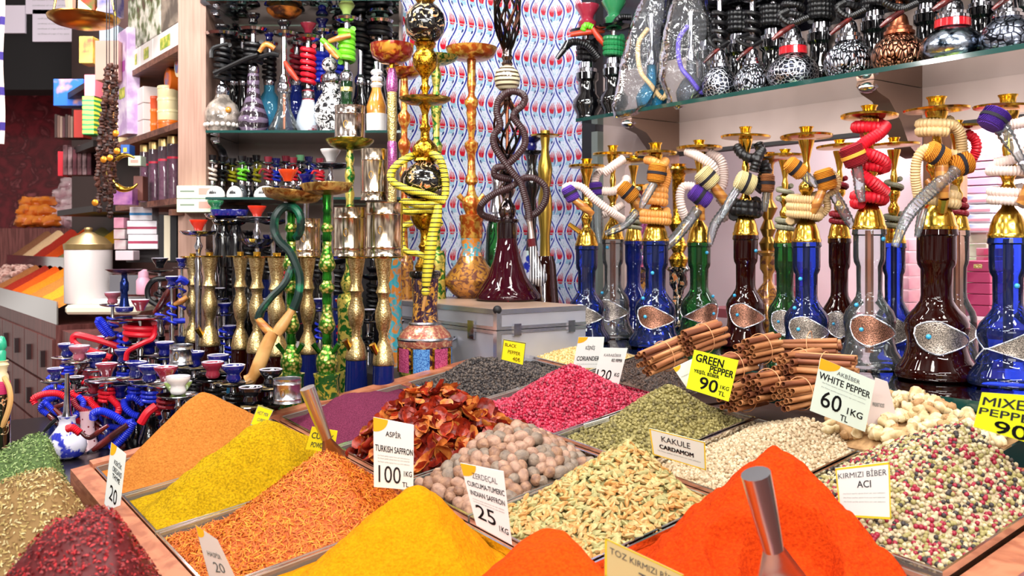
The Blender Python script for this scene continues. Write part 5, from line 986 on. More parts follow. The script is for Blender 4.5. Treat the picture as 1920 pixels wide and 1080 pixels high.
# green enamelled pipes
GE = 'green and gold enamelled water pipes at the front'
def green(label, px, D, ytop, trayp, tilt=None):
    yb = y_at(ZLOW, D); k = HK('enamelled_water_pipe', label, px, yb, D, group=GE)
    k.lat('glass_base', [(yb, 24), (yb-6, 28), (yb-36, 27), (yb-60, 24), (708, 23), (704, 25), (700, 25), (699, 18)], M('green painted glass', '#1e5a24', .15, .2, c2='#b8a83c', tex='noise', sc=48, lo=.5, hi=.6, dist=1.4, coat=.8), 26)
    def band(nm, mat, pr): k.lat(nm, pr, mat, 22)
    band('enamel_body', GRNORN2, [(701, 14), (694, 18), (684, 20), (674, 20), (664, 17), (656, 12), (650, 9), (645, 8)])
    band('green_bead', GRNSTEM, [(646, 8), (638, 10), (630, 8), (624, 9)]); band('gold_bulb', GRNORN2, [(625, 9), (618, 14), (610, 16), (600, 13), (584, 9), (570, 8)]); band('green_bead', GRNSTEM, [(571, 8), (562, 9.5), (554, 8), (549, 9)])
    band('gold_knob', GRNORN2, [(550, 9), (543, 14), (536, 14), (530, 9), (526, 8)]); band('green_bead', GRNSTEM, [(527, 8), (520, 9.5), (512, 8), (508, 10)]); band('gold_bulb', GRNORN2, [(509, 10), (503, 15), (496, 16), (486, 13), (470, 9), (452, 8)])
    band('green_bead', GRNSTEM, [(453, 8), (446, 10), (438, 8), (434, 9)]); band('gold_knob', GRNORN2, [(435, 9), (430, 12), (424, 11), (418, 7)]); band('green_neck', GRNSTEM, [(419, 7), (408, 8), (400, 7), (394, 9), (388, 7), (ytop, 9)])
    for s in (-1, 1): k.tube('hose_port', [(px+s*10, 664, -6), (px+s*24, 644, -10)], [4, 5], GRNSTEM)
    y, w = trayp; k.lat('bronze_dish', [(y+14, 7), (y+12, w*.25), (y+8, w*.42), (y-4, w*.5), (y-7, w*.5), (y-2, w*.42), (y+6, w*.2), (y+8, 5)], TRAYORN, 34, tilt=tilt); return k
k = green('green and gold enamelled water pipe holding the dark green hose', 546, 2.34, 380, (366, 112), (-.05, .10))
k.tube('hose', [(556,402,10),(540,388,-14),(524,404,-22),(520,430,-22),(530,452,-26),(548,470,-26),(560,494,-26),(568,520,-26),(566,550,-28),(556,578,-28)], 8, HDG, pitch=6, depth=.03); k.tube('hose', [(540,388,-10),(558,392,-18),(568,408,-20),(566,432,-14),(556,446,-6)], 8, HDG, pitch=6, depth=.03); k.tube('hose', [(552,500,-20),(540,530,-26),(516,556,-30),(498,580,-32),(492,596,-32)], 7, HDG, pitch=6, depth=.03)
k.handle([(556,576,-28),(546,594,-32),(536,610,-36),(528,622,-38)], [6,9,11,10], WOODL); k.handle([(492,594,-32),(502,606,-36),(518,622,-38)], [6,8,9], WOOD); k.handle([(522,618,-38),(510,645,-40),(498,676,-42),(486,700,-44),(478,708,-44)], [11,12,13,10,13], WOODL)
green('green and gold enamelled water pipe under the wide bronze dish', 613, 2.30, 362, (352, 96), (-.04, -.03))
D = 2.72; yb = y_at(ZLOW, D); k = HK('enamelled_water_pipe', 'bright green and gold water pipe behind the middle wind cover with gilded dish', 656, yb, D, group=GE)
k.lat('glass_base', [(yb, 24), (yb-8, 28), (yb-60, 26), (600, 22), (560, 24), (552, 20), (550, 14)], GRNORN, 24); k.lat('stem', [(552, 12), (530, 18), (520, 14), (505, 8), (470, 8), (440, 9), (420, 12), (408, 14), (396, 9), (378, 7), (364, 9), (350, 6), (330, 10), (322, 9), (310, 6), (298, 9), (288, 6), (276, 7)], GRNORN, 20)
k.lat('gilded_dish', [(282, 7), (280, 22), (274, 36), (266, 44), (262, 45), (266, 38), (274, 6)], M('gilded dish', '#c8b040', .22, .9, c2='#8a9030', sc=40), 32)
can('polished wind cover standing high on the gilded dish', 656, 199, 270, 56, 2.72, M('silvery tin', '#dcd4cc', .14, 1.0, c2='#b8a090', tex='noise', sc=6, stretch=(6,6,.3)))
can('low tin cup standing before the black water pipes', 539, 709, 754, 52, 2.16, STEEL, 'open tin cups among the small pipes'); can('small tin cup with a wire handle among cobalt bowls', 340, 646, 682, 42, 2.50, STEEL, 'open tin cups among the small pipes')
# ---- small water pipes crowded on the low table
SM = 'small water pipes crowded on the low black table'
BOWLS = {'blue': CBLUE, 'burgundy': CRED, 'pink': CPINK, 'black': CBLK, 'white': CWHT, 'lime': CLIME, 'scarlet': CORG, 'green': CGRN}
def bowlprof(y, w, kind=0):
    r = w/2
    if kind == 1: return [(y+w*.62, r*.42), (y+w*.42, r*.55), (y+w*.2, r*.85), (y+w*.05, r*1.0), (y, r*1.0), (y+w*.03, r*.86), (y+w*.2, r*.6)]   # plain funnel
    if kind == 2: return [(y+w*.35, r*.5), (y+w*.25, r*.9), (y+w*.05, r*1.0), (y, r*.98), (y+w*.05, r*.85), (y+w*.15, r*.5)]      # shallow
    return [(y+w*.78, r*.40), (y+w*.72, r*.58), (y+w*.58, r*.66), (y+w*.44, r*.56), (y+w*.36, r*.62), (y+w*.2, r*.92), (y+w*.05, r*1.0), (y, r*.98), (y+w*.04, r*.84), (y+w*.2, r*.55)]
def small(label, px, y, w, bowl, hosem, basem, tray=CHROME, kind=0, traw=1.75, dy=.80, D=None, ybase=None, hoses=(), coil=True, bw=.95, tilt=None, bparts=None, grp=SM, rim=True):
    D = D or 96/w; yb = ybase or y_at(ZLOW, D); k = HK('small_water_pipe', label, px, yb, D, group=grp); r = w/2; ty = y+w*dy; L_ = yb-ty
    b = k.lat('bowl', bowlprof(y, w, kind), BOWLS.get(bowl, bowl), 24, tilt=tilt)
    if rim: k.lat('glazed_rim', [(y+1.4, r*.985), (y, r*1.0), (y-.4, r*.94), (y+1.2, r*.86)], M('pale glaze rim', '#d9d4e6', .15, coat=.6), 24, parent=b, tilt=tilt if not tilt else None, cap=False)
    tr = w*traw/2
    k.lat('tray', [(ty+w*.16, r*.3), (ty+w*.13, tr*.55), (ty+w*.05, tr*.9), (ty-w*.02, tr), (ty-w*.04, tr*.97), (ty+w*.05, tr*.8), (ty+w*.09, r*.3)], tray, 32)
    yn = yb-L_*.52
    k.lat('stem', [(yn, r*.5), (yn-L_*.04, r*.55), (yn-L_*.08, r*.3), (yn-L_*.16, r*.42), (yn-L_*.2, r*.2), (yn-L_*.30, r*.22), (yn-L_*.32, r*.34), (yn-L_*.35, r*.2), (ty+w*.1, r*.22)], CHROME, 16)
    k.lat('glass_base', [(yb, r*bw*.85), (yb-L_*.03, r*bw), (yb-L_*.18, r*bw*1.05), (yb-L_*.30, r*bw*.8), (yb-L_*.38, r*bw*.62), (yb-L_*.49, r*bw*.62), (yb-L_*.52, r*bw*.7), (yn, r*.52)], basem, 24)
    if hosem and coil: k.coil('hose', ty+L_*.12, ty+L_*.30, r*.62, 3, r*.17, hosem, ph=px, pitch=3)
    for pts, rr, m in hoses: k.tube('hose', pts, rr, m, pitch=3, seg=9)
    return k
def wood(k, pts, m=WOODR, r=5): k.handle(pts, [r*.7, r, r*.9, r*.6] if len(pts) > 2 else [r, r*.6], m); q = pts[-1]; p = pts[-2]; k.tube('mouthpiece', [q, (q[0]+(q[0]-p[0])*.35, q[1]+(q[1]-p[1])*.35, q[2])], [r*.45, r*.3], CHROME)
small('small water pipe with a cobalt bowl, leftmost of the crowd', 126, 644, 33, 'blue', HBLUE, GDB, kind=0, hoses=[([(126,716,-10),(108,704,-16),(100,708,-18),(118,714,-18)], 4.5, HBLUE), ([(140,730,-10),(110,722,-18),(94,730,-20),(92,742,-20),(120,742,-18)], 4.5, HBLUE)])
k = small('small water pipe with a rose bowl second from the left', 149, 648, 37, 'pink', None, GDB, kind=0)
k.tube('hose', [(165,715,-14),(146,706,-20),(140,712,-22),(150,726,-22),(160,736,-22)], 5, HRED, pitch=3); wood(k, [(150,700,-8),(160,690,-14),(172,676,-16)])
k = small('small water pipe with a cobalt bowl behind the first burgundy bowl', 180, 662, 37, 'blue', HRED, GBR)
k = small('small water pipe with a burgundy bowl on a wide silver dish at the front left', 200, 681, 40, 'burgundy', HRED, M('cobalt cup', '#14206e', .15, coat=.8), kind=1, traw=1.95, bw=.8)
k.tube('hose', [(212,742,-14),(232,760,-22),(226,776,-24),(206,770,-26),(188,756,-26),(178,742,-26)], 6, HRED, pitch=3); k.tube('hose', [(178,745,-24),(164,742,-26),(150,736,-26),(146,728,-26)], 5, HRED, pitch=3)
k.tube('hose', [(146,748,-26),(126,734,-30),(104,733,-30),(86,738,-30),(78,744,-30),(82,752,-30)], 6, HRED, pitch=3); wood(k, [(146,746,-26),(130,754,-30),(116,758,-30)])
k.tube('hose', [(160,738,-28),(170,752,-30),(150,778,-32),(122,768,-32),(104,752,-32),(98,748,-32)], 5.5, HBLUE, pitch=3); wood(k, [(118,760,-34),(130,772,-34),(140,784,-34),(128,788,-34)]); wood(k, [(150,745,-34),(150,760,-36),(146,772,-36)], BLACK, 4); wood(k, [(124,778,-36),(112,790,-36),(100,802,-36)], BLACK, 4)
k = small('small water pipe with a tilted cobalt bowl right of the front silver dish', 255, 678, 40, 'blue', HBLUE, GK, tilt=(0, .12))
k.tube('hose', [(238,748,-14),(244,760,-22),(258,772,-24),(270,776,-24)], 6.5, HBLUE, pitch=3.4); k.tube('hose', [(272,756,-10),(258,742,-18),(246,744,-22)], 6, HBLUE, pitch=3.4)
k = small('small water pipe with a cobalt bowl left of the burgundy funnel bowl', 280, 685, 41, 'blue', HBLUE, GK)
k.tube('hose', [(184,782,-20),(188,770,-26),(204,766,-28),(228,776,-28),(246,788,-28),(262,786,-28)], 7, HBLUE, pitch=3.4); k.tube('hose', [(262,786,-28),(250,806,-30),(232,826,-30),(222,834,-30)], 7.5, HBLUE, pitch=3.4); k.handle([(254,790,-34),(232,806,-36),(206,826,-36),(190,836,-36)], [6,7,7,4], WOODR); k.tube('mouthpiece', [(190,836,-36),(180,842,-36)], [4,2.5], CHROME)
k = small('small water pipe with a burgundy funnel bowl beside the pale green stem', 311, 687, 44, 'burgundy', HDRED, GK, kind=1, traw=1.5)
k.tube('hose', [(296,760,-10),(284,770,-18),(272,790,-20)], 8, HRED, pitch=0); wood(k, [(220,790,-40),(205,800,-42),(186,812,-42),(168,800,-42)]); k.tube('hose', [(170,804,-42),(156,794,-42),(146,796,-40)], 7, HRED, pitch=3)
small('small water pipe with a cobalt bowl behind the red hose loop, left of its twin', 279, 638, 34, 'blue', None, GDB, tray=BLACK); small('small water pipe with a cobalt bowl left of the wire handled tin cup', 309, 641, 35, 'blue', HBLUE, GDB, tray=BLACK)
small('small water pipe with a cobalt bowl right of the wire handled tin cup', 364, 659, 38, 'blue', HBLACK, GK, tray=BLACK); small('small water pipe with a shallow cobalt bowl behind the burgundy one', 409, 665, 40, 'blue', HBLACK, GK, kind=2, tray=BLACK)
small('small water pipe with a waisted burgundy bowl on a black dish', 399, 678, 41, 'burgundy', HBLACK, GK, tray=GK, traw=1.6); small('small water pipe with a cobalt bowl on a black dish at the front right', 438, 684, 43, 'blue', HBLACK, GK, tray=GK, traw=1.75)
small('small water pipe with a cream rimmed bowl behind the pale green one', 334, 705, 45, 'white', None, GK); small('small water pipe with a pale green bowl and stem touching the sandy heap', 334, 715, 50, 'lime', None, GG, kind=1, traw=.8, dy=1.5, D=2.16)
small('small water pipe with a black bowl left of the tin cup', 508, 692, 43, 'black', HBLACK, GK, tray=GK, traw=2.0); small('small black water pipe hidden behind the sandy heap', 470, 725, 44, 'black', HBLACK, GK, tray=GK)
k = small('small water pipe with a rose bowl near the white scale', 211, 548, 29, 'pink', HBLUE, GDB, traw=1.6, D=2.95); k.tube('hose', [(228,640,-10),(206,625,-16),(192,605,-18),(196,598,-18),(212,618,-18),(222,632,-18)], 6, HBLUE, pitch=3); wood(k, [(226,630,-20),(206,636,-22),(196,650,-22)])
k.tube('hose', [(236,652,-14),(210,640,-22),(176,630,-24),(154,626,-24),(148,634,-24),(158,646,-24),(190,658,-24),(220,668,-24)], 6, HRED, pitch=0)
k = small('small water pipe with a burgundy funnel bowl on a wide patterned dish', 263, 562, 33, 'burgundy', None, GBR, kind=1, traw=2.9, dy=1.02, D=2.80); k.coil('hose', 606, 634, 26, 2.6, 5.5, HRED, pitch=0); k.tube('hose', [(290,612,0),(294,632,-20),(280,640,-26),(252,655,-26),(246,672,-24)], 5, HRED, pitch=0)
k = small('small water pipe with a cobalt cup and a dark dish on a tall stem', 233, 575, 34, 'blue', HBLUE, GDB, kind=2, D=2.88); k.lat('upper_stem', [(578, 10), (560, 7), (548, 6), (544, 8), (530, 8), (526, 6), (518, 5), (511, 7)], M('blue metal stem', '#182c6a', .15, .7), 18); k.lat('upper_dish', [(515, 6), (513, 18), (509, 28), (505, 34), (506, 28), (510, 5)], M('dark patterned dish', '#2a1c22', .25, .6, c2='#6a4a58', sc=60), 28)
k = small('small water pipe with a black bowl and black hose beside the pink bottle', 300, 484, 30, 'black', HBLACK, GK, kind=1, tray=BLACK, traw=1.6, D=3.0); k.tube('hose', [(316,522,-8),(296,524,-16),(284,540,-18),(286,560,-18),(300,570,-18),(314,580,-18)], 5, HBLACK, pitch=0)
BL = 'blue water pipes in front of the timber post'
k = small('tall blue water pipe left of the first engraved brass pipes', 341, 484, 22, 'blue', HBLUE, GB, D=2.95, traw=1.5, grp=BL, bw=1.8); k.tube('hose', [(352,530,-8),(344,522,-18),(332,530,-20),(326,540,-20)], 7, HBLUE, pitch=0); k.handle([(328,538,-20),(318,555,-22),(306,575,-22),(298,585,-22)], [5,6,6,4], WOODR); k.handle([(356,556,-14),(346,564,-18),(334,570,-18)], [5,6,4], WOOD); k.tube('hose', [(352,600,-14),(336,600,-20),(316,594,-22),(300,588,-22)], 5, HBLUE, pitch=0)
small('low blue water pipe before the timber post', 322, 518, 24, 'blue', HBLUE, GB, D=2.85, traw=1.5, grp=BL, bw=1.7)
# vases standing at the table's front left corner
k = HK('painted_vase', 'blue and white painted glass vase at the front corner of the low table', 126, 858, 2.278, cat='vase')
k.lat('vase_body', [(858, 20), (852, 30), (836, 35), (820, 32), (806, 22), (796, 15), (786, 14), (780, 17)], CBW, 28); k.lat('stem', [(782, 10), (770, 7), (740, 5), (700, 4)], CHROME, 14)
k = HK('painted_vase', 'frosted white vase with a small dark figure beside the blue cup', 140, 846, 2.40, cat='vase'); k.lat('vase_body', [(846, 14), (838, 20), (820, 22), (806, 16), (796, 11), (786, 10)], M('frosted white glass', '#d6d8e4', .4, c2='#5a5e70', sc=26, lo=.6, hi=.66), 24); k.lat('stem', [(788, 8), (770, 6), (720, 4)], CHROME, 14)
k = HK('dotted_vase', 'burgundy dotted glass vase between the white vase and the blue cup', 164, 850, 2.36, cat='vase'); k.lat('vase_body', [(850, 18), (842, 22), (824, 16), (800, 12), (780, 13), (770, 15)], M('burgundy dotted glass', '#7a1020', .15, c2='#e8c0c4', tex='voro', sc=90, lo=.22, hi=.12, coat=.8), 24); k.tube('hose', [(164,772,0),(150,762,-10),(142,746,-12)], 5, HDRED, pitch=3)
# clutter behind the engraved pipes
BG = 'water pipes in the second rank behind the engraved brass'
back = [(420,568,26,'blue',HBLUE,CBW,'blue and white painted water pipe behind the engraved pipes, left'), (410,540,24,'black',None,GK,'black water pipe behind the second engraved pipe'), (505,560,26,'blue',HBLACK,GC,'clear glass water pipe behind the green hose'), (545,585,28,'black',HBLACK,GK,'black water pipe behind the left green enamelled one'),
        (600,560,26,'blue',HBLUE,CBW,'blue painted water pipe between the two green enamelled ones'), (640,560,24,'scarlet',HRED,GS,'smoky water pipe with red hose behind the right green one'), (690,580,28,'black',HBLACK,GC,'clear glass water pipe behind the wind covers'), (745,600,26,'black',HBLACK,GK,'black water pipe left of the panelled base'), (430,610,26,'blue',HBLUE,GT,'turquoise striped water pipe between engraved pipes')]
for px, y, w, b, h, g, lab in back: small(lab, px, y, w, b, h, g, D=2.90 if px < 480 else 2.80, grp=BG)
# bowls and dishes of taller clear pipes in front of the left shelves
TL = 'tall clear glass water pipes before the left shelves'
def tall(label, px, y, w, bowl, ty, tw, D, kind=1, extra=None, stem=CHROME, base=GC, tray=CHROME):
    yb = y_at(ZLOW, D); k = HK('tall_water_pipe', label, px, yb, D, group=TL); b = k.lat('bowl', bowlprof(y, w, kind), bowl, 24); r = tw/2
    k.lat('tray', [(ty+8, 4), (ty+7, r*.5), (ty+3, r*.86), (ty-2, r), (ty-3, r*.97), (ty+1, r*.8), (ty+4, 4)], tray, 32)
    k.lat('stem', [(yb-60, 8), (yb-90, 6), (560, 5), (520, 8), (508, 5), (490, 7), (480, 4), (ty+34, 5), (ty+26, 8), (ty+16, 4), (ty+5, 4)], stem, 16); k.lat('glass_base', [(yb, 26), (yb-8, 32), (yb-46, 24), (yb-70, 12), (yb-80, 13)], base, 22); return k
tall('tall clear water pipe with a scarlet bowl before the timber post', 372, 412, 33, CORG, 436, 68, 2.88)
k = tall('tall water pipe with a scarlet bowl and two silver dishes below the left shelves', 482, 386, 34, CORG, 410, 78, 2.86); k.lat('lower_dish', [(466, 6), (462, 22), (454, 28), (448, 32), (450, 26), (458, 6)], CHROME, 30)
for px, lab in ((418, 'black water pipe with wide cobalt bowl beneath the lower left shelf'), (442, 'black water pipe with wide cobalt bowl, right one beneath the lower left shelf')): k = tall(lab, px, 393, 46, CBLUE, 416, 40, 2.95, 2, BLACK, BLACK, GK, BLACK); k.lat('black_body', [(500, 16), (480, 18), (462, 14), (448, 16), (430, 10), (418, 8)], BLACK, 20)
tall('water pipe with a green pear shaped bowl beneath the white dishes', 404, 376, 30, CGRN, 404, 40, 2.98, 0)
tall('tall clear water pipe with a white bowl left of the gilded dish', 620, 280, 38, CWHT, 311, 82, 2.84); tall('water pipe with a silver dish and cobalt bowl behind the bronze dishes', 574, 327, 30, CBLUE, 350, 44, 2.84)
tall('water pipe with an orange red funnel bowl behind the bronze dish', 540, 318, 36, M('orange red ceramic', '#e6481c', .2, coat=.5), 352, 30, 2.62); tall('silver dished water pipe under the lower shelf behind the green hose', 512, 398, 26, CBLK, 414, 60, 2.95)
# ---- left display shelves
UL = 'large water pipes on the upper left glass shelf'
def shelf_pipe(label, px, D, prof, mat, ytr, tw, bowl, yb0, bw_, hosem, coil=None, z=ZL1, base='glass_base', tray=CHROME, kind=0, stemw=5, grp=UL):
    yb = y_at(z, D); k = HK('shelf_water_pipe', label, px, yb, D, group=grp); k.lat(base, [(yb, prof[0][1])]+prof, mat, 26, wob=None); yt0 = prof[-1][0]
    k.lat('collar', [(yt0+1, prof[-1][1]*1.02), (yt0-4, prof[-1][1]*1.15), (yt0-14, prof[-1][1]*1.05), (yt0-20, prof[-1][1]*.6)], CHROME, 18); k.lat('stem', [(yt0-16, stemw*1.3), (yt0-26, stemw), (ytr+4, stemw)], CHROME, 12)
    if tw: r = tw/2; k.lat('tray', [(ytr+6, 4), (ytr+5, r*.5), (ytr+2, r*.9), (ytr-3, r), (ytr-4, r*.96), (ytr+1, r*.75), (ytr+3, 4)], tray, 30)
    if bowl: k.lat('bowl', bowlprof(yb0, bw_, kind), bowl, 22)
    if hosem and coil: k.coil('hose', coil[0], coil[1], coil[2], coil[3], coil[4], hosem, pitch=0)
    return k
wv = lambda n, a: (lambda th, z, i: a*math.cos(n*th))
k = shelf_pipe('smoky flower shaped glass water pipe at the left end of the upper shelf', 417, 3.14, [(246, 28), (230, 33), (212, 33), (196, 26), (186, 15), (178, 12)], M('flower moulded glass', '#b8aca0', .08, .3, c2='#6e655e', tex='noise', sc=30, coat=1.0), 66, 62, CBLK, 48, 30, HBLACK, (84, 150, 13, 6, 4.5)); k.tube('hose', [(430,85,-10),(405,95,-18),(402,112,-18)], 4.5, HBLACK); k.tube('hose', [(408,142,-22),(440,128,-24),(470,114,-24),(490,108,-24)], 4.5, HBLACK, pitch=0); k.ball('amber_jewel', 436, 210, -26, 6, M('amber glass', '#c88018', .1, coat=1)); 
for i in range(9): a = -2.9+i*.33; k.ball('glass_bead', 417+31*math.cos(a), 236, 31*math.sin(a), 4.6, M('frosted bead', '#d8cec8', .15, coat=.8))
shelf_pipe('black tall water pipe behind the smoky glass one', 398, 3.28, [(240, 20), (200, 22), (160, 10)], GK, 70, 40, CBLK, 52, 24, HBLACK, (95, 160, 11, 6, 4))
k = shelf_pipe('black twisted glass water pipe on the upper left shelf', 475, 3.14, [(244, 24), (236, 29), (222, 28), (200, 20), (180, 13), (160, 11), (150, 12), (138, 10)], M('twisted dark glass', '#2a2028', .06, 0, c2='#6a5a70', tex='wavez', sc=10, dist=4, coat=1.0, bump=.5), 58, 58, CBLK, 26, 26, HBLACK, (78, 118, 15, 4, 4.5)); k.tube('hose', [(470,118,-10),(490,112,-20),(515,106,-22),(528,108,-20)], 4.5, HBLACK, pitch=0); k.handle([(520,96,-20),(505,88,-22),(492,102,-22)], [5,6,4], WOOD)
k = shelf_pipe('clear conical glass water pipe with a copper tube on the upper left shelf', 533, 3.10, [(248, 28), (242, 30), (228, 22), (206, 13), (180, 11), (172, 12)], GC, 64, 44, CBLK, 40, 26, None); k.lat('down_tube', [(242, 2.6), (176, 2.6)], COPPER, 8); k.lat('neck', [(174, 11), (160, 10), (146, 9), (140, 6)], CHROME, 18); k.handle([(536,118,-8),(548,136,-14),(562,154,-16)], [4,6,4], M('red brown wood', '#a8341c', .35)); k.lat('patterned_plate', [(36, 5), (33, 20), (24, 31), (18, 33), (22, 26), (32, 4)], M('amber patterned plate', '#3a1c10', .3, .2, c2='#c8742a', sc=30), 28)
k = shelf_pipe('frosted white flask water pipe with red coiled hose', 578, 3.14, [(246, 20), (236, 24), (216, 20), (196, 13), (186, 11)], M('frosted flask', '#c2ccd8', .25, c2='#8a3a48', sc=22, lo=.6, hi=.64, coat=.5), 72, 50, CRED, 44, 30, HRED, (86, 156, 11, 6, 4.5), kind=1); k.lat('red_band', [(190, 11.5), (170, 11.5)], HDRED, 18)
k = shelf_pipe('blue water pipe with cobalt coiled hose behind the red one', 604, 3.24, [(240, 24), (216, 28), (190, 14), (170, 10)], GDB, 60, 40, CBLUE, 36, 24, HBLUE, (96, 154, 12, 6, 5))
k = shelf_pipe('black and white patterned round water pipe on the upper left shelf', 622, 3.12, [(240, 22), (228, 31), (206, 34), (186, 25), (174, 17), (160, 17), (156, 19)], M('black white pattern', '#e6e4e2', .2, c2='#141418', tex='noise', sc=70, lo=.48, hi=.54, dist=1.2, coat=.6), 92, 0, None, 0, 0, None); k.ball('patterned_ball', 618, 122, 0, 15, MATS['black white pattern'])
k = shelf_pipe('lime hosed water pipe with green glass tube behind the high wind cover', 650, 3.08, [(238, 18), (210, 15), (202, 11), (152, 11)], GG, 37, 46, CLIME, 8, 32, HGREEN, (54, 116, 12, 6.5, 5.5), kind=1); k.lat('gold_line', [(172, 11.6), (164, 11.6)], GLIT, 18); k.tube('hose', [(642,110,-10),(630,98,-16),(614,84,-18),(606,78,-18)], 5, HGREEN, pitch=0); k.handle([(660,70,-16),(640,76,-20),(620,82,-20)], [5,6,4], WOOD); k.handle([(614,86,-18),(625,100,-20),(638,114,-20)], [5,6,4], WOOD)
shelf_pipe('black hosed water pipe right of the lime one on the upper shelf', 676, 3.26, [(240, 20), (210, 24), (180, 12), (160, 10)], GK, 24, 50, CBLK, 8, 26, HBLACK, (40, 90, 14, 5, 5))
shelf_pipe('black hosed water pipe with silver dish at the right end of the upper shelf', 712, 3.24, [(240, 18), (210, 22), (180, 12), (160, 10)], GK, 42, 52, CBLK, 24, 28, HBLACK, (48, 66, 20, 2, 5))
k = shelf_pipe('amber and white beaded vase shaped water pipe at the shelf end', 706, 3.08, [(214, 18), (200, 19), (188, 15), (170, 9), (150, 8)], M('amber painted glass', '#d89a3c', .2, c2='#b8742a', sc=30, coat=.6), 112, 0, None, 0, 0, None, z=ZL1); k.lat('white_foot', [(246, 19), (214, 19.5)], CWHT, 20)
for y in (160, 148, 136): k.lat('white_beading', [(y+5, 9), (y, 12), (y-5, 8)], CWHT, 18)
for i, (px, gl, lab) in enumerate(((505, GT, 'turquoise bubbled round water pipe behind the clear cone'), (556, GDB, 'dark blue round water pipe behind the frosted flask'), (590, GDB, 'deep blue water pipe between the red and blue hoses'))):
    shelf_pipe(lab, px, 3.27, [(238, 20), (220, 27), (190, 22), (172, 10), (160, 10)], gl, 84, 34, CBLK if i else CBLUE, 62, 20, HBLACK if i != 1 else HDRED, (100, 150, 10, 5, 4))
MINI = 'miniature water pipes on the lower left glass shelf'
mini = [(398,'black',GK,HWHITE,'with black cup at the far left of the lower shelf'), (416,'black',GK,HBLACK,'with black cup, second on the lower shelf'), (436,'black',GK,'Y','with black cup and yellow hose, third on the lower shelf'), (454,'black',GS,HGREEN,'with smoky base before the yellow hose'), (466,'black',GK,HBLACK,'with black cup in the middle of the lower shelf'), (481,'black',GK,'Y','with black cup and crossing yellow hose'), (503,'burgundy',GBR,HDRED,'with dark red cup beside the blue one'), (518,'blue',GB,HBLUE,'with blue cup and blue base'), (536,'burgundy',GK,HDRED,'with dark red cup behind the orange bowl'), (550,'burgundy',GBR,HRED,'with dark red cup left of the mint one'), (563,'mint',GG,HBLACK,'with mint green cup'), (579,'blue',GDB,HBLUE,'with blue cup right of the mint one'), (600,'burgundy',GS,HRED,'with dark red cup left of the white bowl')]
BOWLS['mint'] = CMINT
for i, (px, b, g, h, lab) in enumerate(mini):
    D = 3.16+.05*(i % 3); yb = y_at(ZL2, D); hm = M('yellow hose', '#d8d02a', .4) if h == 'Y' else h
    k = HK('miniature_water_pipe', 'miniature water pipe '+lab, px, yb, D, group=MINI); t = 291+(i*7 % 5)*1.5
    k.lat('glass_base', [(yb, 7), (yb-3, 9), (yb-12, 9), (yb-22, 5), (yb-26, 6)], g, 16); k.lat('collar', [(yb-25, 5.5), (yb-32, 6.5), (yb-38, 4), (yb-40, 2.5), (t+16, 2.5)], CHROME, 14); k.lat('tray', [(t+17, 3), (t+14, 12), (t+11, 14), (t+13, 9), (t+14, 3)], CHROME, 20); k.lat('bowl', [(t+15, 5.5), (t, 8), (t+1, 6.4)], BOWLS[b], 16); k.coil('hose', t+20, yb-36, 7, 3, 2.4, hm, pitch=0)
    k.tube('hose', [(px-6,t+34,-6),(px+8,t+26,-10),(px+16,t+30,-8)] if i % 2 else [(px+6,t+30,-6),(px-8,t+24,-10),(px-15,t+32,-8)], 2.2, hm, pitch=0)
DISH = 'white dishes with a dark tulip lined up on the lower shelf'
for px, w, lab in ((404, 36, 'white round dish with dark tulip, left of three on the lower shelf'), (440, 30, 'white round dish with dark tulip, middle of three on the lower shelf'), (499, 46, 'white round dish with dark tulip, right of three on the lower shelf')):
    D = 3.06; yb = y_at(ZL2, D); k = HK('painted_dish', lab, px, yb, D, cat='dish', group=DISH); r = w/2
    b = k.lat('dish', [(yb, r*.95), (yb-4, r), (yb-12, r*.9), (yb-19, r*.6), (yb-22, r*.25), (yb-22.4, .1)], CWHT, 26)
    mb = MB()
    for j in range(5): a = -math.pi/2+(j-2)*.16; mb.tube([k.L(px+r*.98*math.cos(a), yb-7, r*1.0*math.sin(a)), k.L(px+r*.9*math.cos(a*1.0), yb-12-(2-abs(j-2)), r*.93*math.sin(a))], [1.6*k.k, .5*k.k], 5)
    mb.build('tulip_mark', INK, b)
for px, zz in ((400, ZL0), (470, ZL0), (560, ZL0)):
    D = 3.14; yb = y_at(zz, D); k = HK('glass_vase', ['smoky glass vase high on the top left shelf near the post', 'green glass vase high on the top left shelf, middle', 'blue glass vase high on the top left shelf, right'][(400, 470, 560).index(px)], px, yb, D, cat='vase'); k.lat('vase_body', [(yb, 18), (yb-6, 24), (yb-40, 26), (yb-80, 10)], (GS, GG, GB)[(400, 470, 560).index(px)], 22)
# pale green cartons beside the post
def carton(label, px0, px1, y0, y1, D, mat, dep=.06, marks=(), yaw=0, name='carton', cat='box', group=None):
    a = W(px0, y1, D); ax = Matrix.Rotation(math.radians(yaw), 3, 'Z') @ (W(px1, y1, D)-a); az = W(px0, y0, D)-a; e = thing(name, label, cat, a, group); ay = az.cross(ax).normalized()*dep; n = -ay.normalized()*.0006
    MB().box((0,0,0), ax, ay, az, .0015).build('box_body', mat, e)
    for i, (s0, t0, s1, t1, m) in enumerate(marks): MB().add([n+ax*s0+az*t0, n+ax*s1+az*t0, n+ax*s1+az*t1, n+ax*s0+az*t1], [(0,1,2,3)]).build('printed_panel', m, e, smooth=False)
    return e
LG = M('pale green carton', '#cfe6c4', .5, c2='#eef2dc', tex='noise', sc=2); PK = M('pink print', '#e09a8c', .5); GRP = M('grey print panel', '#7a8878', .5)
for y0, y1, lab in ((348, 372, 'upper pale green carton projecting from the timber post'), (373, 398, 'lower pale green carton projecting from the timber post')): carton(lab, 331, 398, y0, y1, 3.04, LG, .08, [(.62, .3, .96, .8, PK), (.1, .5, .5, .62, GRP)])
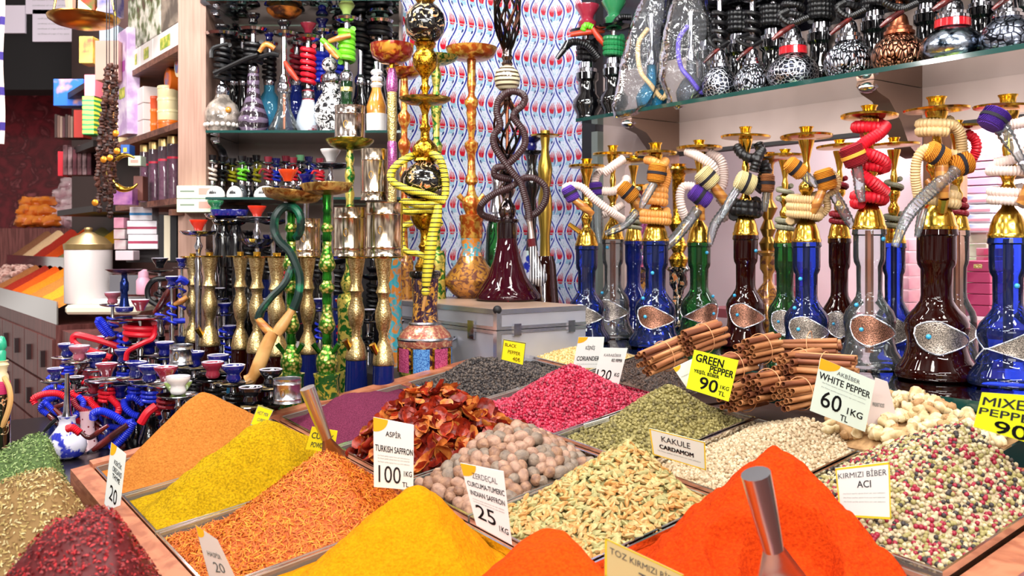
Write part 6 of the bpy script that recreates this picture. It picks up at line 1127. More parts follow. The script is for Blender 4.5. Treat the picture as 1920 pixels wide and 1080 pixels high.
slab('trim_6', SHELFW, 3.16, 3.20, .93, 1.12, .10, .12)
# mouthpiece of a pipe at the left edge
k = HK('hose_stand', 'turquoise tipped hookah hose handle with pink and cream bands at the left edge', 2, 900, 1.98, cat='hose handle'); k.lat('black_gold_foot', [(900, 15), (860, 16), (738, 16)], FLORAL, 18); k.lat('pink_band', [(738, 15), (716, 16), (714, 15)], M('pink thread wrap', '#d82068', .6, c2='#a01048', tex='wavez', sc=120), 18); k.lat('cream_body', [(714, 14), (704, 13), (698, 10), (690, 11), (684, 14), (678, 10), (676, 13)], M('cream lacquer', '#e2d2a8', .3), 18); k.lat('turquoise_tip', [(678, 8), (660, 9), (656, 7), (650, 10), (640, 9), (632, 6), (630, 2)], M('turquoise lacquer', '#28b088', .25, coat=.6), 18); k.tube('cord', [(10,706,-6),(22,724,-10),(26,750,-12),(18,780,-12),(4,806,-8)], 5, M('tan cord', '#d8a868', .5), pitch=0)
# the crowd of black pipes in the shade under the left shelves
DK = 'black water pipes in the shade under the left shelves'
for i, (px, y, w, t, bl, hm, lab) in enumerate(((408, 452, 24, 46, CBLK, HBLACK, 'black water pipe in the shade left of the silver dishes'), (440, 470, 24, 44, CBLK, HBLACK, 'black water pipe in the shade below the silver dishes'), (466, 432, 24, 44, CBLK, HBLACK, 'black water pipe in the shade behind the scarlet bowl'),
        (506, 440, 26, 48, CBLUE, HBLACK, 'dark water pipe with cobalt bowl behind the green hose loop'), (530, 470, 24, 46, CBLK, HRED, 'dark water pipe with red hose behind the left green pipe'), (598, 440, 24, 46, CBLK, HBLACK, 'black water pipe right of the left wind cover'), (632, 470, 24, 44, CBLUE, HBLACK, 'dark water pipe with cobalt bowl left of the middle wind cover'), (700, 500, 26, 46, CBLK, HBLACK, 'black water pipe in the shade behind the right wind cover'), (752, 520, 24, 44, CRED, HBLACK, 'black water pipe with burgundy bowl left of the floral pipe'))):
    k = tall(lab, px, y, w, bl, y+18, t, 3.12, 0, None, BLACK, GK, BLACK); k.e['group'] = DK; k.coil('hose', y+30, y+78, 10, 5, 3.6, hm, pitch=0, ph=i); k.lat('dark_body', [(y+175, 22), (y+150, 24), (y+120, 14), (y+95, 12), (y+84, 14)], GK if i % 3 else GDB, 20)
for i, (px, y, w, bowl, hm, gl, lab) in enumerate(((160, 690, 34, 'burgundy', HRED, GBR, 'small water pipe with burgundy bowl behind the front silver dish'), (232, 655, 34, 'blue', HBLUE, GDB, 'small water pipe with cobalt bowl under the red hose loop'), (248, 620, 30, 'black', HBLACK, GK, 'small black water pipe under the wide patterned dish'), (196, 630, 30, 'blue', HRED, GDB, 'small water pipe with cobalt bowl below the white scale'), (300, 600, 28, 'blue', HBLUE, GDB, 'small water pipe with cobalt bowl right of the patterned dish'), (336, 600, 26, 'black', HBLACK, GBR, 'small black water pipe before the first engraved brass pipe'), (470, 660, 34, 'black', HBLACK, GK, 'small black water pipe before the engraved brass row'), (350, 690, 36, 'black', HBLACK, GK, 'small black water pipe behind the cream rimmed bowl'))):
    small(lab, px, y, w, bowl, hm, gl, tray=BLACK if bowl == 'black' else CHROME)
for i, (px, hm, lab) in enumerate(((386+50, HBLACK, 'black water pipe at the back of the upper left shelf, behind the twisted one'), (455, HBLACK, 'black water pipe at the back left of the twisted one'), (560, HRED, 'dark water pipe with red hose at the back of the upper left shelf'), (634, HBLUE, 'dark water pipe with blue hose at the back near the lime one'), (690, HBLACK, 'black water pipe at the back right of the lime one'), (735, HBLACK, 'black water pipe at the far right back of the upper left shelf'))):
    shelf_pipe(lab, px, 3.31, [(238, 18), (220, 22), (196, 16), (176, 10), (160, 10)], GK if hm is HBLACK else GDB, 66+8*(i % 3), 44, CBLK, 46+8*(i % 3), 24, hm, (90, 150, 12, 6, 4.5))
# loose hoses and handles thrust out at the front of the crowd
LO = 'small water pipes at the front edge of the crowd'
rr_ = random.Random(8)
for i, (px, y, w, bowl, hm, gl, lab, paths) in enumerate((
  (104, 690, 30, 'blue', HBLUE, GDB, 'small water pipe whose blue hose hangs out farthest left', [([(110,742,-4),(92,752,-16),(86,764,-18),(100,774,-20)], HBLUE, [(98,772,-20),(114,786,-22),(130,798,-22)])]),
  (176, 712, 34, 'burgundy', HRED, GBR, 'small water pipe whose red hose arcs low at the front', [([(186,800,-6),(160,806,-18),(140,796,-20),(150,784,-22),(176,790,-24)], HRED, [(174,788,-24),(196,800,-26),(214,814,-26)])]),
  (226, 720, 34, 'blue', HBLUE, GK, 'small water pipe with cobalt bowl crossed by a ribbed blue hose', [([(232,806,-6),(216,820,-16),(204,812,-20),(214,796,-22),(238,800,-22),(256,812,-20)], HBLUE, [(206,812,-20),(192,824,-22),(180,830,-22)])]),
  (290, 722, 36, 'burgundy', HRED, GK, 'small water pipe with burgundy bowl at the foot of the sandy heap', [([(280,800,-6),(262,810,-16),(250,824,-18)], HRED, [(250,824,-18),(236,838,-20),(224,846,-20)])]),
  (142, 706, 30, 'black', HBLACK, GK, 'small black water pipe between the white vases and the red hose', [([(150,770,-6),(170,764,-16),(190,772,-18),(204,786,-18)], HBLUE, [(166,766,-20),(182,782,-24),(198,792,-24)])]))):
    k = small(lab, px, y, w, bowl, hm, gl, D=2.42, grp=LO, tray=CHROME)
    for pts, m, hd in paths: k.tube('hose', pts, 5.5, m, pitch=3); wood(k, hd, WOODR if m is not HBLACK else BLACK, 5)
# ---- the next stall, to the left and farther back
AV = .98
tag(MB().box(W(-260, 860, 8.4), (3.9, 0, 0), (0, .05, 0), (0, 0, 3.4)).build('wall_marble', MARB, smooth=False), kind='structure')
tag(MB().box(W(-420, 168, 6.9), (3.4, 0, 0), (0, .28, 0), (0, 0, 1.8)).build('ceiling_dark', BLKC, smooth=False), kind='structure')
slab('wall_alcove', M('alcove back', '#3a2420', .6), 3.22, 6.6, 1.30, 1.34, -1.5, 1.6)
def along(px, v): ru, rv = rays(px); D = v/rv; return D, ru*D
def ushelf(name, lab, u0, u1, v0, v1, z, th=.022, mat=SHELFW): return slab(name, mat, u0, u1, v0, v1, z-th, z, lab, 'shelf', None)
zA, zB, zC_ = .690, .425, .165
D0 = 3.2
ushelf('wooden_shelf', 'upper wooden shelf with soap cartons in the neighbouring stall', 3.24, 4.35, AV, 1.29, zA); ushelf('wooden_shelf', 'middle wooden shelf with round tins in the neighbouring stall', 3.24, 4.35, AV, 1.29, zB); ushelf('wooden_shelf', 'lower wooden shelf with purple glass tubes in the neighbouring stall', 3.24, 4.12, AV, 1.29, zC_)
for z, l in ((.50, 'far dark shelf with a blue box'), (.19, 'far dark shelf with a row of books'), (.80, 'far dark shelf near the ceiling')): ushelf('dark_shelf', l, 4.75, 5.6, AV+.05, 1.29, z, .03, M('black shelf', '#1a1214', .5))
def ubox(label, pxa, pxb, v, z0, z1, mat, dep=.08, marks=(), name='carton', cat='box', group=None):
    """a box whose face lies along u at v, from picture column pxa (far) to pxb (near)"""
    ua, ub = along(pxa, v)[1], along(pxb, v)[1]; a = UV(ua, v, z0); ax = UV(ub, v, z0)-a; az = Vector((0,0,z1-z0)); ay = UV(ua, v+dep, z0)-a; e = thing(name, label, cat, a, group); n = -ay.normalized()*.0008
    MB().box((0,0,0), ax, ay, az, .002).build('box_body', mat, e)
    # end face toward the eye and printed panels on the long face
    for (s0, t0, s1, t1, m) in marks: MB().add([n+ax*s0+az*t0, n+ax*s1+az*t0, n+ax*s1+az*t1, n+ax*s0+az*t1], [(0,1,2,3)]).build('printed_panel', m, e, smooth=False)
    return e
OLIVE = M('olive print', '#7a9a2a', .5, c2='#d8d060', sc=40); WHT = M('white carton', '#ece6e2', .5); KRAFT = M('kraft carton', '#b8844a', .6, c2='#9a6a38', sc=12); CRMT = M('cream tin', '#f0e2b0', .35, coat=.3); ORT = M('orange tin', '#e8721c', .35, coat=.3); MAGT = M('magenta tin', '#c82a80', .35); PHOTO = M('green brown printed carton', '#d8d4c8', .45, c2='#5a6a3a', c3='#4a2c20', sc=16, lo=.42, hi=.55)
for i, (a, b) in enumerate(((246, 262), (263, 286), (287, 334))): ubox(['small white soap carton with olive print, farthest on the upper shelf', 'white soap carton with olive print in the middle of the upper shelf', 'white soap carton with olive branch nearest the post'][i], a, b, AV+.01, zA, zA+.085, WHT, .12, [(.3, .25, .7, .75, OLIVE)], group='white soap cartons on the upper shelf')
ubox('long carton printed with green plants on top of the soap cartons', 240, 300, AV+.012, zA+.088, zA+.30, PHOTO, .12); ubox('grey brown carton above the nearest soap carton', 302, 334, AV+.012, zA+.088, zA+.26, M('grey brown carton', '#a89888', .45, c2='#5a5048', sc=10), .12)
ubox('tall narrow white package beside the hanging strands', 220, 238, AV-.02, .44, .86, M('white violet package', '#e6d8ea', .4, c2='#b898c8', sc=14), .05, [(.2, .6, .8, .7, M('violet print', '#a04a9a', .5)), (.2, .35, .8, .45, OLIVE)])
def tin(label, px, v, z, r, rows, group=None):
    D, u = along(px, v); e = thing('tin', label, 'tin', UV(u, v, z), group); zz = 0
    for h, m in rows: MB().lathe([(r*.96, zz), (r, zz+.004), (r, zz+h*.72), (r*1.04, zz+h*.75), (r*1.04, zz+h-.004), (r*.98, zz+h)], 24).build('tin_section', m, e); zz += h
    return e
v_ = AV+.07
tin('stack of cream round tins on an orange tin nearest the post', 316, v_, zB, .040, [(.046, ORT), (.040, CRMT), (.046, CRMT), (.044, CRMT)]); tin('slim stack of orange tins left of the cream tins', 291, v_, zB, .026, [(.055, ORT), (.055, ORT), (.05, M('orange red tin', '#d8542a', .35))]); tin('slim magenta tin stack behind the white cartons', 277, v_+.01, zB, .021, [(.05, MAGT), (.05, MAGT), (.05, MAGT), (.04, MAGT)])
D, u = along(323, AV+.03); e = thing('round_tin', 'round emblem tin standing on edge above the cream tins', 'tin', UV(u, AV+.06, zB+.225)); n_ = UV(0, -1, 0)-UV(0, 0, 0); q = n_.to_track_quat('Z', 'Y').to_matrix(); MB().lathe([(.040, -.012), (.042, -.01), (.042, .010), (.037, .012)], 28, M4=q).build('tin_body', CRMT, e); MB().lathe([(.028, .0121), (.0281, .0128)], 24, M4=q).build('emblem', M('emblem print', '#c86a50', .5, c2='#5a78b0', sc=40), e)
D, u = along(298, AV+.03); e = thing('round_tin', 'orange emblem tin standing on edge beside the cream one', 'tin', UV(u, AV+.08, zB+.20)); MB().lathe([(.043, -.02), (.045, -.018), (.045, .018), (.040, .02)], 28, M4=q).build('tin_body', ORT, e); MB().lathe([(.026, .0201), (.0261, .0208)], 24, M4=q).build('emblem', MATS['emblem print'], e)
for i in range(3): ubox(['lowest white carton of the three stacked', 'middle white carton of the three stacked', 'top white carton of the three stacked'][i]+' on the middle shelf', 238, 268, AV+.02, zB+.066*i, zB+.064+.066*i, M('pinkish white carton', '#e4d8d4', .5), .08, [(.2, .3, .5, .7, PK)], group='white cartons stacked on the middle shelf')
for i in range(5): ubox(['bottom kraft carton of the brown stack', 'second kraft carton from the bottom of the brown stack', 'middle kraft carton of the brown stack', 'second kraft carton from the top of the brown stack', 'top kraft carton of the brown stack'][i], 206, 228, AV+.05, zB-.01+.058*i, zB+.046+.058*i, KRAFT, .07, group='kraft cartons stacked on the middle shelf')
tin('stack of cream bobbin shaped tins left of the white cartons', 231, AV+.03, zB, .024, [(.045, CRMT), (.045, CRMT), (.045, CRMT), (.035, CRMT)])
PUR = M('purple filling', '#8a4470', .5, c2='#a06888', sc=60)
for i, px in enumerate((274, 291, 309, 326)):
    D, u = along(px, AV+.05); e = thing('glass_tube', ['purple filled glass tube with gold cap, farthest left of four', 'purple filled glass tube with gold cap, second from left of four', 'purple filled glass tube with gold cap, third from left of four', 'purple filled glass tube with gold cap nearest the post'][i], 'glass tube', UV(u, AV+.05, zC_), 'purple filled glass tubes on the lower shelf'); r = .024
    MB().lathe([(r, 0), (r, .2), (r*.9, .21)], 20).build('glass', G('tube glass', '#d8c0d0', .1), e); MB().lathe([(r*.9, .004), (r*.9, .15), (.001, .151)], 18).build('filling', PUR, e); MB().lathe([(r*.95, .205), (r*.95, .232), (r*.7, .236)], 20).build('cap', M('gold cap', '#d8b878', .3, .8), e); MB().lathe([(r*1.01, .150), (r*1.01, .158)], 20).build('red_band', M('red band', '#d82848', .4), e)
e = thing('brass_crescent', 'brass crescent ring leaning beside the purple tubes', 'ornament', W(236, 350, 3.25)); MB().tube([Vector((.055*math.cos(a), 0, .05+.06*math.sin(a))) for a in [1.0+i*.35 for i in range(14)]], [.003, .012, .014, .012, .003], 10).build('ring', BRASS, e)
carton('small blue carton under the middle shelf', 226, 243, 271, 291, 3.5, M('blue carton', '#2060b8', .4), .05, [(.3, .3, .7, .7, M('yellow print', '#e8c82a', .5))]); carton('small white green carton beside the brass crescent', 240, 264, 292, 311, 3.42, M('mint carton', '#c4d8c0', .4), .05, [(.2, .3, .8, .6, PK)]); carton('violet carton at the left end of the lower shelf', 212, 248, 352, 384, 3.45, M('violet carton', '#b878a8', .45, c2='#7a3a8a', sc=14), .06); carton('small red brown box under the lower shelf', 250, 268, 330, 376, 3.5, M('brown red package', '#7a4a40', .5), .05)
# hanging strings of dried pods with coin charms
STR = M('dried pod string', '#2a1612', .5, c2='#5a342a', sc=40, bump=.6)
for i, (x0, x1, y0, y1, w) in enumerate(((205, 184, 122, 395, 9), (200, 196, 130, 375, 8), (214, 206, 125, 405, 9), (218, 215, 140, 360, 7))):
    D = 3.15+.03*i; k = HK('pod_string', ['leftmost string of dark dried pods hanging before the shelves', 'second string of dark dried pods hanging before the shelves', 'third string of dark dried pods, the longest', 'rightmost string of dark dried pods hanging before the shelves'][i], x0, y1, D, cat='hanging string', group='strings of dried pods hanging together')
    mb = MB(); n = 46; r = random.Random(i)
    for j in range(n):
        t = j/(n-1); x = x0+(x1-x0)*min(1, t*1.6)**.8+r.uniform(-2, 2); y = y0+(y1-y0)*t; mb.ball(k.L(x, y, r.uniform(-4, 4)), w*.62*k.k, 7, 5, (1, 1, .8), nz=.5, seed=j)
    mb.build('pods', STR, k.e)
    k.tube('cord', [(x0, y0-170, 0), (x0, y0, 0)], 1, BLACKM)
for i, (x, y) in enumerate(((194, 299), (206, 296), (219, 283), (178, 380), (217, 250))):
    k = HK('coin_charm', ['gold coin charm low on the pod strings, left', 'gold coin charm low on the pod strings, centre', 'orange coin charm at the right of the pod strings', 'orange charm at the bottom of the pod strings', 'small coin charm high at the right of the strings'][i], x, y, 3.08, cat='charm', group='coin charms on the pod strings'); MB().lathe([(5.5*k.k, -.001), (6.2*k.k, 0), (5.5*k.k, .001)], 16, M4=Matrix.Rotation(math.pi/2, 3, 'X')).build('coin', M('charm gold', '#d88a28', .3, .7), k.e)
# scale pan hanging at the top left
k = HK('scale_pan', 'round brass scale pan hanging at the top left', 157, 52, 3.3, cat='scale pan'); k.lat('pan', [(52, 28), (46, 50), (38, 62), (33, 64), (31, 63), (37, 58), (44, 30)], M('scale brass', '#d8a858', .25, 1.0, c2='#b8803a', sc=5), 40)
for x in (-60, 60): k.tube('hanger', [(157+x, 34, 0), (157+x*.65, -60, 0), (157+x*.3, -140, 0)], 2, BRASS)
k.tube('paper_cone', [(133, 30, 0), (132, 0, 0), (130, -40, 0)], [8, 10, 12], M('pink cloth strip', '#c8a088', .6))
# notices and odds at the top left
for i, (x0, x1, y0, y1) in enumerate(((-10, 47, 10, 62), (61, 140, 18, 78), (48, 152, -40, 26))):
    k = HK('notice', ['framed white notice at the extreme top left', 'white certificate with small print below the lilac one', 'lilac white certificate touching the top of the photo'][i], (x0+x1)/2, y1, 6.87, cat='notice'); w, h = (x1-x0)/2, y1-y0
    MB().box(k.L((x0+x1)/2-w, y1), Vector((2*w*k.k, 0, 0)), Vector((0, .02, 0)), Vector((0, 0, h*k.k))).build('sheet', M('notice paper', '#e2dcea', .5), k.e, smooth=False)
    if i:
        vs, fs = text_geo('certificate of origin of the spices'); mb = MB()
        for q in range(4): mb.add([k.L((x0+x1)/2-w*.75+1.5*w*a, y1-h*(.22+.16*q)-b*2.6, -.6) for a, b in vs], fs)
        mb.build('lettering', INKG, k.e, smooth=False)
k = HK('hanging_cloth', 'narrow striped cloth hanging at the left edge', 3, 270, 2.6, cat='cloth'); mb = MB().grid(lambda a, b: k.L(-8+15*a+2*math.sin(b*9), 270-300*b, 3*math.sin(a*7)), 6, 20); mb.build('cloth', M('striped cloth', '#e8d0c8', .7, c2='#3a2a8a', tex='wavez', sc=3.2, lo=.82, hi=.9), k.e)
HAS = [('blue carton with orange picture on the far shelf', 100, 156, 148, 198, 4.9, M('blue picture carton', '#2a6ad0', .4, c2='#e0a080', sc=7, lo=.5, hi=.6)), ('tall paper bag with a blue mark behind the pod strings', 178, 222, 76, 150, 3.7, M('beige paper bag', '#d0a898', .6)), ('pale blue carton at the top behind the scale pan', 186, 222, 48, 76, 3.9, M('pale blue carton', '#b8cce8', .5)), ('yellow green package stack left of the paper bag', 148, 174, 68, 118, 4.4, M('green yellow package', '#b8b04a', .5, c2='#b8503a', sc=12)), ('green striped package stack beside the pod strings', 154, 176, 180, 252, 4.3, M('green striped package', '#2a8a4a', .5, c2='#e0d84a', tex='wavez', sc=14, dist=2)), ('pink package above the green striped one', 158, 178, 140, 180, 4.3, M('pink package', '#c86a7a', .5)), ('red spined book on the far shelf', 138, 156, 206, 258, 4.8, M('red book', '#a83028', .5)), ('red candle box at the left of the far packages', 108, 118, 284, 330, 4.9, M('red box', '#b82030', .5)), ('colourful package above the scale pan', 146, 178, -20, 26, 4.0, M('green red package', '#5a8a3a', .5, c2='#c83a2a', sc=12)), ('white plush packet at the top left of the shelves', 182, 214, -20, 24, 3.9, M('plush packet', '#d8d0e0', .6, c2='#7a78c0', sc=14))]
for lab, a, b, c, d, D, m in HAS: carton(lab, a, b, c, d, D, m, .10)
for i in range(7): carton(['dark book leftmost in the far row', 'second dark book in the far row', 'third book in the far row with pale spine', 'fourth book in the far row', 'fifth book in the far row', 'sixth book in the far row', 'dark book nearest the red spine'][i], 102+5*i, 106.5+5*i, 214+(i*5 % 4)*2, 258, 4.95, M('book %s' % 'abcd'[i % 4], ('#3a2a28', '#6a5048', '#8a7468', '#4a2a30')[i % 4], .5), .12, name='book', cat='book', group='dark books on the far shelf')
for i in range(6): carton(['silver jar carton leftmost below the books', 'second silver carton below the books', 'third silver carton below the books', 'fourth silver carton below the books', 'fifth silver carton below the books', 'silver pink carton nearest the pod strings'][i], 118+9*i, 126+9*i, 272+(i % 3)*4, 328, 4.75, M('foil carton %s' % 'abc'[i % 3], ('#7a5a5e', '#9a8084', '#6a3a44')[i % 3], .3, .4, c2='#3a2226', sc=16), .10, group='foil cartons below the books')
# heaps of bags
BAGW = M('pinkish clear bag', '#e4ccd0', .3, c2='#c49aa4', sc=9, bump=.6, coat=.5); BAGO = M('orange bag', '#e88a2a', .35, c2='#c8601a', sc=9, bump=.5, coat=.4)
r = random.Random(3)
fbox('rear_counter', CAB, -40, 215, 7.1, 428, 829, .7, 'plain brown counter against the marble wall', 'counter', None)
pos = [(x+r.uniform(-4, 4), 427-17*q, 7.25+.06*q) for q, xs in enumerate(((84,104,124,144,164,184), (96,116,136,156,176), (104,124,144,164,182), (116,136,156,176), (128,148,168))) for x in xs]
for i, (x, y, D) in enumerate(pos):
    k = HK('filled_bag', 'pinkish see-through filled bag in the pile before the marble wall', x, y, D, cat='bag', group='pinkish bags piled before the marble wall'); MB().ball((0, 0, .05), .070, 14, 9, (1.15, .9, .75), nz=.6, seed=i).build('bag_body', BAGW, k.e)
pos = [(x+r.uniform(-3, 3), 427-18*q, 7.2+.05*q) for q, xs in enumerate(((46,62,78,92), (50,66,82), (54,72,88))) for x in xs]
for i, (x, y, D) in enumerate(pos):
    k = HK('filled_bag', 'orange filled bag in the pile before the marble wall', x, y, D, cat='bag', group='orange bags piled before the marble wall'); MB().ball((0, 0, .05), .068, 14, 9, (1.2, .9, .7), nz=.5, seed=i+20).build('bag_body', BAGO, k.e)
# the far counter with its drawers and tiers of spice
ud, vd = 4.27, .78; zt = -.335
e = thing('drawer_cabinet', 'mahogany cabinet of small drawers under the far spice trays', 'cabinet', UV(ud, vd, -1.5))
def cbx(nm, mt, par, a, b, c, d, z0, z1, o=None): o = UV(ud, vd, -1.5) if o is None else o; p = UV(a, c, z0); return MB().box(p-o, UV(b, c, z0)-p, UV(a, d, z0)-p, Vector((0,0,z1-z0))).build(nm, mt, par, smooth=False)
cbx('carcass', CAB, e, ud, 7.4, vd, 1.3, -1.5, zt)
for i in range(6):
    for j in range(5):
        a = ud+.012+i*.34; z1 = zt-.06-j*.20; dr = cbx('drawer', CAB, e, a, a+.325, vd-.012, vd-.001, z1-.188, z1)
        cbx('pull', M('dark pull', '#2a1a1c', .4), dr, a+.15, a+.175, vd-.03, vd-.012, z1-.13, z1-.06)
e2 = thing('side_counter', 'brown counter carrying the canister and the white scale', 'counter', UV(4.0, .80, -1.5)); o2 = UV(4.0, .80, -1.5)
cbx('counter_body', CAB, e2, 3.62, 4.262, .80, 1.29, -1.5, zt-.02, o2)
def tier(label, u0, u1, v0, v1, z0, z1, cols, ht):
    """sloping bay of ground spices with a clear front; each strip is a spice of its own"""
    e = thing('spice_bay', 'clear fronted bay '+label, 'tray', UV(u0, v0, z0)); o = UV(u0, v0, z0); n = len(cols)
    p = UV(u0, v0, z0); MB().box(p-o, UV(u1, v0, z0)-p, UV(u0, v0+.006, z0)-p, Vector((0,0,ht))).build('clear_front', ACR, e, smooth=False)
    for i, (c, c2, nm) in enumerate(cols):
        a, b = u0+(u1-u0)*i/n, u0+(u1-u0)*(i+1)/n
        f = lambda s, t: UV(a+(b-a)*s, v0+.008+(v1-v0-.01)*t, z0+ht*.72+(z1-z0-ht*.72)*t+.035*math.sin(math.pi*s)*(.4+.6*t)+.006*noise.noise(Vector((s*3+i*7, t*4, z0))))
        m = MB().grid(f, 10, 10); tag(m.build('ground_spice', powder('far '+nm, c, c2, 120, .3), None, loc=UV((a+b)/2, v0, z0)), nm+' strip '+label, 'spice', None, 'stuff')
tier('in the front tier of the far counter', 4.28, 6.3, .785, 1.02, zt+.0, zt+.185, [('#c8803a', '#b06a2a', 'peach spice'), ('#e0a030', '#c8861c', 'yellow spice'), ('#b87a38', '#a0662a', 'tan spice'), ('#d88420', '#c06c14', 'light orange spice'), ('#dc5c1a', '#c44810', 'orange spice'), ('#a83020', '#8c2418', 'red spice'), ('#a86a3c', '#8c5430', 'brown spice')], .10)
tier('in the rear tier of the far counter', 4.95, 7.35, 1.03, 1.25, zt+.20, zt+.40, [('#d8a020', '#c08a14', 'mustard spice'), ('#98905a', '#807848', 'olive green spice'), ('#dc5418', '#c4400c', 'vivid orange spice'), ('#9c2a1c', '#842014', 'dark red spice'), ('#cfae86', '#b89670', 'pale beige spice'), ('#8a5c40', '#744a32', 'cocoa brown spice')], .07)
cbx('tier_block', CAB, e, 4.30, 7.3, 1.03, 1.28, zt, zt+.19)
tag(MB().grid(lambda s, t: UV(6.34+.9*s, .80+.22*t, zt+.08+.10*t+.02*math.sin(s*9)), 10, 6).build('bud_bed', M('bud crumbs', '#a8867a', .8, c2='#7a5a50', sc=30), None, loc=UV(6.4, .8, zt+.08)), 'pale bed of dried bud crumbs at the far left of the counter', 'spice', None, 'stuff')
for i in range(40):
    sx, ty = r.random(), r.random(); e = thing('flower_bud', 'pale dried bud in the heap at the far left of the stall', 'dried bud', UV(6.34+.85*sx, .80+.22*ty, zt+.085+.10*ty), 'pale dried buds heaped at the far left'); MB().ball((0, 0, .01), .026, 10, 6, (1, 1, .8), nz=.4, seed=i).build('bud', M('dried bud', '#d0aca0', .7, c2='#8a5a4e', sc=30), e)
# canister, scale, bottle, watch display
D = 3.62; k = HK('canister', 'large white glass canister with domed brass lid on the side counter', 166, 568, D, cat='canister'); k.lat('body', [(568, 41), (566, 42), (470, 42), (464, 41)], M('milky canister', '#e6dedc', .25, coat=.5), 36); k.lat('lid', [(468, 43), (458, 44), (456, 40), (446, 30), (440, 16), (436, 10), (434, 6), (430, 8), (427, 7), (426, .5)], M('aged brass lid', '#a89060', .35, .7), 36)
p = W(120, 590, 3.45); e = thing('weighing_scale', 'flat white weighing scale in front of the canister', 'scale', p); MB().box((0,0,0), W(262, 590, 3.45)-p, (0, .25, 0), (0, 0, .035), .01).build('scale_body', M('ivory plastic', '#eee6cc', .35), e); MB().box(W(170, 572, 3.5)-p, W(260, 572, 3.5)-W(170, 572, 3.5), (0, .18, 0), (0, 0, .022), .006).build('scale_plate', M('white plate', '#f0ecf0', .25), e)
k = HK('pink_bottle', 'small pink plastic bottle beside the scale', 269, 552, 3.4, cat='bottle'); k.lat('bottle_body', [(552, 12), (550, 13), (526, 13), (520, 9), (518, 9)], M('pink plastic', '#e6a8c0', .35), 22); k.lat('cap', [(519, 9.5), (508, 9), (505, 5)], MATS['pink plastic'], 18)
e0 = carton('dark display stand under the white gift boxes', 236, 330, 468, 492, 3.6, M('black stand', '#1c1618', .4), .12)
WB = M('white gift box', '#eeeaf0', .4); RB = M('red ribbon', '#a83a5a', .4); BB = M('blue ribbon', '#3a8ac8', .4)
for lab, x0, x1, y0, y1, rb in (('lower white gift box with a red ribbon on the display stand', 240, 296, 440, 467, RB), ('middle white gift box with a red ribbon on the display stand', 238, 294, 414, 439, RB), ('top white gift box with a blue ribbon on the display stand', 243, 285, 388, 413, BB)): carton(lab, x0, x1, y0, y1, 3.56, WB, .07, [(0, .38, 1, .56, rb)], group='white ribboned gift boxes on the display stand')
for lab, x0, x1, y0, y1, m in (('pink rolled packet left of the gift boxes, upper', 213, 232, 408, 428, 'pink roll'), ('striped rolled packet left of the gift boxes, middle', 213, 234, 430, 448, 'stripe roll'), ('rose rolled packet left of the gift boxes, lower', 214, 236, 450, 468, 'rose roll')): carton(lab, x0, x1, y0, y1, 3.6, M(m, '#e0a0b8' if m[0] == 'p' else '#d8d0d0', .5, c2='#b85a7a' if m[0] != 'r' else '#a83050', sc=9), .06, group='rolled packets left of the gift boxes')
carton('upright ivory and black display frame beside the timber post', 298, 332, 402, 490, 3.5, BLACKM, .05, [(.28, .02, .62, .98, M('ivory frame', '#e4dcc0', .4))]); carton('pale wrapped soap pack on the side counter', 216, 250, 470, 488, 3.5, M('wrapped soap', '#dcc8d0', .35), .06); carton('silver box behind the dark dish on the side counter', 205, 262, 516, 552, 3.52, M('grey metal box', '#8a8a92', .3, .6), .06)
slab('timber_panel', CAB, 3.20, 3.60, .88, 1.29, -1.5, -.32, 'brown counter end below the timber post', 'counter', None)
# ---- made-up stock behind the opening, standing in for goods reflected in a mirror
def stock(lab, px0, px1, y0, y1, v, mat, dep=.10, marks=(), grp=None):
    ua, ub = along(px0, v)[1], along(px1, v)[1]; D = (along(px0, v)[0]+along(px1, v)[0])/2; z0, z1 = -(y1-HY)/F*D, -(y0-HY)/F*D; return ubox(lab, px0, px1, v, z0, z1, mat, dep, marks, group=grp)
MG = M('magenta box', '#a8245a', .4, c2='#c84a78', sc=10); PKB = M('pink box', '#d88aa0', .4, c2='#b8607a', sc=10); GWB = M('green white packet', '#8ac86a', .4, c2='#e8f0d8', sc=9); BWB = M('blue white packet', '#2a78c8', .4, c2='#e0e8f4', sc=6); LPB = M('pale pink packet', '#f0c8d0', .4, c2='#d89aac', sc=8)
vv = 3.0
for i in range(5): stock(['lowest', 'second lowest', 'middle', 'second highest', 'highest'][i]+' magenta box in the stack between the two big bottles', 1810, 1856, 593-21*i-20, 593-21*i, vv, MG, .10, [(.35, .3, .7, .7, GLIT)] if i == 4 else (), 'magenta boxes seen through the opening')
for i in range(4): stock(['lowest', 'second', 'third', 'highest'][i]+' rosy box of the stack behind the magenta boxes', 1830, 1880, 528-16*i-15, 528-16*i, vv+.14, PKB, .08, [(.3, .2, .6, .8, MG)], 'rosy boxes seen through the opening')
for i in range(5): stock(['bottom', 'second', 'third', 'fourth', 'top'][i]+' green white packet stacked left of the magenta boxes', 1796, 1850, 560-26*i-25, 560-26*i, vv+.25, GWB, .08, (), 'green white packets seen through the opening')
for i in range(4): stock(['lowest', 'second', 'third', 'top'][i]+' blue white packet above the green packets', 1808, 1862, 436-18*i-16, 436-18*i, vv+.22, BWB, .08, [(.1, .2, .9, .5, LPB)], 'blue white packets seen through the opening')
for i in range(5): stock(['lowest', 'second', 'third', 'fourth', 'top'][i]+' pale pink packet on the high stack at the right', 1800, 1870, 362-15*i-13, 362-15*i, vv+.30, LPB, .08, (), 'pale pink packets seen through the opening')
for i in range(6): stock(['lowest', 'second', 'third', 'fourth', 'fifth', 'top'][i]+' pink box of the stack beside the tan post', 1686, 1704, 590-24*i-22, 590-24*i, vv+.28, LPB, .08, (), 'pink boxes beside the tan post')
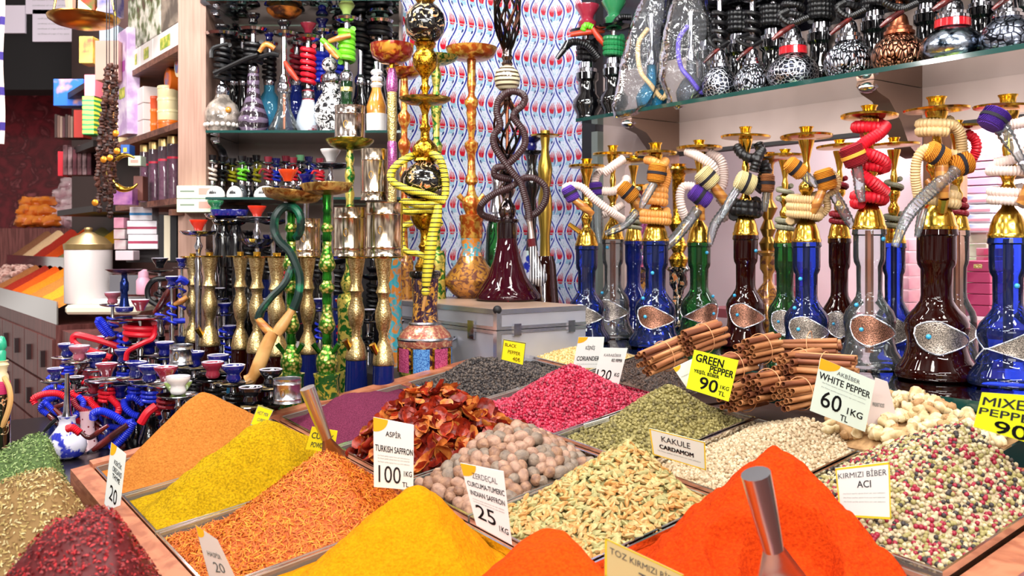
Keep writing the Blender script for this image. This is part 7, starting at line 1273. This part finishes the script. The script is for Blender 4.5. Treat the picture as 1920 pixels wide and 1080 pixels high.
for i in range(3): stock(['lowest', 'middle', 'top'][i]+' magenta pink box left of the brown bottle in the opening', 1452, 1500, 560-24*i-22, 560-24*i, vv+.30, PKB, .08, (), 'pink boxes left in the opening')
stock('dark red long box low in the opening between brown and green bottles', 1425, 1475, 545, 566, vv+.2, M('dark red box', '#6a1828', .4)); stock('picture with blue and white print high in the opening', 1672, 1712, 246, 290, vv+.4, M('picture print', '#d8d4e4', .5, c2='#3a6ac0', sc=9)); stock('black picture panel high in the opening', 1714, 1748, 244, 300, vv+.4, M('black print', '#18141a', .4, c2='#c8c0c0', sc=8, lo=.6, hi=.62))
# ---- camera and light
cam = bpy.data.cameras.new('camera'); co = bpy.data.objects.new('camera', cam); COL.objects.link(co)
co.location = (0, 0, EYE); co.rotation_euler = (math.pi/2, 0, 0)
cam.sensor_width = 36; cam.lens = 36*F/1920; cam.shift_y = -(540-HY)/1920; cam.clip_start = .05
cam.dof.use_dof = True; cam.dof.focus_distance = 2.0; cam.dof.aperture_fstop = 9.0
SC.camera = co
def area(name, loc, to, power, sx, sy, col=(1, 1, 1)):
    l = bpy.data.lights.new(name, 'AREA'); l.shape = 'RECTANGLE'; l.size = sx; l.size_y = sy; l.energy = power; l.color = col
    o = bpy.data.objects.new(name, l); COL.objects.link(o); o.location = loc; o.rotation_euler = (Vector(to)-Vector(loc)).to_track_quat('-Z', 'Y').to_euler(); return o
for i, (x, y) in enumerate(((-1.3, .9), (0, .9), (1.3, .9), (-.9, 2.0), (.5, 1.9), (-1.9, 2.9))):
    area('ceiling_lamp', (x, y, 3.0), (x*.6, y+.9, .9), 10.5, .30, .30, (1, .95, .88))
area('strip_lamp', (.9, .2, 2.7), (.8, 2.2, 1.3), 22, 1.2, .08); area('strip_lamp', (-.6, -.2, 2.6), (-.4, 2.5, 1.2), 26, 1.4, .08)
area('shelf_fill', (1.0, 1.55, 2.9), (1.45, 2.2, 1.6), 6, .9, .06); area('shelf_fill', (-.8, 2.3, 2.9), (-.75, 3.2, 1.7), 24, .8, .06)  # unseen; the left one is added to brighten the pale shelf wall
area('front_fill', (.2, -1.3, 2.3), (.2, 3, 1.5), 36, 1.8, .5, (1, .96, .92))  # soft unseen fill added behind the camera
for i, (x, y, zz) in enumerate(((-.9, -.5, 2.3), (-.3, -.4, 2.5), (.35, -.5, 2.35), (.95, -.3, 2.5), (1.5, .3, 2.6), (-1.5, .3, 2.5), (.1, .9, 2.8), (.8, 1.1, 2.8))):
    area('sparkle_light', (x, y, zz), (x*.5+.3, 2.6, 1.4), 6, .07, .07, (1, .97, .93))  # small unseen lights added for sparkle on glass and metal
p = UV(1.4, 3.05, .8); area('opening_fill', p, UV(1.4, 3.5, -.2), 62, 1.6, .3, (1, .95, .96))  # unseen fill added to brighten everything behind the opening
area('alcove_fill', W(180, -200, 4.6), W(100, 500, 5.2), 85, .5, .5, (1, .9, .88))  # unseen fill added to brighten the neighbouring stall
area('tile_fill', (.15, 2.1, 3.0), (.05, 3.4, 1.7), 14, .7, .1, (.94, .97, 1)); area('cabinet_fill', (-2.3, 1.8, 2.6), (-2.1, 4.2, 1.0), 45, .5, .3, (1, .93, .9))  # unseen fills added to brighten the tile wall and the left cabinet
area('alcove_fill', W(150, 60, 3.9), W(60, 520, 5.2), 26, .4, .4, (1, .92, .86))  # second unseen fill, added for the dark rear spice tier
area('under_shelf_fill', UV(1.45, 2.15, .425), UV(1.45, 2.46, .25), 7, 1.9, .03, (1, .93, .9)).rotation_euler  # unseen strip added to brighten the wall panel below the shelf
l_ = bpy.data.objects['under_shelf_fill']; d_ = (UV(1.45, 2.46, .27)-UV(1.45, 2.15, .425)).normalized(); ux = (UV(1, 0, 0)-UV(0, 0, 0)).normalized(); zx = -d_; yx = zx.cross(ux); l_.rotation_euler = Matrix((ux, yx, zx)).transposed().to_euler()
w = bpy.data.worlds.new('patchy_world'); SC.world = w; w.use_nodes = True; nt = w.node_tree; nt.nodes.clear()
o = nt.nodes.new('ShaderNodeOutputWorld'); b = nt.nodes.new('ShaderNodeBackground'); nt.links.new(b.outputs[0], o.inputs[0])
tc = nt.nodes.new('ShaderNodeTexCoord'); vo = nt.nodes.new('ShaderNodeTexNoise'); vo.inputs['Scale'].default_value = 3.4; vo.inputs['Detail'].default_value = 3
nt.links.new(tc.outputs['Generated'], vo.inputs['Vector']); rp = nt.nodes.new('ShaderNodeValToRGB'); nt.links.new(vo.outputs['Fac'], rp.inputs[0])
el = rp.color_ramp.elements; el[0].position = .36; el[0].color = (.10, .08, .08, 1); el[1].position = .66; el[1].color = (1.6, 1.5, 1.4, 1); k = el.new(.5); k.color = (.55, .45, .42, 1)  # invented bright and dark patches, added for metals to reflect
nt.links.new(rp.outputs[0], b.inputs[0]); b.inputs[1].default_value = .85
SC.cycles.use_denoising = True
SC.cycles.max_bounces = 10; SC.cycles.transparent_max_bounces = 24; SC.cycles.glossy_bounces = 4; SC.cycles.diffuse_bounces = 3; SC.cycles.transmission_bounces = 6
SC.cycles.caustics_reflective = False; SC.cycles.caustics_refractive = False; SC.cycles.sample_clamp_indirect = 6
SC.view_settings.view_transform = 'Standard'; SC.view_settings.look = 'None'; SC.view_settings.exposure = -0.45
